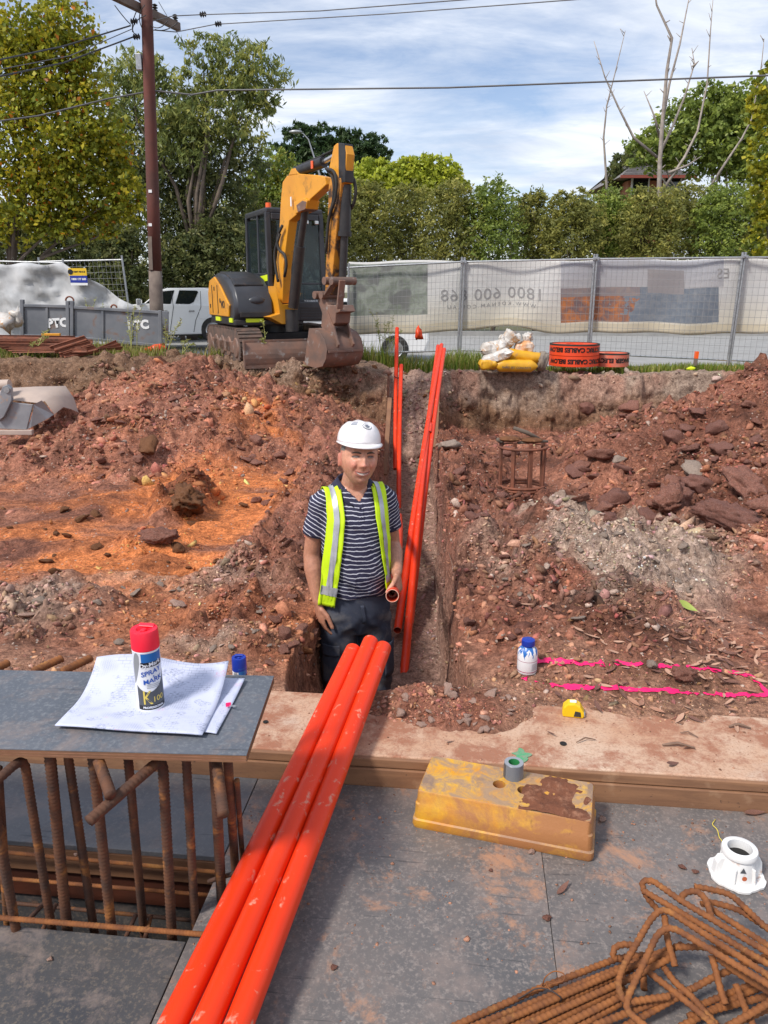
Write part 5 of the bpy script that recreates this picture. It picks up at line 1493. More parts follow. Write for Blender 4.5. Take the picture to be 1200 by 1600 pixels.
for k in range(1, 16):                       # tile courses
    s = k / 16
    a_ = Vector((xa - .3, 49.6, zr)).lerp(Vector((xa + 2.2, 54, zp + 1)), s); b_ = Vector((xb + .3, 49.6, zr)).lerp(Vector((xb - 2.2, 54, zp + 1)), s)
    mb.beam(a_ + Vector((0, -.02, .03)), b_ + Vector((0, -.02, .03)), .06, .06)
oo = mb.build('tile_courses', MAT['tile'], t, True); oo['kind'] = 'stuff'
mb = MB(); mb.box(((xa + xb) / 2, 49.55, zr - .02), (xb - xa + .7, .14, .16)); mb.build('gutter', pm('red_gutter', (0.25, 0.06, 0.04), rough=.5), t, True)
for wxp in (1000, 1050):
    p = at_y(wxp, 290, 50.45)
    mb = MB(); mb.box(p, (1.1, .12, 1.0)); w_o = mb.build('window', MAT['white_paint'], t, True)
    mb = MB(); mb.box(p + Vector((0, -.07, 0)), (.9, .04, .8)); mb.build('pane', MAT['glass'], w_o, True)
# street lamp
t = thing('street_lamp', 'slim grey street lamp leaning over the trees behind the boom', 'street lamp', at_y(520, 400, 40))
mb = MB(); mb.tube([at_y(520, 400, 40), at_y(505, 290, 40), at_y(490, 243, 40), at_y(482, 218, 40), at_y(474, 209, 40), at_y(466, 206, 40)], [.07, .05, .04, .03, .025, .025], 8); mb.build('lamp_post', MAT['galv'], t, True, smooth=True)
mb = MB(); mb.ball(at_y(462, 206, 40), 0.22, 10, 6, (1.5, .6, .4)); mb.build('lamp_head', MAT['galv'], t, True, smooth=True)
# ---------------------------------------------------------------- power pole, crossarm and cables
YP = 15.0
t = thing('power_pole', 'red brown timber power pole with crossarm, grey patched at its foot', 'power pole', at_y(245, 545, YP))
ptop = at_y(227, -60, YP); pbot = at_y(245.5, 548, YP); pbot.z = 0.1
dpole = (ptop - pbot)
mb = MB(); mb.tube([pbot.lerp(ptop, s) for s in (0.26, 0.45, 0.65, 0.85, 1)], [.118, .112, .104, .098, .092], 18); mb.build('pole_shaft', MAT['pole'], t, True, smooth=True)
mb = MB(); mb.tube([pbot - dpole.normalized() * .3, pbot.lerp(ptop, .15), pbot.lerp(ptop, .262)], [.135, .127, .121], 18); mb.build('pole_foot', MAT['pole_grey'], t, True, smooth=True)
p = at_y(239, 420, YP) + Vector((-.02, -.115, 0)); mb = MB(); mb.beam(at_y(237, 370, YP) + Vector((0, -.115, 0)), at_y(239, 422, YP) + Vector((0, -.125, 0)), .07, .02, (0, 1, 0)); mb.build('splint', MAT['pole_grey'], t, True)
for y in (352, 300):
    mb = MB(); q = at_y(237.5, y, YP) + Vector((0, -.113, 0)); mb.box(q, (.06, .012, .05)); mb.build('tag_plate', MAT['white_paint'], t, True)
ca, cb_ = at_y(176, -8, 14.45), at_y(279, 44, 16.05); cb_.z = ca.z
mb = MB(); mb.beam(ca, cb_, .10, .13); arm = mb.build('crossarm', MAT['pole_grey'], t, True, bevel=.006)
mb = MB(); mb.box(at_y(218.5, 98, YP) + Vector((0, -.03, 0)), (.10, .10, .26)); mb.build('service_box', MAT['galv'], t, True, bevel=.01)
def ins(p, ax, nm='insulator'):
    mb = MB(); mb.lathe([(.02, 0), (.05, .02), (.02, .04), (.055, .06), (.02, .08), (.05, .10), (.015, .12)], p, 12, axis=ax); mb.build(nm, MAT['rubber'], t, True, smooth=30)
for k, s in enumerate((0.05, 0.25, 0.42, 0.62, 0.95)):
    ins(ca.lerp(cb_, s) + Vector((0, 0, .065)), (0.05, 0, 1))
def cable(pts, r, mat, label, sag=0.0):
    P = []
    for a, b in zip(pts[:-1], pts[1:]):
        a, b = Vector(a), Vector(b)
        for k in range(16): P.append(a.lerp(b, k / 16) - Vector((0, 0, sag * 4 * (k / 16) * (1 - k / 16))))
    P.append(Vector(pts[-1]))
    o = MB().tube(P, r, 6).build('power_cable', MAT[mat], smooth=True); tag(o, label, 'cable')
cable([at_y(236, 141, 15), at_y(300, 148, 15), at_y(340, 141, 15), at_y(700, 137, 14.2), at_y(1250, 116, 13)], .014, 'cable2', 'long service cable sagging right across the sky from the pole', .0)
cable([at_y(-60, 197, 13.5), at_y(60, 181, 14.2), at_y(170, 154, 14.8), at_y(232, 143, 15)], .014, 'cable2', 'service cable coming in from the left below the crossarm')
cable([at_y(204, 40, 14.85), at_y(100, 72, 13.5), at_y(-60, 106, 11)], .013, 'cable', 'upper black cable running left from the crossarm')
cable([at_y(207, 45, 14.9), at_y(110, 87, 13.5), at_y(-60, 120, 11)], .007, 'cable2', 'thin wire between the two black cables on the left')
cable([at_y(210, 57, 14.9), at_y(100, 98, 13.5), at_y(-60, 132, 11)], .013, 'cable', 'lower black cable running left from the crossarm')
cable([at_y(238, 33, 15.1), at_y(270, 25, 15.6), at_y(312, 23, 15.8), at_y(500, 17, 14.9), at_y(760, -3, 13)], .009, 'cable2', 'upper wire running right from the crossarm')
cable([at_y(240, 47, 15.1), at_y(275, 50, 15.8), at_y(336, 38, 15.8), at_y(600, 22, 14.9), at_y(930, -3, 13)], .009, 'cable2', 'second wire running right from the crossarm')
cable([at_y(248, 3, 15), at_y(270, 40, 20), at_y(300, 90, 26)], .006, 'cable2', 'thin stay wire dropping behind the gum tree')
for k, (a, m_, b) in enumerate([((179, 8), (195, 30), (204, 38)), ((213, 18), (200, 48), (214, 56)), ((228, 24), (206, 32), (207, 50)), ((262, 32), (250, 50), (236, 40)), ((277, 36), (258, 52), (242, 46)), ((226, 8), (212, 24), (222, 44))]):
    mb = MB(); A_, M_, B_ = at_y(*a, 14.8), at_y(*m_, 14.85), at_y(*b, 14.95)
    mb.tube([A_ * (1 - s) ** 2 + M_ * 2 * s * (1 - s) + B_ * s * s for s in np.linspace(0, 1, 10)], .008, 6); mb.build('jumper_lead', MAT['cable'], t, True, smooth=True)
for (px, py, Yq) in ((312, 23, 15.8), (336, 38, 15.8), (204, 34, 14.85), (208, 58, 14.9)):
    ins(at_y(px, py, Yq), (1, 0, .1), 'end_clamp')
# ---------------------------------------------------------------- temporary fence on the right
def panel(a0, a1, b0, b1, label, group, nv=27, nh=14, name='temporary_fence'):
    """a0,a1 foot and head of one post, b0,b1 of the other"""
    a0, a1, b0, b1 = map(Vector, (a0, a1, b0, b1))
    t = thing(name, label, 'fence panel', (a0 + b0) / 2, 0, group)
    for p, q in ((a0, a1), (b0, b1)):
        MB().tube([p, q], .021, 10).build('post', MAT['galv'], t, True, smooth=30)
    ra, rb = a0.lerp(a1, .955), b0.lerp(b1, .955); la, lb_ = a0.lerp(a1, .06), b0.lerp(b1, .06)
    for p, q in ((ra, rb), (la, lb_)):
        MB().tube([p, q], .017, 8).build('rail', MAT['galv'], t, True, smooth=30)
    mb = MB(); off = Vector((0, -.022, 0))
    for k in range(1, nv):
        s = k / nv; mb.tube([la.lerp(lb_, s) + off, ra.lerp(rb, s) + off], .0026, 4)
    for k in range(1, nh):
        s = k / nh; mb.tube([la.lerp(ra, s) + off * 1.15, lb_.lerp(rb, s) + off * 1.15], .0026, 4)
    o = mb.build('wire_mesh', MAT['wire'], t, True, fix=False); o['kind'] = 'stuff'
    return t
FP = [((543, 409), (541, 562), 14.75), ((724, 400), (717, 556), 14.6), ((931, 395), (919, 562), 14.2), ((1163, 392), (1138, 573), 13.75), ((1430, 390), (1390, 585), 13.3)]
flabs = ['fence panel left of the first post, next to the excavator arm', 'fence panel before the mirrored phone number', 'fence panel before the printed picture of flames', 'fence panel running out of the right edge']
for i in range(4):
    e = 2.0
    a1, a0, Ya = FP[i]; b1, b0, Yb_ = FP[i + 1]
    panel(at_y(a0[0] + e, a0[1], Ya), at_y(a1[0] + e, a1[1] + 2, Ya), at_y(b0[0] - e, b0[1], Yb_), at_y(b1[0] - e, b1[1] + 2, Yb_), flabs[i], 'temporary fence panels')
for i in range(1, 4):
    h, f, Yp = FP[i]
    t = thing('fence_clamp', ['clamp joining the fence posts above the cement bags', 'clamp joining the fence posts above the tape rolls', 'clamp joining the fence posts above the yellow foot'][i - 1], 'clamp', at_y(h[0], h[1] + 8, Yp))
    MB().box(at_y(h[0], h[1] + 9, Yp) + Vector((0, -.02, 0)), (.11, .05, .05)).build('clamp_plate', MAT['galv'], t, True, bevel=.004)
    MB().cyl(at_y(h[0], h[1] + 9, Yp) + Vector((0, -.09, 0)), at_y(h[0], h[1] + 9, Yp), .012).build('bolt', MAT['galv'], t, True)
h, f, Yp = FP[3]
p = at_y(1137, 579, Yp - .1)
tag(MB().box(p, (.36, .22, .13), taper=(.85, .8)).build('ballast_block', pm('orange_foot', (0.70, 0.33, 0.02), rough=.6), bevel=.01), 'orange yellow plastic foot under the right fence post', 'fence foot')
p = at_y(918, 572, 14.1); tag(MB().box(p, (.36, .22, .12), taper=(.85, .8)).build('ballast_block', MAT['galv'], bevel=.01), 'grey fence foot behind the larger tape roll', 'fence foot')
# printed banner tied to the far side of the fence: seen from behind, so its print is mirrored
BX0, BX1 = 545.0, 1260.0
def fence_Y(px): return float(np.interp(px, [543, 721, 925, 1150, 1410], [14.75, 14.6, 14.2, 13.75, 13.3]))
def banner_pt(px, v):
    top = 407 - 4 * (px - 545) / 620 + 3.0 * abs(math.sin(px / 52.0)) ** 3
    bot = 521 + 1.5 * math.sin(px / 41.0) + 1.2 * math.sin(px / 17.0 + 1) - 12 * math.exp(-((px - 790) / 55) ** 2)
    py = top + (bot - top) * v
    wob = 0.022 * math.sin(px / 31.0 + 2.5 * v) + 0.014 * math.sin(px / 13.0 + 5 * v) * v + 0.018 * math.sin((px + 70 * v) / 21.0)
    return at_y(px, py, fence_Y(px) + 0.09 + wob)
def banner_mat():
    m, t_, b, o = new_mat('mesh_banner_print')
    uv = N(t_, 'ShaderNodeUVMap'); s = N(t_, 'ShaderNodeSeparateXYZ'); t_.links.new(uv.outputs[0], s.inputs[0])
    U, V = s.outputs[0], s.outputs[1]
    def M_(op, a, b_=None):
        n = N(t_, 'ShaderNodeMath', operation=op)
        for i, x in enumerate((a, b_)):
            if x is None: continue
            if hasattr(x, 'links'): t_.links.new(x, n.inputs[i])
            else: n.inputs[i].default_value = x
        return n.outputs[0]
    def uu(px): return (px - BX0) / (BX1 - BX0)
    def rect(x0, x1, v0, v1):
        return M_('MULTIPLY', M_('MULTIPLY', M_('GREATER_THAN', U, uu(x0)), M_('LESS_THAN', U, uu(x1))), M_('MULTIPLY', M_('GREATER_THAN', V, v0), M_('LESS_THAN', V, v1)))
    sc = N(t_, 'ShaderNodeMapping'); sc.inputs['Scale'].default_value = (6.2, 1, 1); t_.links.new(uv.outputs[0], sc.inputs[0]); v3 = sc.outputs[0]
    col = mixc(t_, ramp2(t_, V, .45, .9), (0.72, 0.71, 0.69), (0.76, 0.70, 0.58))
    nw = noise(t_, v3, 7, 5, .65, .8)
    # left picture: grey green garden
    gcol = mixc(t_, ramp2(t_, nw, .40, .62), (0.20, 0.24, 0.18), (0.38, 0.42, 0.36))
    gcol = mixc(t_, ramp2(t_, noise(t_, v3, 3, 3, .5), .5, .56), gcol, (0.16, 0.17, 0.16))
    col = mixc(t_, M_('MULTIPLY', rect(545, 668, .03, .74), 0.85), col, gcol)
    # sunset picture: sky, headland and sea
    skyc = mixc(t_, ramp2(t_, V, .0, .35), (0.48, 0.49, 0.53), (0.50, 0.49, 0.50))
    col = mixc(t_, rect(876, 1131, .01, .38), col, skyc)
    hn = M_('ADD', V, M_('MULTIPLY', M_('SUBTRACT', noise(t_, v3, 2.2, 4, .6), .5), .5))
    land = M_('MULTIPLY', M_('LESS_THAN', M_('ADD', U, M_('MULTIPLY', M_('SUBTRACT', noise(t_, v3, 5, 4), .5), .25)), uu(985)), M_('GREATER_THAN', hn, .1))
    lc = mixc(t_, ramp2(t_, nw, .38, .62), (0.22, 0.15, 0.15), (0.58, 0.22, 0.08))
    sea = mixc(t_, ramp2(t_, noise(t_, v3, 12, 4, .6), .4, .7), (0.215, 0.25, 0.30), (0.30, 0.32, 0.35))
    pic = mixc(t_, land, sea, lc)
    col = mixc(t_, rect(876, 1123, .38, .85), col, pic)
    dull = mixc(t_, ramp2(t_, nw, .4, .6), (0.30, 0.26, 0.27), (0.36, 0.29, 0.27))
    col = mixc(t_, rect(876, 1000, .38, .50), col, dull)
    # patch and lower sand coloured hem
    col = mixc(t_, rect(1012, 1069, .14, .46), col, (0.36, 0.335, 0.34))
    hem = M_('GREATER_THAN', V, .875)
    col = mixc(t_, hem, col, (0.70, 0.62, 0.47))
    stain = ramp2(t_, noise(t_, v3, 1.4, 6, .65, .5), .55, .75, (0, 0, 0), (.3, .3, .3))
    col = mixc(t_, stain, col, (0.44, 0.40, 0.36))
    t_.links.new(col, b.inputs['Base Color']); b.inputs['Roughness'].default_value = .7
    tl = N(t_, 'ShaderNodeBsdfTranslucent'); t_.links.new(col, tl.inputs[0]); ms = N(t_, 'ShaderNodeMixShader'); ms.inputs[0].default_value = .25
    t_.links.new(b.outputs[0], ms.inputs[1]); t_.links.new(tl.outputs[0], ms.inputs[2]); t_.links.new(ms.outputs[0], o.inputs[0])
    return m
MAT['banner'] = banner_mat()
nu, nv = 220, 26
pts = [[banner_pt(BX0 + (BX1 - BX0) * i / nu, j / nv) for j in range(nv + 1)] for i in range(nu + 1)]
mb = MB(); mb.grid(pts); me = mb.mesh('fence_banner'); uvl = me.uv_layers.new(name='UVMap')
co = [(i / nu, j / nv) for i in range(nu + 1) for j in range(nv + 1)]
for l in me.loops: uvl.data[l.index].uv = co[l.vertex_index]
ban = finish(me, 'fence_banner', MAT['banner'], None, False, True, 0, None)
so = ban.modifiers.new('thick', 'SOLIDIFY'); so.thickness = 0.004
tag(ban, 'pale printed shade cloth banner hung along the right fence, seen from behind', 'banner')
MAT['print_grey'] = pm('grey_print', (0.30, 0.29, 0.285), rough=.8)
def ban_text(key, pxc, vc, pxm, ym):
    k = fence_Y(pxc) / 1190          # metres per picture unit here
    def w(c):
        px = pxc - c.x / k                   # mirrored: the print faces the road
        top, bot = 405, 520
        p = banner_pt(px, vc - c.y / k / (bot - top)); p.y -= 0.006; return p
    lettering(key, MAT['print_grey'], ban, None, True, w)
ban_text('ban1', 769, .50, 0, 0); ban_text('ban2', 768, .66, 0, 0); ban_text('ban3', 1130, .21, 0, 0)
# far kerb-side car seen under the banner
def wheel(c, r, w, t, ax=(0, 1, 0), yd=-1):
    c = Vector(c)
    o = MB().lathe([(r * .6, -w / 2), (r * .92, -w / 2), (r, -w * .35), (r, w * .35), (r * .92, w / 2), (r * .6, w / 2)], c, 24, axis=ax).build('wheel', MAT['rubber'], t, True, smooth=40)
    MB().lathe([(.001, .02 + w * .3), (r * .2, .03 + w * .3), (r * .55, w * .38), (r * .62, w * .48), (r * .62, 0)], c, 20, axis=(0, yd, 0)).build('rim', MAT['chrome'], o, True, smooth=40)
    return o
YC = 18.2
c0 = at_y(617, 540, YC)
t = thing('parked_car', 'white car parked beyond the fence, only its wheel and sill showing', 'car', (c0.x - 1.3, YC + .8, -.1))
x0 = c0.x - 3.4
sil = [(0, .22), (-.05, .5), (.05, .78), (.9, .92), (1.55, 1.42), (3.0, 1.45), (3.75, .98), (4.15, .9), (4.2, .5), (4.1, .22)]
MB().prism([Vector((x0 + a, YC + .8, -.1 + b_)) for a, b_ in sil], (0, 1.6, 0)).build('body', MAT['white_paint'], t, True, bevel=.05)
MB().prism([Vector((x0 + a, YC - .012, -.1 + b_)) for a, b_ in [(1.15, .95), (1.62, 1.36), (2.95, 1.38), (3.5, 1.0)]], (0, .03, 0)).build('window', MAT['glass'], t, True)
for wx_ in (.85, 3.4): wheel((x0 + wx_, YC + .06, .215), .315, .2, t)
# ---------------------------------------------------------------- silver ute beyond the pole
YU = 22.0
t = thing('utility_vehicle', 'silver white twin cab utility parked behind the power pole', 'utility', (at_y(270, 525, YU).x, YU + .9, -.1))
def U(px, py, dy=0.0): return at_y(px, py, YU) + Vector((0, dy, 0))
low = [(168, 521), (163, 500), (168, 486), (196, 477), (224, 474), (331, 476), (334, 480), (420, 481), (423, 500), (421, 520), (352, 522)]
low = low[:-1] + [(352, 522), (346, 506), (334, 499), (322, 506), (316, 522), (224, 524), (219, 508), (207, 501), (194, 508), (189, 522)]
MB().prism([U(x, y, .88) for x, y in low], (0, 1.76, 0)).build('body', MAT['ute'], t, True, bevel=.03)
cabp = [(222, 475.5), (246, 453.5), (258, 450), (316, 449.5), (325, 452), (331, 464), (333, 477)]
a_ = [U(x, y, .02 + (477 - y) * .006) for x, y in cabp]; b_ = [U(x, y, 1.74 - (477 - y) * .006) for x, y in cabp]
n = len(cabp); MB().add(a_ + b_, [tuple(range(n)), tuple(reversed(range(n, 2 * n)))] + [((i + 1) % n, i, n + i, n + (i + 1) % n) for i in range(n)]).build('cabin', MAT['ute'], t, True, bevel=.03)
for win in ([(226, 475), (247, 455.5), (270, 453.5), (266, 475)], [(274, 474.5), (278, 453.5), (305, 454), (308, 456), (302, 472), (296, 475)]):
    MB().prism([U(x, y, .012 + (477 - y) * .006 - .004) for x, y in win], (0, .012, 0)).build('side_window', MAT['glass'], t, True)
for seam in ([(268, 455), (271, 480), (266, 518)], [(313, 455), (314, 480), (306, 500), (303, 519)], [(331, 478), (334, 498)]):
    MB().tube([U(x, y, -.002) for x, y in seam], .008, 5).build('door_seam', MAT['rubber'], t, True)
for hx in (258, 300): MB().box(U(hx, 486, -.02), (.16, .03, .035)).build('door_handle', MAT['chrome'], t, True, bevel=.008)
MB().box(U(219, 471.5, -.1), (.13, .2, .18)).build('side_mirror', MAT['chrome'], t, True, bevel=.04)
MB().box(U(317, 492, -.004), (.2, .012, .2)).build('fuel_flap', MAT['ute'], t, True, bevel=.02)
for wx_ in (206.5, 334): wheel(U(wx_, 515.5, .1), .36, .24, t)
MB().beam(U(220, 523, .1), U(320, 523, .1), .1, .06).build('side_step', MAT['rubber'], t, True)
# ---------------------------------------------------------------- mini excavator
EA = R(25)
EO = Vector((-1.80, 13.10, 0.44)); ES = 0.92
ex = thing('excavator', 'yellow and charcoal mini excavator parked on the bank with its bucket on the ground', 'excavator', EO, EA)
EM = Matrix.Translation(EO) @ Matrix.Rotation(EA, 4, 'Z') @ Matrix.Scale(ES, 4)
ex.scale = (ES, ES, ES); LOC[ex.name] = EM
def L3(x, y, z): return Vector((x, y, z))
def eb(mb, name, mat, bevel=0.0, smooth=False, parent=ex, label=None): return mb.build(name, MAT[mat], parent, smooth=smooth, bevel=bevel, label=label)
# tracks
for sx in (-1, 1):
    xo = sx * 0.78
    pr = []
    for k in range(13): a = R(90 + 180 * k / 12); pr.append((-0.92 + 0.27 * math.cos(a), 0.275 + 0.27 * math.sin(a)))
    for k in range(13): a = R(-90 + 180 * k / 12); pr.append((0.95 + 0.27 * math.cos(a), 0.275 + 0.27 * math.sin(a)))
    mb = MB(); mb.prism([L3(xo, y, z) for y, z in pr], (0.38, 0, 0)); tr = eb(mb, 'track', 'track', 0.02)
    mb = MB()
    # rubber lugs round the belt
    P_ = [Vector((xo, y, z)) for y, z in pr]; P_ = resample(P_ + [P_[0]], 0.11)
    for i in range(0, len(P_) - 1):
        d = (P_[i + 1] - P_[i]).normalized(); nrm = Vector((0, d.z, -d.y)) * (1)
        mid = (P_[i] + P_[i + 1]) / 2
        ctr = Vector((xo, 0, .275))
        if nrm.dot(mid - ctr) < 0: nrm = -nrm
        Mx = Matrix((Vector((1, 0, 0)), d, nrm)).transposed()
        mb.box(mid + nrm * .008, (.39, .05, .03), Mx)
    o = mb.build('track_lugs', MAT['track'], tr); o['kind'] = 'stuff'
    mb = MB(); mb.box((xo + sx * .17, 0, .25), (.08, 1.5, .2)); mb.build('track_guard', MAT['mud_steel'], tr, bevel=.02)
    for yy in (-.92, -.45, 0, .45, .95): MB().lathe([(.001, .02), (.15, .02), (.17, 0), (.17, -.02)], (xo + sx * .19, yy, .25), 18, axis=(sx, 0, 0)).build('track_roller', MAT['mud_steel'], tr, smooth=40)
eb(MB().box((0, 0, .36), (1.3, 1.1, .22)), 'undercarriage', 'black_s', .02)
eb(MB().cyl((0, 0, .44), (0, 0, .60), .5, seg=28), 'slew_ring', 'black_s', 0, 40)
# dozer blade
bl = MB()
pts = [[L3(x, -1.46 - 0.05 * math.sin(math.pi * s) + .06 * s, -.03 + .42 * s) for s in np.linspace(0, 1, 7)] for x in np.linspace(-.98, .98, 6)]
bl.grid(pts); pts2 = [[p + L3(0, .05, 0) for p in r_] for r_ in pts]; bl.grid(pts2)
bl.box((0, -1.39, .385), (1.96, .05, .03)); bl.box((0, -1.45, -.02), (1.96, .06, .05))
for sx in (-1, 1): bl.box((sx * .98, -1.44, .18), (.02, .08, .42))
blade = eb(bl, 'blade', 'mud_steel')
for sx in (-.4, .4): MB().beam((sx, -1.4, .2), (sx, -.5, .3), .1, .14).build('blade_arm', MAT['black_s'], blade, bevel=.01)
# superstructure
body = eb(MB().prism([L3(-.33, y, z) for y, z in [(-.78, .60), (-.78, .70), (.95, .70), (1.02, .60)]], (1.2, 0, 0)), 'slew_frame', 'black_s', .02)
hp = [(-.74, .68), (-.84, .80), (-.83, 1.00), (-.70, 1.19), (-.42, 1.35), (-.05, 1.44), (.45, 1.48), (.85, 1.42), (1.0, 1.2), (1.0, .68)]
hood = MB(); secs = []
for x, k in ((-.93, .93), (-.88, .985), (-.6, 1.0), (-.3, 1.0)):
    secs.append([L3(x, .1 + (y - .1) * k, .68 + (z - .68) * k) for y, z in hp])
hood.loft(secs); hood_o = eb(hood, 'engine_hood', 'black_m', .012, 38)
MB().prism([L3(-.62, y, z) for y, z in [(-.62, 1.265), (-.42, 1.365), (-.05, 1.455), (.35, 1.49), (.35, 1.44), (-.6, 1.22)]], (.5, 0, 0)).build('hood_lid', MAT['black_s'], hood_o, bevel=.015)
MB().box((-.6, -.835, .78), (.5, .03, .09)).build('front_lamp_recess', MAT['black_s'], hood_o, bevel=.01)
MB().ball((-.55, -.80, 1.0), .12, 14, 8, (1.3, .4, .6)).build('hood_bulge', MAT['black_m'], hood_o, smooth=True)
side = MB().prism([L3(-.945, y, z) for y, z in [(-.47, .74), (.95, .74), (.97, 1.12), (.80, 1.34), (.42, 1.40), (.02, 1.24), (-.30, 1.06), (-.55, .93)]], (.035, 0, 0)).build('side_panel', MAT['yellow_m'], ex, bevel=.01)
for y in (.22, .62): MB().box((-.966, y, 1.02), (.01, .02, .48)).build('panel_seam', MAT['black_s'], side)
for y, z in ((.05, 1.0), (.45, 1.2), (.8, .9)): MB().box((-.967, y, z), (.012, .04, .07)).build('latch', MAT['black_s'], side, bevel=.004)
lettering('vio', MAT['black_s'], ex, Matrix.Translation((-.9665, -.13, .93)) @ Matrix.Rotation(R(-90), 4, 'Z') @ Matrix.Rotation(R(90), 4, 'X'))
cw = MB()
cwp = []
for k in range(13):
    a = R(200 + 140 * k / 12)
    cwp.append((0.98 * math.cos(a) * -1, -0.98 * math.sin(a) * 1.05))
cw.prism([L3(x, y, .88) for x, y in cwp], (0, 0, .5)); eb(cw, 'counterweight', 'yellow_m', .03)
for y, w in ((.35, .34), (-.55, .2)): MB().box((-.94, y, .685), (.02, w, .07)).build('reflective_strip', MAT['lime'], body)
MB().box((-.6, -.80, .685), (.3, .02, .06)).build('reflective_strip', MAT['lime'], body)
# cab
cx0, cx1, cy0, cy1, cz0, cz1 = -.24, .74, -.58, .78, .66, 2.42
cab = MB()
for x, y, tx, ty in ((cx0, cy0, .02, .10), (cx1, cy0, -.02, .10), (cx0, cy1, .02, -.06), (cx1, cy1, -.02, -.06)):
    cab.beam((x, y, cz0), (x + tx, y + ty, cz1), .085, .085, (0, 1, 0))
cab.beam((cx0, .02, 1.42), (cx0 + .02, .06, cz1), .05, .05, (0, 1, 0))
cab.box(((cx0 + cx1) / 2, cy0, .84), (cx1 - cx0, .07, .36)); cab.box((cx0, .1, 1.08), (.06, cy1 - cy0, .76)); cab.box((cx1, .1, .95), (.06, cy1 - cy0, .5))
cab.box(((cx0 + cx1) / 2, cy0 + .045, 1.28), (cx1 - cx0, .04, .04))
cabo = eb(cab, 'cab_frame', 'black_m', .012)
MB().box(((cx0 + cx1) / 2, .13, 2.45), (1.02, 1.30, .10)).build('cab_roof', MAT['black_m'], cabo, bevel=.03)
MB().box(((cx0 + cx1) / 2, cy0 + .06, 2.36), (.84, .05, .10)).build('roof_visor', MAT['black_m'], cabo, bevel=.01)
MB().add([(cx0 + .05, cy0 + .012, 1.02), (cx1 - .05, cy0 + .012, 1.02), (cx1 - .06, cy0 + .085, 2.32), (cx0 + .06, cy0 + .085, 2.32), (cx0 + .05, cy0 + .018, 1.02), (cx1 - .05, cy0 + .018, 1.02), (cx1 - .06, cy0 + .091, 2.32), (cx0 + .06, cy0 + .091, 2.32)], [(0, 1, 2, 3), (7, 6, 5, 4), (0, 4, 5, 1), (1, 5, 6, 2), (2, 6, 7, 3), (3, 7, 4, 0)]).build('windscreen', MAT['cab_glass'], cabo)
for y0, y1 in ((cy0 + .07, -.0), (.06, cy1 - .06)): MB().box((cx0 + .008, (y0 + y1) / 2, 1.90), (.006, y1 - y0, .9)).build('side_glass', MAT['cab_glass'], cabo)
MB().box((cx1 - .008, .12, 1.75), (.006, 1.15, 1.15)).build('side_glass', MAT['cab_glass'], cabo)
MB().box(((cx0 + cx1) / 2, cy1 - .03, 1.85), (.85, .006, .95)).build('rear_glass', MAT['cab_glass'], cabo)
MB().box((.27, .28, 1.15), (.5, .5, .16)).build('seat', MAT['black_s'], cabo, bevel=.04)
MB().box((.27, .52, 1.5), (.48, .14, .7), (R(-8), 0, 0)).build('seat_back', MAT['black_s'], cabo, bevel=.05)
for x in (.02, .5): MB().tube([(x, -.15, 1.0), (x, -.18, 1.4)], .015, 6).build('control_lever', MAT['black_s'], cabo)
MB().box((cx0 - .035, -.24, 1.36), (.012, .62, .10), (R(-3), 0, 0)).build('lime_band', MAT['lime'], cabo)
MB().box((cx0 - .035, .32, 1.33), (.012, .3, .05), (R(-3), 0, 0)).build('lime_band', MAT['lime'], cabo)
MB().cyl((cx0 + .08, -.38, 2.5), (cx0 + .08, -.38, 2.58), .05, .045, 14).build('beacon', MAT['orange_l'], cabo, smooth=40)
for x in (cx1 - .12, cx1 - .3): MB().box((x, cy0 + .02, 2.28), (.07, .06, .06)).build('work_light', MAT['chrome'], cabo, bevel=.01)
MB().tube([(cx1 + .02, cy0 + .08, 2.05), (cx1 + .15, cy0 - .02, 2.05), (cx1 + .15, cy0 - .02, 1.45), (cx1 + .02, cy0 + .08, 1.4)], .014, 8).build('hand_rail', MAT['black_s'], cabo, smooth=True)
MB().box((cx1 + .18, cy0 - .02, 2.15), (.14, .05, .22)).build('mirror', MAT['black_s'], cabo, bevel=.02)
fp = eb(MB().box((.25, -.70, .82), (.98, .2, .32)), 'front_panel', 'black_m', .02)
lettering('yan', MAT['white_paint'], ex, Matrix.Translation((.47, cy0 - .042, .985)) @ Matrix.Rotation(R(90), 4, 'X'))
for k in range(5): MB().box((.45, -.805, .70 + .045 * k), (.5, .02, .02)).build('grille_slat', MAT['black_s'], fp)
# boom, arm and bucket lie in one upright plane through the swing post
F0 = EM @ Vector((-.02, -.93, .80))
EB = R(38)
dF = Vector((math.sin(EB), -math.cos(EB), 0)); nF = Vector((math.cos(EB), math.sin(EB), 0))
def zp(p, off=0.0):
    """a point measured in the close-up of the boom, on the machine's boom plane"""
    return at_plane(290 + p[0] / 3.871, 200 + p[1] / 3.871, F0 + nF * off, nF)
def bp(name, poly, th, mat, off=0.0, bevel=.01, parent=ex):
    mb = MB(); mb.prism([zp(p, off) for p in poly], nF * th)
    return mb.build(name, MAT[mat], parent, True, bevel=bevel)
boom = bp('boom', [(575, 1060), (556, 960), (580, 760), (592, 620), (600, 450), (612, 330), (638, 292), (700, 278), (820, 287), (868, 300), (878, 345), (850, 372), (778, 436), (764, 490), (704, 520), (652, 565), (634, 700), (616, 850), (610, 1060)], .15, 'yellow_m', -.0, .012)
bp('boom_plate', [(690, 452), (755, 425), (775, 440), (765, 490), (700, 522)], .21, 'yellow_m', 0, .01, boom)
bp('boom_bracket', [(708, 470), (745, 442), (770, 450), (762, 495), (716, 512)], .22, 'mud_steel', 0, .006, boom)
bp('boom_ear', [(648, 290), (668, 250), (690, 246), (712, 282)], .16, 'yellow_m', 0, .01, boom)
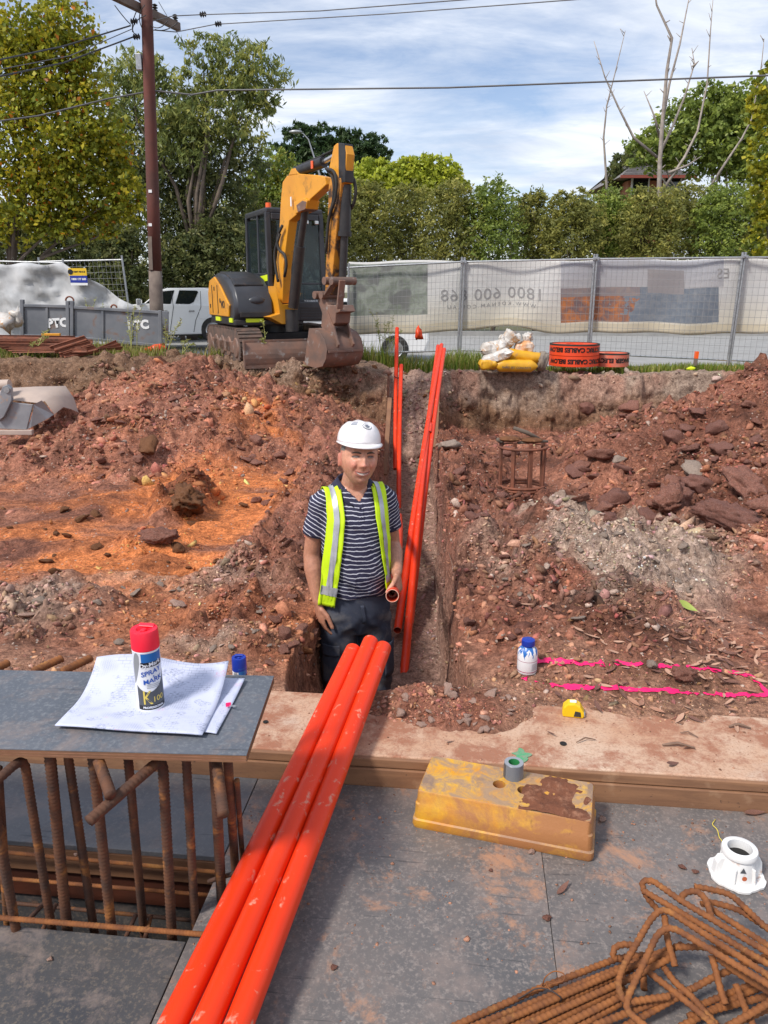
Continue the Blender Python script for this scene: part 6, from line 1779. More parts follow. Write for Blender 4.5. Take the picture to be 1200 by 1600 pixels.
MB().box(zp((638, 445), -.11), (.01, .03, .13), Matrix.Rotation(EB, 3, 'Z')).build('decal', MAT['white_paint'], boom, True)
def ebeam(name, p, q, w, h, mat, off=0, bevel=.012, parent=ex, off2=None):
    return MB().beam(zp(p, off), zp(q, off if off2 is None else off2), w, h, nF).build(name, MAT[mat], parent, True, bevel=bevel)
AT, AB = zp((935, 300)), zp((884, 1010))
mb = MB(); rings = []
for s, w, dd in ((0, .14, .26), (.06, .16, .30), (.35, .16, .24), (.8, .15, .18), (1, .13, .15)):
    c = AT.lerp(AB, s); rings.append([c - nF * w / 2 - dF * dd / 2, c + nF * w / 2 - dF * dd / 2, c + nF * w / 2 + dF * dd / 2, c - nF * w / 2 + dF * dd / 2])
mb.loft(rings); armo = mb.build('arm', MAT['yellow_arm'], ex, True, bevel=.012)
bp('arm_head', [(890, 250), (920, 112), (938, 95), (985, 100), (1000, 160), (985, 335), (945, 345), (905, 330)], .13, 'yellow_m', 0, .01, armo)
bp('arm_head_plate', [(950, 92), (985, 96), (994, 150), (990, 330), (952, 340)], .145, 'black_s', .0, .008, armo)
def cylr(name, p, q, r, mat, off=0.0, parent=ex, seg=16):
    return MB().cyl(zp(p, off), zp(q, off), r, seg=seg).build(name, MAT[mat], parent, True, smooth=40)
c1 = cylr('arm_cylinder', (672, 268), (838, 205), .075, 'black_s')
cylr('piston_rod', (835, 206), (950, 140), .035, 'chrome', 0, c1)
for p in ((680, 232), (700, 228)): MB().tube([zp(p), zp((820, 172)), zp((930, 118))], .018, 6).build('hydraulic_hose', MAT['rubber'], c1, True, smooth=True)
MB().box(zp((765, 222), -.08), (.012, .05, .10), Matrix.Rotation(EB, 3, 'Z')).build('decal', MAT['orange_l'], c1, True)
F0 = F0 + dF * 0
c2 = MB().cyl(zp((612, 1085)) + dF * .20, zp((648, 720)) + dF * .20, .085).build('boom_cylinder', MAT['black_s'], ex, True, smooth=40)
MB().cyl(zp((646, 740)) + dF * .20, zp((716, 490)) + dF * .04, .055).build('piston_rod', MAT['black_s'], c2, True, smooth=40)
c3 = cylr('bucket_cylinder', (968, 345), (962, 640), .082, 'black_s', 0.03)
cylr('cylinder_gland', (963, 625), (962, 655), .095, 'black_s', .03, c3)
cylr('piston_rod', (961, 640), (950, 905), .055, 'black_s', .03, c3)
for off, pts in ((-.12, [(850, 245), (900, 260), (915, 330), (905, 440), (870, 520), (858, 620), (850, 760)]), (-.09, [(860, 260), (888, 290), (900, 360), (890, 470), (864, 560)]), (.11, [(985, 280), (1015, 300), (1032, 380), (1020, 450), (1000, 490)]), (-.13, [(585, 590), (552, 660), (560, 740), (600, 760), (612, 830), (598, 900)]), (-.13, [(570, 640), (535, 760), (548, 870), (560, 930)])):
    P_ = [zp(p, off) for p in pts]; P_ = rounded(P_, .12, 5)
    MB().tube(P_, .022, 8).build('hydraulic_hose', MAT['rubber'], ex, True, smooth=True)
# swing post casting
sw = MB(); spts = [(520, 955), (536, 1030), (566, 1068), (640, 1062), (660, 960), (674, 1000), (655, 1090), (640, 1185), (560, 1185), (500, 1152), (478, 1142), (546, 1122)]
PF = [at_plane(290 + p[0] / 3.871, 200 + p[1] / 3.871, F0 - dF * .12, dF) for p in spts]
sw.prism(PF, dF * .24); sw.build('swing_post', MAT['yellow_m'], ex, True, bevel=.015)
MB().cyl(EM @ Vector((.0, -.93, .50)), EM @ Vector((0, -.93, .86)), .11, seg=18).build('swing_pin', MAT['black_s'], ex, True, smooth=40)
# linkage, hitch and bucket
for p in ((905, 925), (845, 1010), (884, 1010)): MB().cyl(zp(p) - nF * .19, zp(p) + nF * .19, .055, seg=14).build('link_pin', MAT['mud_steel'], ex, True, smooth=40)
MB().cyl(zp((952, 925)) - nF * .2, zp((952, 925)) + nF * .2, .055, seg=14).build('link_pin', MAT['mud_steel'], ex, True, smooth=40)
for s in (-.15, .15):
    MB().beam(zp((905, 925), s), zp((850, 1010), s), .03, .09, nF).build('link_bar', MAT['mud_steel'], ex, True, bevel=.008)
    MB().beam(zp((948, 920), s), zp((930, 1095), s), .03, .1, nF).build('link_bar', MAT['mud_steel'], ex, True, bevel=.008)
hit = bp('quick_hitch', [(838, 1000), (872, 1000), (905, 1070), (970, 1070), (985, 1110), (955, 1120), (950, 1180), (915, 1200), (880, 1150), (850, 1060)], .26, 'mud_steel', 0, .012)
BC = zp((905, 1330)); zg = EO.z + .0
BC = Vector((BC.x, BC.y, zg))
def bk(r, z, s=0): return BC + dF * r + Vector((0, 0, z)) + nF * s
prof = [(r * .86, z * .92) for r, z in [(-.40, .03), (-.05, .0), (.16, .04), (.27, .16), (.30, .30), (.24, .44), (.12, .54), (-.10, .60), (-.22, .60)]]
mb = MB()
th = .022
outer = prof; inner = [(r - .025 * (1 if r > 0 else .3), z + .03 * (1 if z < .3 else -1)) for r, z in prof]
mb.grid([[bk(r, z, s) for r, z in outer] for s in np.linspace(-.31, .31, 5)]); mb.grid([[bk(r, z, s) for r, z in inner] for s in np.linspace(-.30, .30, 5)])
buck = mb.build('bucket', MAT['mud_steel'], ex, True, smooth=50)
for s in (-.31, .31):
    MB().prism([bk(r, z, s) for r, z in prof], nF * .022).build('bucket_side', MAT['mud_steel'], buck, True, bevel=.004)
for s in (-.13, .13):
    MB().prism([bk(.0, .46, s), bk(.24, .28, s), bk(.29, .34, s), bk(.17, .58, s), bk(.02, .80, s), bk(-.1, .78, s), bk(-.14, .58, s)], nF * .03).build('bucket_ear', MAT['mud_steel'], buck, True, bevel=.005)
MB().box(bk(.275, .25), (.60, .02, .03), Matrix.Rotation(EB, 3, 'Z')).build('wear_strip', MAT['mud_steel'], buck, True)
# mud heaped at the blade
m_ = at_y(470, 562, 11.45)
# ---------------------------------------------------------------- cement bags and empty wrappers on the bank
MAT['bag_y'] = pm('yellow_bag', (0.70, 0.38, 0.015), (0.60, 0.30, 0.015), 6, .45, dirt=((0.35, 0.2, 0.09), 9, .62, .12))
MAT['bag_w'] = pm('clear_white_wrap', (0.62, 0.60, 0.57), (0.50, 0.44, 0.38), 9, .35, dirt=((0.55, 0.28, 0.10), 8, .56, .1))
MAT['bag_o'] = pm('orange_print_wrap', (0.62, 0.28, 0.10), (0.60, 0.50, 0.42), 7, .4)
MAT['bag_k'] = pm('grey_printed_bag', (0.26, 0.21, 0.16), (0.16, 0.13, 0.11), 9, .6)
def bag(a, b, hgt, dep, mat, label, Y, seed, crump=.12, name='cement_bag', cat='bag', text=None, tuck=True):
    A_, B_ = at_y(a[0], a[1], Y), at_y(b[0], b[1], Y)
    L = (B_ - A_).length; d = (B_ - A_).normalized(); upv = Vector((0, 0, 1)); nrm = Vector((-d.y, d.x, 0)).normalized(); upv = nrm.cross(d) * -1 if nrm.cross(d).z < 0 else nrm.cross(d)
    r = np.random.default_rng(seed)
    nu_, nv_ = 22, 16; pts = []
    for i in range(nu_ + 1):
        s = i / nu_; e = min(1, (min(s, 1 - s) / .13)) ** .55 if tuck else 1
        e = max(e, .16)
        row = []
        for j in range(nv_):
            t_ = 2 * math.pi * j / nv_
            q = float(fbm(np.array([s * 4 + seed]), np.array([t_ * 1.3]), 4, seed)[0]) * crump
            cc_, ss_ = math.cos(t_), math.sin(t_)
            pw = lambda x: math.copysign(abs(x) ** .7, x)
            row.append(A_ + d * (L * s) + nrm * (dep / 2 * pw(cc_) * (.8 + .2 * e) * (1 + q)) + upv * (hgt / 2 * pw(ss_) * e * (1 + q)) + d * q * .1)
        row.append(row[0]); pts.append(row)
    t = thing(name, label, cat, (A_ + B_) / 2 - Vector((0, 0, hgt / 2)))
    MB().grid(pts).build('bag_skin', MAT[mat], t, True, smooth=(name == 'cement_bag'))
    if text:
        mm = (A_ + B_) / 2
        def w(c): return mm + d * (c.x * text) + upv * (c.y * text - hgt * .1) - nrm * (dep / 2 + .015)
        lettering('bag', MAT['can_dark'], t, None, True, w)
    return t
YB_ = 12.45
bag((771, 570), (838, 572), .20, .34, 'bag_y', 'lower yellow cement bag with black print at the front of the pile', YB_, 1, text=.9)
bag((786, 552), (851, 561), .18, .34, 'bag_y', 'upper yellow cement bag lying across the pile', YB_ + .18, 2)
bag((840, 563), (853, 566), .30, .3, 'bag_k', 'grey end of a printed bag beside the yellow ones', YB_ + .1, 3, .2)
bag((748, 570), (776, 568), .17, .3, 'bag_y', 'small yellow bag at the left foot of the pile', YB_ - .02, 4, .25)
bag((752, 548), (790, 540), .24, .32, 'bag_w', 'crumpled white wrapper at the left of the bag pile', YB_ + .25, 5, .4, 'plastic_wrapper', 'wrapper')
bag((784, 540), (806, 520), .24, .28, 'bag_w', 'crumpled clear wrapper standing at the top of the pile', YB_ + .3, 6, .5, 'plastic_wrapper', 'wrapper')
bag((804, 545), (834, 541), .20, .3, 'bag_o', 'orange printed wrapper on top of the yellow bags', YB_ + .28, 7, .3, 'plastic_wrapper', 'wrapper')
bag((818, 533), (830, 524), .15, .22, 'bag_w', 'small clear wrapper peak right of the tallest wrapper', YB_ + .36, 8, .5, 'plastic_wrapper', 'wrapper')
bag((752, 566), (800, 549), .16, .26, 'bag_w', 'torn white sack slumped over the left bags', YB_ - .02, 9, .35, 'plastic_wrapper', 'wrapper')
# ---------------------------------------------------------------- rolls of orange marker tape
MAT['mk_orange'] = pm('marker_tape_orange', (0.80, 0.075, 0.018), (0.72, 0.06, 0.016), 8, .45)
MAT['mk_dusty'] = pm('dusty_marker_tape', (0.72, 0.10, 0.045), (0.55, 0.22, 0.15), 7, .6)
def tape_roll(pl, pr_, ptop, pbot, Y, mat, label, rows_, texts):
    A_, B_ = at_y(pl, pbot, Y), at_y(pr_, pbot, Y); r = (B_ - A_).length / 2; c = (A_ + B_) / 2; c.y = Y + r; c.x *= c.y / Y
    r *= c.y / Y * .985
    H = at_y((pl + pr_) / 2, ptop, Y).z - at_y((pl + pr_) / 2, pbot, Y).z
    zb_ = at_y((pl + pr_) / 2, pbot, Y).z
    t = thing('marker_tape_roll', label, 'tape roll', (c.x, c.y, zb_))
    M_ = MB()
    for k in range(rows_):
        z0 = H * k / rows_; z1 = H * (k + 1) / rows_
        M_.lathe([(r, z0 + .004), (r, z1 - .004)], (0, 0, 0), 48)
        M_.lathe([(r * .985, z0), (r, z0 + .004)], (0, 0, 0), 48)
    M_.lathe([(r, H - .004), (r * .99, H + .004), (r * .35, H + .002), (r * .35, 0)], (0, 0, 0), 48)
    M_.build('tape_wind', MAT[mat], t, smooth=40)
    MB().lathe([(r * 1.004, H - .012), (r * 1.004, H + .012), (r * .93, H + .014), (r * .93, H + .006)], (0, 0, 0), 48).build('roll_edge', MAT['rubber'], t, smooth=40)
    for (key, a, z, s) in texts:
        def w(c_, a=a, z=z, s=s):       # the print stands upside down
            return Vector(((r + .004) * math.sin(a - c_.x * s / r), -(r + .004) * math.cos(a - c_.x * s / r), z - c_.y * s))
        lettering(key, MAT['can_black'], t, None, warp=w)
tape_roll(857, 934, 540, 574, 12.7, 'mk_orange', 'larger orange underground cable marker tape roll, printed upside down', 2, [('tape1', -.1, .275, 1.15), ('tape1', .05, .09, 1.15)])
tape_roll(924, 981, 554, 574, 13.0, 'mk_dusty', 'smaller dusty orange marker tape roll behind the larger one', 1, [('tape2', -.1, .11, 1.15)])
# ---------------------------------------------------------------- small site things along the bank
p = at_y(1086, 571, 13.1); q = at_y(1089, 549, 13.1)
t = thing('marker_peg', 'orange topped survey peg in the grass by the right fence post', 'peg', p)
MB().beam(p, p.lerp(q, .5), .05, .05).build('peg_shaft', MAT['pole_grey'], t, True); MB().beam(p.lerp(q, .5), q, .055, .055).build('peg_top', MAT['orange_l'], t, True)
def crumple(p, s, mat, name, label, cat, seed):
    v, f = ico(2); r = np.random.default_rng(seed)
    v = v * (1 + .35 * r.standard_normal((len(v), 1))) * np.array(s) + np.array([0, 0, s[2] * .6])
    me = np_mesh(name, v, f, 3); o = finish(me, name, MAT[mat], None, False, False, 0, None); o.location = Vector(p) + Vector((0, 0, 0)); tag(o, label, cat); return o
crumple(at_y(1078, 579, 13.0), (.06, .04, .03), 'lime', 'plastic_scrap', 'lime green scrap on the verge left of the yellow foot', 'scrap', 2)
crumple(at_y(246, 556, 12.8), (.14, .1, .07), 'mk_orange', 'plastic_scrap', 'crumpled orange warning tape on the ground below the power pole', 'scrap', 3)
crumple(at_y(655, 532, 14.1), (.06, .05, .1), 'mk_orange', 'plastic_scrap', 'orange flagging caught in the grass under the fence', 'scrap', 4)
crumple(at_y(10, 524, 13.2), (.17, .15, .15), 'bag_w', 'rubble_sack', 'white rubble sack at the left picture edge', 'sack', 5)
crumple(at_y(28, 512, 13.4), (.09, .08, .13), 'bag_w', 'rubble_sack', 'small white sack top leaning by the steel box', 'sack', 6)
MB_ = MB().box(at_y(80, 523, 12.9), (.30, .06, .045)); tag(MB_.build('spirit_level', MAT['yellow_m'], bevel=.006), 'yellow bar lying on the rusty star pickets', 'level')
# steel trench box
YT = 13.9
def T(px, py, dy=0): return at_y(px, py, YT) + Vector((0, dy, 0))
MAT['boxsteel'] = pm('grey_box_steel', (0.135, 0.145, 0.165), (0.20, 0.205, 0.22), 3, .55, .1, .15, 30, dirt=((0.22, 0.11, 0.06), 2.6, .60, .12))
t = thing('trench_box', 'grey steel trench box with white painted letters on both plates', 'trench box', T(140, 535, .5))
for (tl, tr_, br_, bl_, tx) in (((37, 477), (112, 479), (112, 526), (37, 524), (91, 505)), ((117, 480), (250, 488), (250, 540), (117, 527), (217, 508))):
    po = [T(*tl), T(*tr_), T(*br_), T(*bl_)]
    pl = MB().prism(po, (0, .05, 0)).build('side_plate', MAT['boxsteel'], t, True, bevel=.006)
    MB().prism([p + Vector((0, .55, 0)) for p in po], (0, .05, 0)).build('far_plate', MAT['boxsteel'], t, True, bevel=.006)
    for a, b in ((tl, tr_), (bl_, br_)): MB().beam(T(*a, -.035), T(*b, -.035), .045, .05).build('edge_rail', MAT['boxsteel'], pl, True, bevel=.006)
    n = 2 if tr_[0] - tl[0] < 90 else 3
    for k in range(1, n):
        s = k / n; MB().beam(T(tl[0] + (tr_[0] - tl[0]) * s, tl[1] + (tr_[1] - tl[1]) * s, -.032), T(bl_[0] + (br_[0] - bl_[0]) * s, bl_[1] + (br_[1] - bl_[1]) * s, -.032), .04, .03, (0, 1, 0)).build('stiffener', MAT['boxsteel'], pl, True)
    c = T(tx[0], tx[1], -.034)
    lettering('ptc', MAT['white_paint'], t, Matrix.Translation(c) @ Matrix.Rotation(R(-3), 4, 'Y') @ Matrix.Rotation(R(90), 4, 'X'), True)
for a, b in (((36, 468), (37, 527)), ((107, 470), (108, 528)), ((114, 470), (114, 530)), ((251, 485), (252, 545))):
    MB().beam(T(*a, -.03), T(*b, -.03), .06, .07, (0, 1, 0)).build('corner_post', MAT['boxsteel'], t, True, bevel=.008)
for xx in (60, 230): MB().beam(T(xx, 500), T(xx, 500, .55), .08, .08).build('strut', MAT['boxsteel'], t, True)
for (px, py, r_) in ((109, 470, .07), (178, 481, .05)):
    c = T(px, py, 0); MB().tube([c + Vector((r_ * math.cos(a), 0, r_ * math.sin(a))) for a in np.linspace(0, math.pi, 9)], .015, 6).build('lifting_loop', MAT['rust_picket'], t, True)
# star pickets heaped on the bank
G5 = 'rusty star pickets heaped on the left bank'
def picket(a, b, Y0_, Y1_, lab):
    A_, B_ = at_y(a[0], a[1], Y0_), at_y(b[0], b[1], Y1_)
    d = (B_ - A_).normalized(); u_, w_ = frame_from(d); r = random.uniform(0, 2)
    mb = MB()
    for k in range(3):
        an = r + k * 2.094; ax = u_ * math.cos(an) + w_ * math.sin(an); sd = u_ * -math.sin(an) + w_ * math.cos(an)
        mb.add([A_ - sd * .004, A_ + sd * .004, A_ + ax * .036 + sd * .003, A_ + ax * .036 - sd * .003, B_ - sd * .004, B_ + sd * .004, B_ + ax * .036 + sd * .003, B_ + ax * .036 - sd * .003], [(0, 1, 2, 3), (7, 6, 5, 4), (0, 4, 5, 1), (1, 5, 6, 2), (2, 6, 7, 3), (3, 7, 4, 0)])
    tag(mb.build('star_picket', MAT['rust_picket']), lab, 'star picket', G5)
for k in range(11): picket((-40 + 6 * k, 526 + 2.3 * k), (118 + 3 * (k % 4) * 3, 528 + 1.9 * k + (k % 3)), 12.4 - .02 * k, 12.5 - .05 * k, 'long rusty picket in the flat left bundle')
for k in range(9): picket((78 + 4 * (k % 3) + 2.5 * k, 543 + 1.9 * k), (132 + 2.6 * k, 526 + 2.6 * k), 12.0, 12.15, 'rusty picket in the slanting bundle, its cut end in view')
for k in range(4): picket((140 + 4 * k, 552 - 2 * k), (182 + 3 * k, 534 + 3 * k), 12.2, 12.5, 'single rusty picket lying right of the bundles')
# fence panels with white cloth and a sign, far left
panel(at_y(-120, 548, 16.4), at_y(-128, 398, 16.4), at_y(110, 548, 16.4), at_y(98, 404, 16.4), 'left fence panel draped with grubby white cloth', 'left fence panels', 24, 14)
panel(at_y(76, 546, 16.9), at_y(60, 402, 16.9), at_y(210, 546, 16.9), at_y(190, 399, 16.9), 'bare wire fence panel carrying the yellow and blue sign', 'left fence panels', 20, 14)
def drape():
    nu_, nv_ = 60, 24; pts = []
    for i in range(nu_ + 1):
        px = -130 + 345 * i / nu_
        yt = 412 if px < 100 else 412 + (px - 100) * .62
        yt += 2 * math.sin(px / 9.0)
        row = []
        for j in range(nv_ + 1):
            v = j / nv_; py = yt + (546 - yt) * v
            row.append(at_y(px + 3 * math.sin(py / 17.0), py, 16.25 + .05 * math.sin(px / 14.0 + py / 31.0) + .05 * math.sin(px / 37.0 - py / 12.0) * v + .09 * float(fbm(np.array([px / 16.0]), np.array([py / 12.0]), 3, 4)[0])))
        pts.append(row)
    return pts
MAT['cloth'] = pm('grubby_white_cloth', (0.40, 0.41, 0.42), (0.54, 0.54, 0.54), 2.5, .8, dirt=((0.28, 0.275, 0.27), 1.8, .52, .2))
o = MB().grid(drape()).build('shade_cloth', MAT['cloth'], smooth=True); so = o.modifiers.new('thick', 'SOLIDIFY'); so.thickness = .004
tag(o, 'grubby white cloth hanging over the left fence and sloping down to the right', 'cloth')
c = at_y(122, 433, 16.1); t = thing('hire_sign', 'yellow and blue fence hire sign wired to the left fence', 'sign', c)
SY = pm('sign_yellow', (0.78, 0.50, 0.02), rough=.5); SB = pm('sign_blue', (0.01, 0.03, 0.30), rough=.5)
MB().box(c + Vector((0, 0, .10)), (.36, .012, .14)).build('upper_half', SY, t, True); MB().box(c + Vector((.01, 0, -.04)), (.34, .012, .134)).build('lower_half', SB, t, True); MB().box(c + Vector((.01, 0, -.135)), (.34, .012, .045)).build('white_foot', MAT['white_paint'], t, True)
MX = Matrix.Rotation(R(90), 4, 'X')
lettering('sign1', MAT['can_black'], t, Matrix.Translation(c + Vector((.03, -.008, .10))) @ MX @ Matrix.Scale(.58, 4), True)
lettering('sign2', MAT['white_paint'], t, Matrix.Translation(c + Vector((.01, -.008, -.04))) @ MX @ Matrix.Scale(.56, 4), True)
MB().lathe([(.001, 0), (.05, 0), (.05, .004)], c + Vector((-.14, -.008, .10)), 20, axis=(0, -1, 0)).build('sign_logo', MAT['can_black'], t, True)
# loader bucket lying left in the dig
MAT['bkt_pale'] = pm('dusty_pale_steel', (0.46, 0.36, 0.30), (0.38, 0.30, 0.26), 5, .7, 0, .2, 30)
MAT['bkt_grey'] = pm('scraped_grey_steel', (0.30, 0.31, 0.33), (0.22, 0.23, 0.25), 6, .5, .3, .2, 30, dirt=((0.38, 0.27, 0.21), 8, .58, .12))
YK = 7.9
def K(px, py, dy=0): return at_y(px, py, YK) + Vector((0, dy, 0))
t = thing('digging_bucket', 'dusty grey excavator bucket lying on the soil at the left edge', 'excavator bucket', K(40, 678))
MB().prism([K(-30, 641), K(5, 627), K(52, 632), K(42, 671), K(-30, 669)], (0, .02, 0)).build('front_plate', MAT['bkt_grey'], t, True, bevel=.004)
MB().add([K(52, 632), K(64, 626, .02), K(78, 650, .10), K(70, 656, .05), K(48, 668, .0), K(42, 671), K(52, 642)], [(0, 1, 2, 3), (0, 3, 6), (6, 3, 4, 5)]).build('side_cheek', MAT['bkt_grey'], t, True)
MB().grid([[K(-30, 640, .04), K(-30, 622, .16), K(-30, 614, .32), K(-30, 616, .5)], [K(20, 626, .03), K(20, 615, .15), K(22, 611, .32), K(22, 613, .5)], [K(55, 630, .03), K(60, 616, .15), K(70, 611, .3), K(72, 612, .5)], [K(66, 628, .06), K(76, 622, .16), K(84, 626, .3), K(86, 632, .5)], [K(78, 650, .11), K(88, 640, .18), K(93, 646, .3), K(94, 656, .5)]]).build('back_shell', MAT['bkt_pale'], t, True, smooth=60)
MB().box(K(6, 675, -.02), (.62, .05, .05)).build('cutting_edge', MAT['bkt_pale'], t, True, bevel=.006)
MB().prism([K(4, 612, -.03), K(8, 603, -.03), K(15, 600, -.03), K(21, 606, -.03), K(22, 625, -.03), K(10, 650, -.03), K(0, 658, -.03)], (0, .05, 0)).build('hinge_ear', MAT['bkt_grey'], t, True, bevel=.006)
MB().lathe([(.001, .01), (.03, .01), (.03, 0)], K(15, 608, -.06), 16, axis=(0, -1, 0)).build('hinge_pin', MAT['galv'], t, True)
MB().cyl(K(-20, 604, .1), K(8, 603, .1), .055, seg=16).build('hinge_tube', MAT['bkt_pale'], t, True, smooth=40)
# pile starter cage in the dig
YG_ = 6.05
def Gp(px, py, dy=0): return at_y(px, py, YG_) + Vector((0, dy, 0))
cg = Gp(820, 785); cg.z = Z(cg.x, YG_ + .1)
t = thing('pile_cage', 'rusty steel pile cage standing in a muddy hole', 'rebar cage', cg)
cc_ = Vector((Gp(821, 742).x, YG_ + .17, 0)); zt_ = Gp(820, 694).z; zb2 = cg.z - .12; rr_ = .185
for k in range(8):
    a = 2 * math.pi * (k + .35) / 8
    p = cc_ + Vector((rr_ * math.cos(a), rr_ * .85 * math.sin(a), 0)); j = Vector((random.uniform(-.015, .015), 0, random.uniform(-.05, .01)))
    MB().beam(p + Vector((0, 0, zb2)), p * 1 + j + Vector((0, 0, zt_)), .030, .022, (math.cos(a), math.sin(a), 0)).build('upright_bar', MAT['rust_picket'], t, True, bevel=.003)
for z_ in (cg.z + .035, cg.z + .06, zt_ - .05):
    MB().tube([cc_ + Vector((1.08 * rr_ * math.cos(a), rr_ * .93 * math.sin(a), z_)) for a in np.linspace(0, 2 * math.pi, 28, endpoint=False)], .012, 6, close=True).build('ring_bar', MAT['rust_picket'], t, True, smooth=True)
for a, b, r_ in (((806, 672), (850, 692), .018), ((785, 694), (812, 690), .014), ((812, 696), (862, 695), .015), ((780, 690), (790, 700), .02)):
    MB().tube([Gp(*a, .1), (Gp(*a, .1) + Gp(*b, .14)) / 2 + Vector((0, 0, .008)), Gp(*b, .14)], [r_ * .8, r_, r_ * .7], 7).build('stick', MAT['bark'], t, True, smooth=True)
for a, b in (((780, 686), (820, 694)), ((812, 690), (858, 694))):
    MB().ball((Gp(*a, .12) + Gp(*b, .12)) / 2, .06, 9, 6, (1.6, 1.2, .4)).build('earth_cap', MAT['rock_brown'], t, True)
# ---------------------------------------------------------------- grass and weeds
def grass(name, label, n, xr, yf, h, seed, pal, lean=.35, w=.007, mask=None):
    r = np.random.default_rng(seed)
    x = r.uniform(*xr, n); y = yf(x, r.uniform(0, 1, n))
    if mask is not None:
        k = r.uniform(0, 1, n) < mask(x, y); x, y = x[k], y[k]; n = len(x)
    z = Hfun(x, y, False)[0] - .02
    a = r.uniform(0, 6.28, n); hh = h * r.uniform(.4, 1.3, n) * (0.6 + .8 * vnoise(x * 1.7, y * 1.7, seed))
    ln = hh * lean * r.uniform(.2, 1.6, n)
    dx_, dy_ = np.cos(a), np.sin(a)
    base = np.stack([x, y, z], -1); sd_ = np.stack([-dy_, dx_, 0 * x], -1) * (w * r.uniform(.6, 1.5, n))[:, None]
    mid = base + np.stack([dx_ * ln * .35, dy_ * ln * .35, hh * .6], -1); tip = base + np.stack([dx_ * ln, dy_ * ln, hh], -1)
    v = np.stack([base - sd_, base + sd_, mid + sd_ * .7, mid - sd_ * .7, tip], 1)
    f4 = np.array([[0, 1, 2], [0, 2, 3], [3, 2, 4]])
    f = (f4[None] + (np.arange(n) * 5)[:, None, None]).reshape(-1, 3)
    me = np_mesh(name, v.reshape(-1, 3), f, 3); pal = np.array(pal)
    c = pal[r.integers(0, len(pal), n)] * r.uniform(.7, 1.3, (n, 1)); set_col(me, 'Col', np.repeat(c, 5, 0)); me.materials.append(MAT['leaf'])
    o = bpy.data.objects.new(name, me); COL.objects.link(o); tag(o, label, 'grass', None, 'stuff'); return o
GP = [(0.12, 0.20, 0.025), (0.20, 0.28, 0.035), (0.30, 0.33, 0.06), (0.36, 0.32, 0.10)]
grass('grass', 'green grass on the verge under the right fence', 11000, (1.6, 8.2), lambda x, u: 13.05 + 1.0 * u, .13, 5, GP, mask=lambda x, y: np.clip(.35 + 1.2 * sstep(3.4, 4.4, x), 0, 1))
grass('tall_grass', 'tall green grass on the verge right of the excavator bucket', 5200, (-.75, 1.75), lambda x, u: 12.9 + 1.3 * u, .26, 6, GP, .4)
grass('weedy_grass', 'yellow green weedy grass around the power pole and pickets', 5200, (-6.5, -2.6), lambda x, u: 12.1 + 1.5 * u, .16, 7, [(0.22, 0.26, 0.04), (0.36, 0.34, 0.08), (0.42, 0.36, 0.14), (0.14, 0.20, 0.03)], .5, mask=lambda x, y: sstep(-.25, .2, fbm(x * 1.3, y * 1.3, 3, 9)))
def weed(px, pyb, pyt, Y, label, seed, group, lean=0):
    rr = random.Random(seed); b = at_y(px, pyb, Y); tp = at_y(px + lean, pyt, Y)
    t = thing('weed', label, 'weed', b, 0, group)
    mb = MB(); lf = MB()
    for k in range(rr.randint(2, 4)):
        e = tp + Vector((rr.uniform(-.16, .16), rr.uniform(-.1, .1), rr.uniform(-.35, .05)))
        m_ = b.lerp(e, .5) + Vector((rr.uniform(-.05, .05), 0, .06)); path = [b, b.lerp(m_, .5), m_, m_.lerp(e, .6) + Vector((0, 0, .02)), e]
        mb.tube(path, [.006, .005, .004, .003, .002], 5)
        for i in range(26):
            s = rr.uniform(.2, 1.0); p = b.lerp(m_, s * 2) if s < .5 else m_.lerp(e, s * 2 - 1)
            d = Vector((rr.uniform(-1, 1), rr.uniform(-1, 1), rr.uniform(-.2, .8))).normalized() * rr.uniform(.03, .09) * (1.25 - .6 * s)
            sd_ = d.cross(Vector((rr.uniform(-1, 1), 1, .3))).normalized() * .007
            lf.add([p, p + d * .5 + sd_, p + d, p + d * .5 - sd_], [(0, 1, 2, 3)])
    mb.build('stem', MAT['weed_m'], t, True); lf.build('foliage', MAT['weed_m'], t, True, fix=False)
MAT['weed_m'] = pm('weed_green', (0.30, 0.34, 0.08), (0.42, 0.40, 0.16), 9, .7)
for i, (px, b_, tp_, Y, ln) in enumerate(((205, 545, 455, 12.9, -4), (214, 546, 462, 13.1, 2), (258, 548, 492, 12.6, 14), (262, 550, 500, 12.7, 22), (285, 552, 515, 12.5, 16), (142, 522, 458, 14.9, -4), (150, 524, 470, 15.0, 6), (595, 548, 470, 14.1, -6), (606, 548, 478, 14.2, 4), (612, 548, 492, 14.0, 8), (415, 540, 500, 11.7, 2), (60, 540, 512, 12.2, 3))):
    weed(px, b_, tp_, Y, ['tall pale weed by the right end of the trench box', 'tall pale weed by the right end of the trench box', 'leaning weed at the foot of the power pole', 'leaning weed at the foot of the power pole', 'leaning weed at the foot of the power pole', 'weed growing inside the trench box', 'weed growing inside the trench box', 'tall grass stalk by the excavator blade', 'tall grass stalk by the excavator blade', 'tall grass stalk by the excavator blade', 'small weed under the excavator swing post', 'weed among the rusty pickets'][i], i, 'weeds along the bank', ln)
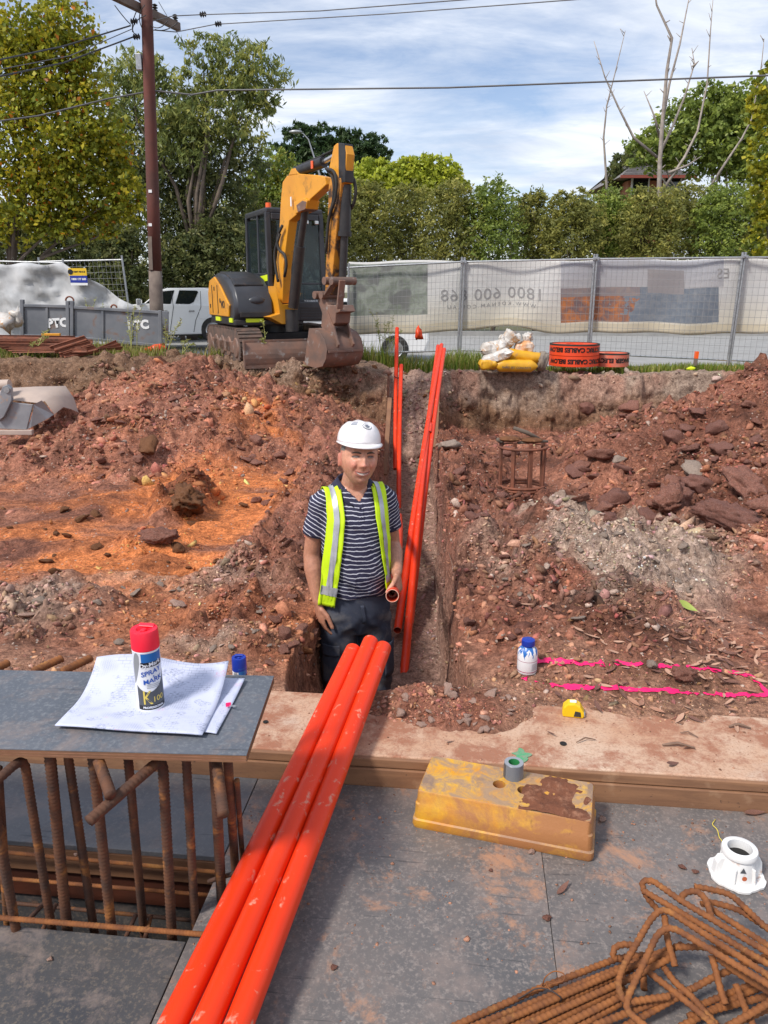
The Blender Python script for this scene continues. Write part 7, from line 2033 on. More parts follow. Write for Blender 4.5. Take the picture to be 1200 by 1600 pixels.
# ---------------------------------------------------------------- the worker in the trench
PO = Vector((-0.138, 3.42, -0.862)); PYAW = R(17)
per = thing('person', 'smiling worker in white hard hat, lime vest and striped polo standing in the trench', 'person', PO, PYAW)
PM = Matrix.Translation(PO) @ Matrix.Rotation(PYAW, 4, 'Z'); PMI = PM.inverted()
def remesh(mb, voxel, smooth_it=4, fac=0.5):
    me = mb.mesh('tmp'); bm = bmesh.new(); bm.from_mesh(me); bmesh.ops.recalc_face_normals(bm, faces=bm.faces); bm.to_mesh(me); bm.free()
    o = bpy.data.objects.new('tmp', me); COL.objects.link(o)
    m = o.modifiers.new('r', 'REMESH'); m.mode = 'VOXEL'; m.voxel_size = voxel
    s = o.modifiers.new('s', 'SMOOTH'); s.iterations = smooth_it; s.factor = fac
    res = bpy.data.meshes.new_from_object(o.evaluated_get(bpy.context.evaluated_depsgraph_get()))
    bpy.data.objects.remove(o); bpy.data.meshes.remove(me)
    return res
def coords(me):
    c = np.empty(len(me.vertices) * 3, np.float64); me.vertices.foreach_get('co', c); return c.reshape(-1, 3)
def setco(me, c): me.vertices.foreach_set('co', np.asarray(c, np.float32).ravel()); me.update()
def limb(mb, pts, rs, seg=16):
    """a tapered limb with round joints"""
    P_ = []; Rr = []
    pts = [Vector(p) for p in pts]
    for i in range(len(pts) - 1):
        n = 6
        for k in range(n): s = k / n; P_.append(pts[i].lerp(pts[i + 1], s)); Rr.append(rs[i] * (1 - s) + rs[i + 1] * s)
    P_.append(pts[-1]); Rr.append(rs[-1])
    for it in range(2):
        Q = [P_[0]] + [(P_[i - 1] + P_[i] * 2 + P_[i + 1]) / 4 for i in range(1, len(P_) - 1)] + [P_[-1]]; P_ = Q
    mb.tube(P_, Rr, seg); mb.ball(P_[0], Rr[0] * .98, 12, 8); mb.ball(P_[-1], Rr[-1] * .98, 12, 8)
def rings_loft(mb, rows, n=28, e=2.3):
    rr = []
    for z, hx, hy, cy in rows:
        r_ = []
        for k in range(n):
            a = 2 * math.pi * k / n; c, s = math.cos(a), math.sin(a)
            r_.append(Vector((hx * math.copysign(abs(c) ** (2 / e), c), cy + hy * math.copysign(abs(s) ** (2 / e), s), z)))
        rr.append(r_)
    mb.loft(rr)
# --- head, modelled in its own frame: x to its left, -y out of the face, origin between the ears at eye height
HM = Matrix.Translation((0.010, -0.052, 1.650)) @ Matrix.Rotation(R(-3), 4, 'Z') @ Matrix.Rotation(R(4), 4, 'Y') @ Matrix.Rotation(R(-9), 4, 'X') @ Matrix.Scale(1.07, 4)
HMI = HM.inverted()
def head_point(d):
    dx, dy, dz = d
    x, y, z = .0765 * dx, .097 * dy, .120 * dz
    low = max(0, min(1, (-z - .01) / .11))
    x *= 1 - .30 * low ** 1.5
    if y < 0:
        y *= 1.0 - .03 * low
        y = -(abs(y) ** .82) * (.097 ** .18)
    else:
        y *= 1 - .42 * max(0, min(1, (-z - .02) / .09))
    if z > .03: x *= 1 - .06 * (z - .03) / .09
    f = max(0, min(1, (-y - .02) / .04))
    g = lambda cx, cz, sx, sz: math.exp(-((abs(x) - cx) / sx) ** 2 - ((z - cz) / sz) ** 2)
    o = 0
    nb = max(0, min(1, (.020 - z) / .05)) * (1 if z > -.034 else math.exp(-((z + .034) / .007) ** 2))
    o += (.010 + .015 * nb) * math.exp(-(x / (.0075 + .005 * nb)) ** 2) * (1 if z < .012 else math.exp(-((z - .012) / .012) ** 2)) * (1 if z > -.05 else 0)
    o += .008 * g(.011, -.033, .007, .007)
    o += .008 * g(.028, .023, .020, .008) + .003 * g(0, .022, .02, .01)
    o -= .012 * g(.031, .004, .015, .009)
    o += .0035 * g(.031, -.010, .015, .005)
    o += .011 * g(.040, -.030, .017, .016)
    o -= .009 * g(.0265 + max(0, (-.035 - z)) * .35, -.045, .0045, .022)
    mz = -.066 + 9.0 * x * x
    wl_ = math.exp(-(x / .033) ** 4)
    o += wl_ * (.0045 * math.exp(-((z - mz - .0055) / .004) ** 2) + .0055 * math.exp(-((z - mz + .007) / .005) ** 2) - .004 * math.exp(-((z - mz) / .0022) ** 2))
    o -= .004 * g(0, -.083, .02, .005)
    o += .007 * g(0, -.103, .019, .013)
    return Vector((x, y - o * f, z))
def head_mesh(mb, nu=120, nv=96):
    vs = []; fs = []
    for i in range(1, nv):
        t_ = math.pi * i / nv
        for k in range(nu):
            a = 2 * math.pi * k / nu
            vs.append(HM @ head_point((math.sin(t_) * math.cos(a), math.sin(t_) * math.sin(a), -math.cos(t_))))
    n = len(vs); vs += [HM @ head_point((0, 0, -1)), HM @ head_point((0, 0, 1))]
    for i in range(nv - 2):
        for k in range(nu):
            l = (k + 1) % nu; fs.append((i * nu + k, i * nu + l, (i + 1) * nu + l, (i + 1) * nu + k))
    for k in range(nu):
        l = (k + 1) % nu; fs.append((n, l, k)); fs.append((n + 1, (nv - 2) * nu + k, (nv - 2) * nu + l))
    mb.add(vs, fs)
def hand(mb, wrist, F, S, Nn, curl, spread=.0, thumb=((.35, .75, .25), (.75, .35, .35)), k=1.0):
    """F along the fingers, S towards the thumb side, Nn out of the palm; curl: bend per joint (degrees) of index..little"""
    F, S, Nn = Vector(F).normalized(), Vector(S), Vector(Nn)
    S = (S - F * S.dot(F)).normalized(); Nn = (Nn - F * Nn.dot(F) - S * Nn.dot(S)).normalized()
    w = Vector(wrist)
    rows = []
    for s, hw_, ht in ((-.02, .026, .021), (.012, .029, .019), (.04, .037, .0165), (.07, .041, .0145), (.088, .040, .0125)):
        c = w + F * s * k; rows.append([c + (S * hw_ * math.cos(a) + Nn * ht * math.sin(a)) * k for a in np.linspace(0, 2 * math.pi, 18, endpoint=False)])
    mb.loft(rows)
    mb.ball(w + F * .055 * k + S * .026 * k + Nn * .008 * k, .017 * k, 10, 7)          # ball of the thumb
    for j, (off, L, r, c0) in enumerate(((.0305, .072, .0088, .086), (.0105, .080, .0090, .090), (-.0100, .075, .0086, .086), (-.0300, .060, .0076, .078))):
        p = w + (F * c0 + S * off) * k; an = R(spread * (1.5 - j)); d = (F * math.cos(an) + S * math.sin(an)).normalized(); nn = Nn.copy()
        pts = [p - F * .02 * k, p]; rs = [r * 1.0 * k, r * 1.08 * k]
        for q, frac in enumerate((.44, .32, .24)):
            b = R(curl[j][q]); d2 = d * math.cos(b) + nn * math.sin(b); nn = nn * math.cos(b) - d * math.sin(b); d = d2
            p = p + d * L * frac * k; pts.append(p); rs.append(r * (1 - .09 * (q + 1)) * k)
        mb.tube(pts, rs, 12)
        for pp_, r2 in zip(pts[1:], rs[1:]): mb.ball(pp_, r2 * 1.0, 10, 7)
    p = w + (F * .022 + S * .026) * k; pts = [p]; rs = [.0135 * k]
    for (a, b, c), L, r in zip((thumb[0], thumb[1], thumb[1]), (.040, .032, .026), (.0115, .0105, .0092)):
        d = (F * a + S * b + Nn * c).normalized(); p = p + d * L * k; pts.append(p); rs.append(r * k)
    mb.tube(pts, rs, 12)
    for pp_, r2 in zip(pts, rs): mb.ball(pp_, r2, 10, 7)
# held conduit in the person's own frame
hA = PMI @ at_y(613, 931, 3.22); hB = PMI @ at_y(624, 806, 7.6); hd = (hB - hA).normalized()
grip = hA + hd * 0.085
mb = MB()
head_mesh(mb)
for sx in (-1, 1):                                                  # ears
    rows = []
    for s, hz, hy in ((0, .018, .008), (.006, .027, .013), (.011, .029, .015), (.014, .024, .011)):
        rows.append([HM @ Vector((sx * (.068 + s * 1.1), .012 + s * .9 + hy * math.cos(a), -.014 + hz * math.sin(a) + hy * .3 * math.cos(a))) for a in np.linspace(0, 2 * math.pi, 18, endpoint=False)])
    mb.loft(rows)
limb(mb, [(0, .022, 1.40), (0, .010, 1.50), HM @ Vector((0, .012, -.055))], [.074, .060, .058])
rings_loft(mb, [(.84, .12, .09, .0), (.95, .145, .10, 0), (1.02, .142, .103, -.006), (1.12, .144, .107, -.01), (1.22, .150, .106, -.006), (1.32, .148, .108, -.004), (1.40, .146, .103, .004), (1.45, .134, .088, .010), (1.49, .098, .074, .014), (1.52, .062, .062, .014)])
shR, elR, wrR = Vector((-.150, .008, 1.440)), Vector((-.196, .040, 1.185)), Vector((-.186, -.030, .970))
limb(mb, [shR, shR.lerp(elR, .5), elR, elR.lerp(wrR, .3), wrR], [.045, .046, .041, .046, .027])
hand(mb, wrR + (wrR - elR).normalized() * .012, (0.10, -.10, -1), (.25, -1, .05), (1, .25, 0), ((16, 14, 8), (22, 26, 16), (28, 30, 18), (32, 32, 20)), 2.0, ((.72, .50, .35), (.9, .25, .15)))
shL, wrL = Vector((.150, .008, 1.440)), grip + Vector((.034, .048, .078))
elL = Vector((.202, .06, 1.185))
limb(mb, [shL, shL.lerp(elL, .5), elL, elL.lerp(wrL, .3), wrL], [.045, .046, .041, .046, .027])
# left hand closed over the conduit from above and outside: palm on its right top, fingers down its far right side, thumb over the near left
Fh = Vector((.10, -.46, -.86)); Sh = Vector((-.80, -.52, .10)); Nh = Vector((-.55, .35, -.6))
hand(mb, wrL, (.08, -.30, -.95), (-.55, -.80, .25), (-.85, .45, -.25), ((42, 50, 34), (40, 52, 36), (38, 52, 36), (36, 50, 34)), 1.0, ((.55, .80, .15), (.55, .62, .45)), .96)
for sx in (-1, 1):
    limb(mb, [(sx * .080, .0, .86), (sx * .098, -.015, .50), (sx * .105, .01, .10)], [.075, .050, .038])
    mb.ball((sx * .11, -.05, .055), .05, 12, 8, (.9, 2.2, .8))
bme = remesh(mb, .0042, 3, .5)
co = coords(bme)
# skin tones: lips, flushed cheeks and ears, greyer shaved jaw
Hi = np.array(HMI); hc = co @ Hi[:3, :3].T + Hi[:3, 3]
x_, y_, z_ = hc.T
ish = (z_ > -.125) & (np.hypot(x_, y_) < .16)
col = np.tile(np.array([0.60, 0.30, 0.195]), (len(co), 1))
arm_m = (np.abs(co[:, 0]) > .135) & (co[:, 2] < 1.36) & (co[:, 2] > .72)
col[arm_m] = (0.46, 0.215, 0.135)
def blend(c, m): 
    global col
    col = col * (1 - m[:, None]) + np.array(c) * m[:, None]
front = ish & (y_ < -.02)
gs = lambda cx, cz, sx, sz: np.exp(-((np.abs(x_) - cx) / sx) ** 2 - ((z_ - cz) / sz) ** 2) * front
blend((0.66, 0.26, 0.19), np.clip(.75 * gs(.040, -.028, .020, .018) + .7 * gs(0, -.03, .013, .014), 0, 1))
blend((0.56, 0.20, 0.14), .8 * ((np.abs(x_) > .071) & ish & (z_ < .03) & (z_ > -.05) & (y_ > -.02)))
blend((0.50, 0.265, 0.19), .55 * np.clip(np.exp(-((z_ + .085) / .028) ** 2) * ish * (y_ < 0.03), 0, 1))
mzz = -.066 + 9.0 * x_ ** 2
lip = np.exp(-((z_ - mzz) / .0085) ** 2) * (np.abs(x_) < .030) * front
blend((0.52, 0.18, 0.15), np.clip(lip * 1.1, 0, .9))
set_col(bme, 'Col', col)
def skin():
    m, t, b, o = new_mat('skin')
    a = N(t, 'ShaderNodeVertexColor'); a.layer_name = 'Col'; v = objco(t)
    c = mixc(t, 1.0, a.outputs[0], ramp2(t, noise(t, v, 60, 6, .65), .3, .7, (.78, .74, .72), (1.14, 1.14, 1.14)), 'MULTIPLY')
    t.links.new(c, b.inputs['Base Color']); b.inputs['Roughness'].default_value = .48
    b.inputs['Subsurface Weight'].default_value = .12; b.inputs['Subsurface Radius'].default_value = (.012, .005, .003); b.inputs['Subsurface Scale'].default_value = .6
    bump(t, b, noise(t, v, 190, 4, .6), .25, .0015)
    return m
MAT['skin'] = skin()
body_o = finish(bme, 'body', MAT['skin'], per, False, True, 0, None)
# --- face details
MAT['eye_w'] = pm('eye_white', (0.22, 0.17, 0.155), rough=.6); MAT['eye_d'] = pm('dark_iris', (0.03, 0.02, 0.015), rough=.15)
MAT['brow'] = pm('brow_hair', (0.07, 0.045, 0.032), (0.12, 0.08, 0.06), 300, .8); MAT['hair'] = pm('short_grey_hair', (0.23, 0.20, 0.175), (0.13, 0.11, 0.095), 160, .85, bmp=.5, bsc=260)
MAT['teeth'] = pm('teeth', (0.66, 0.60, 0.53), rough=.5); MAT['mouth'] = pm('mouth_line', (0.16, 0.04, 0.03), rough=.6)
MAT['lid'] = pm('eyelid_skin', (0.42, 0.19, 0.125), rough=.5)
hbvh = BVHTree.FromPolygons([v.co[:] for v in bme.vertices], [tuple(p.vertices) for p in bme.polygons])
HR = HM.to_3x3()
def face(x, z, off=.001):
    """a point lying on the face at head coordinates x, z"""
    o = HM @ Vector((x, -.3, z)); h = hbvh.ray_cast(o, HR @ Vector((0, 1, 0)))
    return h[0] + HR @ Vector((0, -off, 0))
for sx in (-1, 1):
    cx, cz = sx * .0310, .0035
    mb = MB(); mb.add([face(cx + .0135 * math.cos(a), cz + (.0034 if math.sin(a) > 0 else .0024) * math.sin(a) - .0008 * math.cos(2 * a), .0012) for a in np.linspace(0, 2 * math.pi, 20, endpoint=False)], [tuple(range(20))])
    ey = mb.build('eye', MAT['eye_w'], per)
    MB().add([face(cx + .0015 + .0047 * math.cos(a), cz + max(-.0026, min(.0033, .0052 * math.sin(a))), .0019) for a in np.linspace(0, 2 * math.pi, 16, endpoint=False)], [tuple(range(16))]).build('iris', MAT['eye_d'], ey)
    MB().tube([face(cx + .0155 * s, cz + .0048 - .0040 * s * s, .0016) for s in np.linspace(-1, 1, 9)], [.0006 + .0014 * (1 - s * s) for s in np.linspace(-1, 1, 9)], 6).build('lash_line', MAT['brow'], ey, smooth=True)
    MB().tube([face(cx + .0165 * s, cz + .0082 - .0042 * s * s, .0002) for s in np.linspace(-1, 1, 9)], [.0008 + .0020 * (1 - s * s) for s in np.linspace(-1, 1, 9)], 7).build('upper_lid', MAT['lid'], ey, smooth=True)
    MB().tube([face(cx + .0140 * s, cz - .0048 + .0024 * s * s, .0000) for s in np.linspace(-1, 1, 9)], [.0006 + .0014 * (1 - s * s) for s in np.linspace(-1, 1, 9)], 6).build('lower_lid', MAT['lid'], ey, smooth=True)
    MB().tube([face(sx * (.012 + .036 * s), .0185 + .0065 * math.sin(s * 2.4) - .004 * s, .0006) for s in np.linspace(0, 1, 10)], [.0014 + .0030 * math.sin(math.pi * min(1, .15 + s * .85)) for s in np.linspace(0, 1, 10)], 7).build('eyebrow', MAT['brow'], per, smooth=True)
ms = np.linspace(-1, 1, 17)
mb = MB(); mb.add([face(.027 * s, -.0655 + 9 * (.027 * s) ** 2 + .0026 * (1 - s * s), .0010) for s in ms] + [face(.027 * s, -.0655 + 9 * (.027 * s) ** 2 - .0052 * (1 - s * s), .0010) for s in ms[::-1][1:-1]], [tuple(range(32))]); mb.build('teeth', MAT['teeth'], per)
MB().tube([face(.033 * s, -.0632 + 9 * (.032 * s) ** 2 + .0018 * (1 - s * s), .0004) for s in ms], [.0006 + .0011 * (1 - s ** 4) for s in ms], 6).build('mouth_line', MAT['mouth'], per, smooth=True)
# hair on the sides and nape
pts = []
for i, az in enumerate(np.linspace(R(-24), R(204), 64)):
    row = []
    for el in np.linspace(R(-24), R(48), 18):
        edge = .5 * (1 + math.cos(min(math.pi, abs(((az + math.pi / 2) % (2 * math.pi)) - math.pi) / R(118) * math.pi)))
        e2 = el
        if az < R(6) or az > R(174): e2 = max(el, R(13))
        p = head_point((math.cos(e2) * math.cos(az), math.cos(e2) * math.sin(az), math.sin(e2)))
        row.append(HM @ (p * 1.012))
    pts.append(row)
MB().grid(pts).build('hair', MAT['hair'], per, smooth=True)
# --- polo shirt
mb = MB()
rings_loft(mb, [(.995, .160, .124, -.004), (1.01, .159, .125, -.006), (1.045, .156, .124, -.012), (1.10, .155, .128, -.018), (1.18, .157, .126, -.014), (1.27, .162, .124, -.008), (1.35, .163, .122, -.002), (1.41, .162, .112, .006), (1.45, .150, .098, .012), (1.485, .112, .084, .015), (1.512, .076, .072, .015)], 32)
for s_, e_ in ((shR, elR), (shL, elL)):
    q = s_.lerp(e_, .60); d = (e_ - s_).normalized()
    mb.tube([s_ + Vector((0, 0, .015)), s_.lerp(q, .4), s_.lerp(q, .8), q], [.056, .058, .059, .060], 18)
    mb.ball(s_ + Vector((-.012 * (1 if s_.x > 0 else -1), 0, .004)), .057, 14, 10)
sme = remesh(mb, .0065, 6, .5)
c = coords(sme)
fold = .008 * fbm(c[:, 0] * 9 + c[:, 1] * 6, c[:, 2] * 20 + c[:, 0] * 12, 4, 4) + .006 * np.sin(c[:, 2] * 60 + c[:, 0] * 45 + 3 * fbm(c[:, 0] * 6, c[:, 2] * 6, 3, 8)) * np.exp(-((c[:, 2] - 1.04) / .07) ** 2) * (np.abs(c[:, 0]) > .03)
nrm = np.empty(len(c) * 3); sme.vertices.foreach_get('normal', nrm); nrm = nrm.reshape(-1, 3)
c = c + nrm * fold[:, None]; setco(sme, c)
bm = bmesh.new(); bm.from_mesh(sme)
kill = [f for f in bm.faces if (lambda p: (p.z > 1.452 and p.y < -.02 and abs(p.x - .002) < (p.z - 1.452) * .95) or p.z > 1.508)(f.calc_center_median())]
bmesh.ops.delete(bm, geom=kill, context='FACES'); bm.to_mesh(sme); bm.free()
def stripes():
    m, t, b, o = new_mat('striped_polo')
    v = objco(t); s = N(t, 'ShaderNodeSeparateXYZ'); t.links.new(v, s.inputs[0])
    def M_(op, a, bb=None, cc=None):
        n = N(t, 'ShaderNodeMath', operation=op)
        for i, x in enumerate((a, bb, cc)):
            if x is None: continue
            if hasattr(x, 'links'): t.links.new(x, n.inputs[i])
            else: n.inputs[i].default_value = x
        return n.outputs[0]
    ax = M_('ABSOLUTE', s.outputs[0])
    # stripes sag between the shoulders and the hips, and climb towards the sleeve seams
    z1 = M_('MULTIPLY_ADD', M_('MULTIPLY', s.outputs[0], s.outputs[0]), -1.3, s.outputs[2])
    z2 = M_('MULTIPLY_ADD', noise(t, v, 6, 4, .55), .055, z1)
    z3 = M_('MULTIPLY_ADD', s.outputs[0], .03, z2)
    fr = M_('FRACT', M_('MULTIPLY', z3, 1 / .0195))
    st = M_('MULTIPLY', M_('GREATER_THAN', fr, .36), M_('LESS_THAN', fr, .58))
    col = mixc(t, st, (0.022, 0.021, 0.052), (0.56, 0.56, 0.62))
    t.links.new(col, b.inputs['Base Color']); b.inputs['Roughness'].default_value = .85
    bump(t, b, noise(t, v, 600, 2, .5), .15, .0008)
    return m
MAT['polo'] = stripes(); MAT['navy'] = pm('navy_knit', (0.018, 0.018, 0.042), (0.026, 0.026, 0.055), 40, .85, bmp=.2, bsc=500)
shirt = finish(sme, 'polo_shirt', MAT['polo'], per, False, True, 0, None)
so = shirt.modifiers.new('thick', 'SOLIDIFY'); so.thickness = .003; so.offset = -1
sbvh = BVHTree.FromPolygons([v.co[:] for v in sme.vertices], [tuple(p.vertices) for p in sme.polygons])
# sleeve bands
for s_, e_ in ((shR, elR), (shL, elL)):
    q = s_.lerp(e_, .60); d = (e_ - s_).normalized(); q0 = q - d * .022
    mb = MB(); mb.tube([q0, q0 + d * .004, q + d * .002, q + d * .004], [.0575, .0595, .0605, .057], 26, cap=False); mb.build('sleeve_band', MAT['navy'], shirt, smooth=True)
# collar
def collar(sx):
    pts = []
    for i in range(15):
        s = i / 14; a = R(92 - 170 * s)                 # from the nape round to the throat
        nx, ny = .066 * math.cos(a) * sx, .012 + .066 * math.sin(a)
        zt = 1.553 - .012 * s - .062 * max(0, s - .52) ** 1.2 / .42
        fall = .030 + .020 * s
        ox, oy = math.cos(a) * sx, math.sin(a)
        lean = .012 + .026 * min(1, s * 1.3)
        row = [(nx, ny, zt - .030), (nx * 1.02, ny, zt - .004), (nx + ox * .005, ny + oy * .005, zt), (nx + ox * (.010 + lean * .35), ny + oy * (.010 + lean * .3), zt - fall * .45), (nx + ox * (.012 + lean), ny + oy * (.012 + lean * .8), zt - fall)]
        if s > .93: row = [tuple(Vector(p)) for p in row]
        pts.append(row)
    return pts
for sx in (-1, 1):
    o = MB().grid(collar(sx)).build('collar', MAT['navy'], shirt, smooth=True); so = o.modifiers.new('thick', 'SOLIDIFY'); so.thickness = .003
def onshirt(x, z, off=.004):
    h = sbvh.ray_cast(Vector((x, -.6, z)), Vector((0, 1, 0)))
    return (h[0] if h[0] is not None else Vector((x, -.12, z))) + Vector((0, -off, 0))
mb = MB(); mb.grid([[onshirt(.002 + x, z, .0035) for z in np.linspace(1.37, 1.452, 10)] for x in np.linspace(-.012, .012, 4)]); mb.build('placket', MAT['polo'], shirt, smooth=True)
for z in (1.385, 1.425): MB().lathe([(.0005, .002), (.005, .002), (.0055, 0)], onshirt(.002, z, .005), 12, axis=(0, -1, 0)).build('button', MAT['navy'], shirt)
# --- lime vest, hanging open
MAT['vest'] = pm('lime_vest', (0.62, 0.86, 0.006), (0.54, 0.76, 0.006), 10, .65, bmp=.25, bsc=90)
MAT['reflect'] = pm('reflective_silver', (0.46, 0.47, 0.50), (0.36, 0.37, 0.40), 20, .35, .2)
def vrow(u_, path, off):
    """one lengthwise line of a vest panel: up the front, over the shoulder and down the back"""
    o = []; ymin = 1
    for k in range(30):                                  # front, hem to chest
        s = k / 29; z = path['z0'] + (1.38 - path['z0']) * s
        x = path['x0'] + (path['x1'] - path['x0']) * s + u_ * (path['w0'] + (path['w1'] - path['w0']) * s)
        h = sbvh.ray_cast(Vector((x, -.6, z)), Vector((0, 1, 0)))
        y = h[0].y if h[0] is not None else -.05
        o.append([x, y - off - .004, z])
    for k in range(28, -1, -1):                           # cloth falls plumb from the chest
        o[k][1] = min(o[k][1], o[k + 1][1] + .0018)
    for k in range(29): o[k][1] -= .006 * math.sin(k * .55 + path['x0'] * 40 + u_ * 30) * (1 - k / 29)
    out_ = [Vector(p) for p in o]
    x = path['x1'] + u_ * path['w1']
    for k in range(1, 15):
        ph = R(-90 + 12 + 168 * k / 15); O = Vector((x, .008, 1.372)); d = Vector((0, math.sin(ph), math.cos(ph)))
        h = sbvh.ray_cast(O + d * .5, -d)
        p = h[0] if h[0] is not None else O + d * .09
        out_.append(p + d * (off + .003))
    for k in range(12):
        z = 1.36 - .37 * k / 11; h = sbvh.ray_cast(Vector((x, .6, z)), Vector((0, -1, 0))); y = h[0].y if h[0] is not None else .1
        out_.append(Vector((x, y + off + .004, z)))
    return out_
pathL = dict(z0=.965, z1=1.38, x0=-.160, x1=-.108, w0=.066, w1=.070)
pathR = dict(z0=1.02, z1=1.38, x0=.140, x1=.104, w0=.040, w1=.070)
vests = []
for path, nm in ((pathL, 'his right front'), (pathR, 'his left front')):
    us = np.linspace(-.5, .5, 11)
    o = MB().grid([vrow(u_, path, .008) for u_ in us]).build('vest_panel', MAT['vest'], per, smooth=True)
    so = o.modifiers.new('thick', 'SOLIDIFY'); so.thickness = .003; so.offset = 1
    R_ = [vrow(u_, path, .0165) for u_ in np.linspace(-.17, .15, 6)]
    MB().grid([r_[4:] for r_ in R_]).build('reflective_tape', MAT['reflect'], o, smooth=True)
    R_ = [vrow(u_, path, .0185) for u_ in np.linspace(-.5, .5, 10)]
    MB().grid([r_[4:8] for r_ in R_]).build('reflective_tape', MAT['reflect'], o, smooth=True)
    vests.append(o)
# back of the vest
pts = []
for x in np.linspace(-.165, .165, 22):
    row = []
    for z in np.linspace(.99, 1.44, 20):
        h = sbvh.ray_cast(Vector((x, .6, z)), Vector((0, -1, 0))); y = h[0].y if h[0] is not None else .09
        row.append(Vector((x, y + .009, z)))
    pts.append(row)
MB().grid(pts).build('vest_back', MAT['vest'], per, smooth=True)
# --- trousers
mb = MB()
rings_loft(mb, [(.80, .120, .098, .006), (.85, .160, .122, .004), (.90, .170, .127, .002), (.96, .160, .120, 0), (1.01, .152, .114, -.004)], 30)
for sx in (-1, 1):
    limb(mb, [(sx * .085, .0, .87), (sx * .092, -.008, .70), (sx * .100, -.022, .50), (sx * .104, .0, .30), (sx * .108, .012, .09)], [.090, .089, .076, .074, .073], 18)
tme = remesh(mb, .0075, 5, .5)
c = coords(tme); nrm = np.empty(len(c) * 3); tme.vertices.foreach_get('normal', nrm); nrm = nrm.reshape(-1, 3)
fold = .006 * fbm(c[:, 0] * 7, c[:, 2] * 16 + c[:, 0] * 14, 4, 14) + .005 * np.sin(c[:, 2] * 55 + np.abs(c[:, 0]) * 60 + 3 * fbm(c[:, 0] * 5, c[:, 2] * 5, 3, 18)) * (np.exp(-((c[:, 2] - .83) / .05) ** 2) + .9 * np.exp(-((c[:, 2] - .5) / .07) ** 2) + np.exp(-((c[:, 2] - .16) / .07) ** 2))
setco(tme, c + nrm * fold[:, None])
MAT['denim'] = pm('dusty_dark_denim', (0.020, 0.025, 0.043), (0.044, 0.052, 0.078), 5, .85, bmp=.25, bsc=260, dirt=((0.15, 0.14, 0.14), 6.5, .54, .2))
trou = finish(tme, 'trousers', MAT['denim'], per, False, True, 0, None)
tbvh = BVHTree.FromPolygons([v.co[:] for v in tme.vertices], [tuple(p.vertices) for p in tme.polygons])
def ontr(x, z, off):
    h = tbvh.ray_cast(Vector((x, -.6, z)), Vector((0, 1, 0)))
    if h[0] is None: return Vector((x, -.03, z))
    return h[0] + Vector((-.3 * off if x < 0 else .3 * off, -off, 0))
def patch(x0, x1, z0, z1, off, nm, mat, slant=0, th=.006):
    pts = [[ontr(x0 + (x1 - x0) * i / 9 + slant * (j / 7 - .5), z0 + (z1 - z0) * j / 7, off) for j in range(8)] for i in range(10)]
    o = MB().grid(pts).build(nm, MAT[mat], trou, smooth=True); so = o.modifiers.new('thick', 'SOLIDIFY'); so.thickness = th; so.offset = 1; return o
patch(-.172, -.105, .57, .73, .008, 'cargo_pocket', 'denim', .0, .008); patch(-.174, -.100, .715, .770, .017, 'pocket_flap', 'denim', .0, .004)
patch(.115, .176, .57, .74, .008, 'cargo_pocket', 'denim'); patch(.0, .014, .87, .965, .003, 'fly_seam', 'denim', -.012, .003)
for sx in (-1, 1):
    mb = MB(); x = sx * .11
    rows = []
    for z, hx, y0, y1 in ((0.0, .050, -.19, .085), (.03, .052, -.195, .088), (.06, .049, -.17, .085), (.09, .046, -.09, .080), (.15, .044, -.045, .070)):
        cy, hy = (y0 + y1) / 2, (y1 - y0) / 2
        rows.append([Vector((x + hx * math.copysign(abs(math.cos(a)) ** .8, math.cos(a)), cy + hy * math.copysign(abs(math.sin(a)) ** .8, math.sin(a)), z)) for a in np.linspace(0, 2 * math.pi, 22, endpoint=False)])
    mb.loft(rows); mb.build('boot', MAT['mud_steel'], per, smooth=True)
# --- hard hat
MAT['hat'] = pm('white_hard_hat', (0.82, 0.79, 0.79), (0.78, 0.74, 0.74), 9, .28)
HT = HM @ Matrix.Translation((0, .004, .064)) @ Matrix.Rotation(R(4), 4, 'X')
def hat_pt(a, e):
    ca, sa = math.cos(a), math.sin(a)
    z = .080 * math.sin(e) ** .92; r = math.cos(e) ** .62
    x, y = .0865 * r * ca, (.108 if sa < 0 else .106) * r * sa
    rid = .006 * math.exp(-(x / .016) ** 2) * (1 if e > R(20) else e / R(20)) + .003 * (math.exp(-((abs(x) - .042) / .010) ** 2)) * (1 if e > R(35) else 0)
    return Vector((x * (1 + .0), y, z + rid))
na = 72
rings = []
for e in np.linspace(R(0.5), R(89.6), 22): rings.append([HT @ hat_pt(2 * math.pi * k / na, e) for k in range(na)])
mb = MB(); mb.loft(rings, cap=False); hat = mb.build('hard_hat', MAT['hat'], per, smooth=True)
so = hat.modifiers.new('thick', 'SOLIDIFY'); so.thickness = .004; so.offset = 1
def brim_w(a):
    f = max(0, -math.sin(a)); return .007 + .034 * f ** 2.2
r0, r1, r2, r3 = [], [], [], []
for k in range(na):
    a = 2 * math.pi * k / na; p = hat_pt(a, R(.5)); d = Vector((math.cos(a), math.sin(a), 0)); w = brim_w(a); dn = .004 + .30 * (w - .010)
    r0.append(HT @ (p * .985 + Vector((0, 0, .002)))); r1.append(HT @ (p + d * w * .5 - Vector((0, 0, dn * .35)))); r2.append(HT @ (p + d * w - Vector((0, 0, dn)))); r3.append(HT @ (p + d * (w - .002) - Vector((0, 0, dn + .005))))
mb = MB(); mb.loft([r0, r1, r2, r3], cap=False); o = mb.build('brim', MAT['hat'], hat, smooth=True); so = o.modifiers.new('thick', 'SOLIDIFY'); so.thickness = .003
hb = BVHTree.FromPolygons([v.co[:] for v in hat.data.vertices], [tuple(p.vertices) for p in hat.data.polygons])
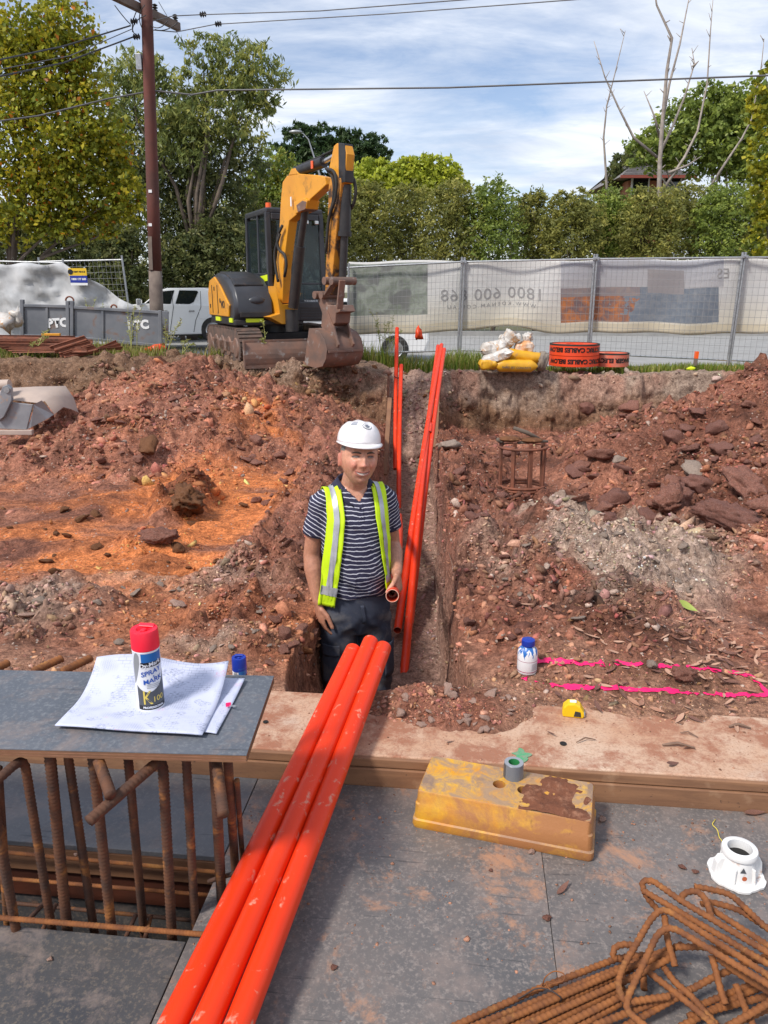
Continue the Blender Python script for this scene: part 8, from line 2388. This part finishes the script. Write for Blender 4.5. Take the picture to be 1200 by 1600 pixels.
MAT['badge'] = pm('hat_badge', (0.16, 0.18, 0.23), rough=.4)
def onhat(a, e, off=.006):
    d = HT.to_3x3() @ Vector((math.cos(e) * math.cos(a), math.cos(e) * math.sin(a), math.sin(e))); o_ = HT @ Vector((0, 0, .02))
    h = hb.ray_cast(o_ + d * .4, -d); return h[0] + d * off
def disc(a0, e0, ra, re, nm, mat, n=22, off=.0056):
    MB().add([onhat(a0 + ra * math.cos(t_), e0 + re * math.sin(t_), off) for t_ in np.linspace(0, 2 * math.pi, n, endpoint=False)], [tuple(range(n))]).build(nm, MAT[mat], hat)
disc(R(-80), R(32), R(15), R(9.5), 'badge', 'badge'); disc(R(-80), R(32), R(13.4), R(8), 'badge_face', 'white_p', off=.0061)
for de in (-4, 0, 4):
    MB().grid([[onhat(R(-80) + R(a), R(32 + de * .9 + b), .0066) for b in (-1.1, 1.1)] for a in np.linspace(-9 + abs(de), 9 - abs(de), 8)]).build('badge_lettering', MAT['badge'], hat)
MB().grid([[onhat(R(a), R(e), .0056) for e in np.linspace(36, 58, 6)] for a in np.linspace(-134, -112, 8)]).build('reflective_patch', MAT['reflect'], hat, smooth=True)
# ---------------------------------------------------------------- bent reinforcing bars in the right foreground
def S5(x, y): return (700 + x / 2.4, 1280 + y / 2.4)
GB = 'rusty bent bars heaped on the deck'
def bar(pts, label, r=0.0064, rad=.022, grp=GB):
    """pts: close-up picture points with their height above the deck"""
    P_ = [at_z(*S5(x, y), z) for x, y, z in pts]
    P_ = rounded(P_, rad, 7)
    mb = MB(); ribbed(mb, P_, r, 0.0125, 12, 0.34, 0.0030)
    tag(mb.build('bent_bar', MAT['rust'], smooth=True, fix=False), label, 'steel bar', grp)
low_l = 'long straight bar in the tied bundle running to the lower edge'
bar([(-30, 800, .012), (330, 640, .02), (640, 520, .03), (850, 498, .05)], 'uppermost long bar of the tied bundle on the deck')
bar([(40, 800, .010), (690, 540, .03), (880, 470, .06)], 'second long bar from the top of the tied bundle'); bar([(100, 805, .024), (640, 570, .040), (830, 505, .06)], 'long bar lying on top of the tied bundle')
bar([(170, 810, .010), (690, 560, .03)], 'third long bar of the tied bundle, on the deck'); bar([(230, 800, .026), (700, 590, .045), (850, 512, .07)], 'upper middle bar of the tied bundle')
bar([(290, 810, .012), (660, 630, .03)], 'fourth long bar of the tied bundle, on the deck'); bar([(350, 812, .025), (690, 645, .045)], 'lower bar on top of the tied bundle'); bar([(420, 812, .012), (650, 690, .03)], 'lowest long bar of the tied bundle')
bar([(1290, 560, .16), (1200, 500, .155), (870, 303, .145), (765, 228, .14), (724, 232, .135), (742, 290, .11), (795, 350, .08)], 'topmost bar with its bend nearest the white plastic collar', rad=.02)
bar([(1290, 600, .145), (1200, 542, .14), (745, 275, .125), (731, 268, .125)], 'second bar below the topmost one, straight to the right edge')
bar([(1290, 470, .13), (1190, 405, .125), (1060, 280, .12), (960, 258, .12), (924, 253, .12)], 'bar whose end points back towards the white collar')
bar([(868, 312, .135), (885, 275, .145), (935, 268, .15), (968, 300, .15), (990, 375, .14)], 'short arched bar end behind the upper bars', rad=.03)
bar([(1290, 530, .12), (1195, 470, .12), (1000, 345, .12), (960, 310, .12)], 'bar running under the arched end to the right edge')
bar([(1290, 470, .10), (1090, 338, .105), (985, 310, .11), (950, 318, .11)], 'bar lying behind the arched end')
bar([(1290, 640, .15), (1200, 585, .15), (830, 345, .14), (795, 340, .135), (760, 375, .12), (650, 565, .08), (636, 630, .07), (664, 690, .06), (720, 680, .06), (830, 664, .06)], 'ligature bar bent round the upper corner and curling back', rad=.02)
bar([(1290, 690, .16), (1200, 618, .16), (855, 412, .15), (820, 408, .145), (785, 432, .13), (675, 665, .07), (668, 715, .06), (735, 775, .055), (800, 815, .05)], 'ligature bar with the nearest rounded corner', rad=.02)
bar([(812, 362, .12), (822, 450, .10), (852, 552, .07)], 'short hooked tail hanging inside the bent corners')
bar([(650, 525, .05), (618, 520, .06), (622, 482, .075), (655, 468, .08), (702, 474, .08)], 'hooked bar end at the top of the tied bundle')
bar([(744, 566, .05), (880, 672, .05), (1020, 790, .04)], 'bar crossing under the corners to the lower edge'); bar([(800, 540, .05), (850, 612, .055), (905, 655, .05), (1010, 775, .04)], 'bent bar beside the crossing bar')
bar([(548, 775, .03), (830, 664, .045), (910, 640, .05)], 'bar lying across the lower middle of the heap'); bar([(640, 790, .02), (900, 645, .045), (1010, 585, .06), (1290, 480, .06)], 'long bar across the heap to the right edge')
bar([(988, 510, .11), (1005, 570, .09), (1022, 640, .07), (1042, 694, .06)], 'hooked bar end pointing down at the heap centre'); bar([(1010, 520, .11), (1090, 580, .10), (1290, 700, .09)], 'bar end behind the hooked end')
bar([(1030, 790, .05), (1200, 690, .08), (1290, 630, .09)], 'thick bar in the lower right corner'); bar([(1080, 620, .07), (1120, 725, .05), (1160, 800, .04)], 'short tail standing behind the corner bar')
bar([(850, 480, .07), (965, 478, .07), (1290, 560, .07)], 'bar running flat behind the corners'); bar([(940, 700, .025), (1290, 560, .04)], 'low bar deep in the heap'); bar([(900, 740, .02), (1290, 640, .03)], 'lowest bar under the heap'); bar([(730, 520, .05), (735, 640, .03)], 'upright stub inside the first corner')
bar([(1000, 800, .03), (1290, 670, .06)], 'bar just above the lower right corner'); bar([(830, 800, .015), (1120, 650, .03), (1290, 590, .03)], 'flat bar near the lower edge of the heap')
w = [at_z(*S5(x, y), z) for x, y, z in ((95, 742, .004), (180, 688, .012), (255, 680, .02), (335, 630, .04), (385, 640, .05), (430, 672, .045), (415, 690, .02))]
tag(MB().tube(rounded(w, .02), .0016, 6).build('tie_wire', MAT['dark_wire'], smooth=True), 'black wire tail trailing from the tied bar bundle', 'wire')
w = [at_z(*S5(x, y), z) for x, y, z in ((355, 625, .03), (362, 592, .06), (400, 566, .07), (438, 580, .07), (436, 606, .06), (395, 618, .05), (362, 606, .05), (380, 640, .05), (425, 668, .04), (440, 660, .02))]
tag(MB().tube(rounded(w, .012), .0014, 6).build('tie_wire', MAT['rust'], smooth=True), 'rusty wire loop twisted round the tied bar bundle', 'wire')
# yellow string beside the collar
w = [at_z(px, py, .004) for px, py in ((1131, 1322), (1127, 1312), (1124, 1309), (1121, 1296), (1112, 1288), (1118, 1280))]
tag(MB().tube(rounded(w, .01), .0012, 5).build('string', pm('yellow_string', (0.75, 0.60, 0.08), rough=.7), smooth=True), 'short yellow string on the deck behind the white collar', 'string')
# ---------------------------------------------------------------- dry gum leaves and twigs
def leaf_mesh(seed):
    r = random.Random(seed); n = 7; L = 1.0; b = r.uniform(-.25, .25); cu = r.uniform(.02, .22)
    top, bot = [], []
    for i in range(n + 1):
        s = i / n; w = .13 * math.sin(math.pi * s ** .8) + .004; y = b * s * s; z = cu * (s - .5) ** 2 * 2
        top.append((s - .5, y + w, z + .03 * math.sin(math.pi * s))); bot.append((s - .5, y - w, z))
    mid = [(s - .5, b * s * s, cu * (s - .5) ** 2 * 2 - .03 * math.sin(math.pi * s)) for s in [i / n for i in range(n + 1)]]
    mb = MB(); mb.grid([top, mid, bot]); return mb.mesh('leaf')
MAT['leaf_dark'] = pm('dark_dry_leaf', (0.20, 0.09, 0.06), (0.12, 0.055, 0.04), 20, .75); MAT['leaf_pale'] = pm('pale_dry_leaf', (0.50, 0.31, 0.21), (0.40, 0.21, 0.14), 20, .7)
LEAVES = []
for mk in ('leaf_dry', 'leaf_pale', 'leaf_dark'):
    for k in range(4):
        me = leaf_mesh(k + 7); me.materials.append(MAT[mk]); me.polygons.foreach_set('use_smooth', [True] * len(me.polygons)); LEAVES.append(me)
def drop(me_i, X, Y, z, L, lab, grp='fallen gum leaves', tilt=.3):
    o = bpy.data.objects.new('fallen_leaf', LEAVES[me_i % 12]); COL.objects.link(o)
    o.location = (X, Y, z + .006 + .1 * L * tilt); o.rotation_euler = (random.uniform(-tilt, tilt), random.uniform(-tilt, tilt), random.uniform(0, 6.28)); o.scale = (L, L, L); tag(o, lab, 'leaf', grp)
k = 0
rl = random.Random(5)
while k < 140:
    px = rl.triangular(860, 1200, 1190); py = rl.triangular(940, 1130, 1030)
    if rl.random() < .12: px, py = rl.uniform(700, 1200), rl.uniform(930, 1130)
    X, Y, h = march(np.array([px]), np.array([py]))
    X, Y = float(X[0]), float(Y[0])
    drop(rl.randrange(12), X, Y, max(Z(X, Y), .0955 if u_edge(X, Y) < .5 else -9), rl.uniform(.035, .075), 'dry brown gum leaf littering the soil around the pink rectangle'); k += 1
for (px, py, L, z, lab) in ((880, 1391, .055, 0, 'curled brown leaf on the deck below the yellow block'), (1178, 1272, .07, 0, 'long brown leaf on the deck near the right edge'), (1050, 1196, .06, .096, 'dark leaf on the concrete beam right of the anchor hole'), (1075, 1170, .05, .096, 'leaf on the pale concrete near the beam front'), (860, 1148, .045, .096, 'leaf lying near the tape measure'), (590, 1128, .04, .096, 'small dark leaf on the concrete beside the conduits'), (1150, 1138, .06, .096, 'leaf on the grey concrete stain'), (700, 1160, .04, .096, 'leaf beside the crumbs before the yellow block')):
    p = at_z(px, py, z); drop(rl.randrange(12), p.x, p.y, z, L, lab, None)
gl = at_z(1073, 953, .0); X, Y, h = march(np.array([1073.]), np.array([955.])); X, Y = float(X[0]), float(Y[0])
me = leaf_mesh(3); me.materials.append(pm('green_leaf', (0.30, 0.36, 0.07), rough=.5)); o = bpy.data.objects.new('fallen_leaf', me); COL.objects.link(o); o.location = (X, Y, Z(X, Y) + .03); o.rotation_euler = (.5, .3, -.2); o.scale = (.09, .15, .09); tag(o, 'single green leaf at the foot of the grey mound', 'leaf')
MAT['twig'] = pm('twig', (0.16, 0.09, 0.06), (0.26, 0.17, 0.12), 20, .8)
for i, (a, b, lab) in enumerate((((1034, 1173), (1085, 1178), 'thick curled bark twig on the concrete beam'), ((1062, 1150), (1090, 1158), 'thin dark twig on the concrete near the grey stain'), ((1138, 1142), (1172, 1146), 'stout dark twig at the right of the concrete beam'), ((960, 632), (985, 640), 'root sticking from the cut bank right of the trench'), ((900, 1168), (930, 1164), 'hair thin twig beside the anchor hole'), ((700, 860), (712, 905), 'pale root hanging on the right trench wall'))):
    X0_, Y0_, h = march(np.array([float(a[0]), float(b[0])]), np.array([float(a[1]), float(b[1])]))
    A_ = Vector((float(X0_[0]), float(Y0_[0]), max(Z(float(X0_[0]), float(Y0_[0])), .0955 if i in (0, 1, 2, 4) else -9) + .006)); B_ = Vector((float(X0_[1]), float(Y0_[1]), max(Z(float(X0_[1]), float(Y0_[1])), .0955 if i in (0, 1, 2, 4) else -9) + .006))
    m_ = (A_ + B_) / 2 + Vector((0, .01, .006)); r_ = .005 if i in (0, 2) else .0025
    tag(MB().tube([A_, A_.lerp(m_, .6), m_, B_], [r_ * .6, r_, r_, r_ * .5], 6).build('twig', MAT['twig'], smooth=True), lab, 'twig')
# crumbs of clay on the deck
for i, (px, py, s, mk, lab) in enumerate(((522, 1513, .008, 'rock_red', 'red clay crumb on the deck right of the conduits'), (940, 1282, .012, 'rock_pale', 'pink crumb at the right end of the yellow block'), (1066, 1357, .009, 'rock_red', 'red crumb on the deck left of the white collar'), (1086, 1363, .008, 'rock_red', 'second red crumb left of the white collar'), (830, 1333, .010, 'rock_pale', 'pink crumb under the right front of the yellow block'), (767, 1361, .006, 'rock_red', 'tiny crumb below the middle of the yellow block'), (854, 1436, .012, 'rock_red', 'flat clay flake on the deck above the tied bars'), (1182, 1345, .009, 'rock_red', 'red crumb behind the white collar'), (78, 1500, .008, 'rock_pale', 'pink crumb on the dark near deck sheet'), (118, 1336, .006, 'rock_pale', 'pale crumb on the far edge of the pit'))):
    p = at_z(px, py, 0); o = bpy.data.objects.new('crumb', ROCKS[mk][i % 5]); COL.objects.link(o); o.location = (p.x, p.y, s * .45); o.scale = (s, s, s * .7); o.rotation_euler = (0, 0, i); tag(o, lab, 'crumb')
# dust crumbs blown over the deck and beam: too small and many to count
n = 1500
r9 = np.random.default_rng(9)
uu_ = r9.uniform(-.4, 1.5, n); vv_ = -np.abs(r9.normal(0, .45, n)) + r9.choice([0, .42], n, p=[.6, .4])
zz_ = np.where(vv_ > 0, .0955, 0.0); ok_ = (vv_ > -1.15) & ((vv_ > .01) | (vv_ < -.04)); uu_, vv_, zz_ = uu_[ok_], vv_[ok_], zz_[ok_]; n = len(uu_)
pos = np.array(E0[:])[None] + uu_[:, None] * np.array(D_U[:]) + vv_[:, None] * np.array(D_V[:]); pos[:, 2] = zz_
sz_ = .0012 + .0011 * r9.gamma(1.2, 1.0, n)
vv2 = sh[r9.integers(0, 32, n)] * sz_[:, None, None] * np.array([1, 1, .6]) + pos[:, None, :]
me = np_mesh('dust_crumbs', vv2.reshape(-1, 3), (f0[None] + (np.arange(n) * nt_)[:, None, None]).reshape(-1, 3), 3)
set_col(me, 'Col', np.repeat(np.array([.34, .17, .11]) * r9.uniform(.5, 1.4, (n, 1)), nt_, 0)); me.materials.append(MAT['clod'])
o = bpy.data.objects.new('dust_crumbs', me); COL.objects.link(o); tag(o, 'tiny clay crumbs strewn over the deck and the beam', 'crumbs', None, 'stuff')
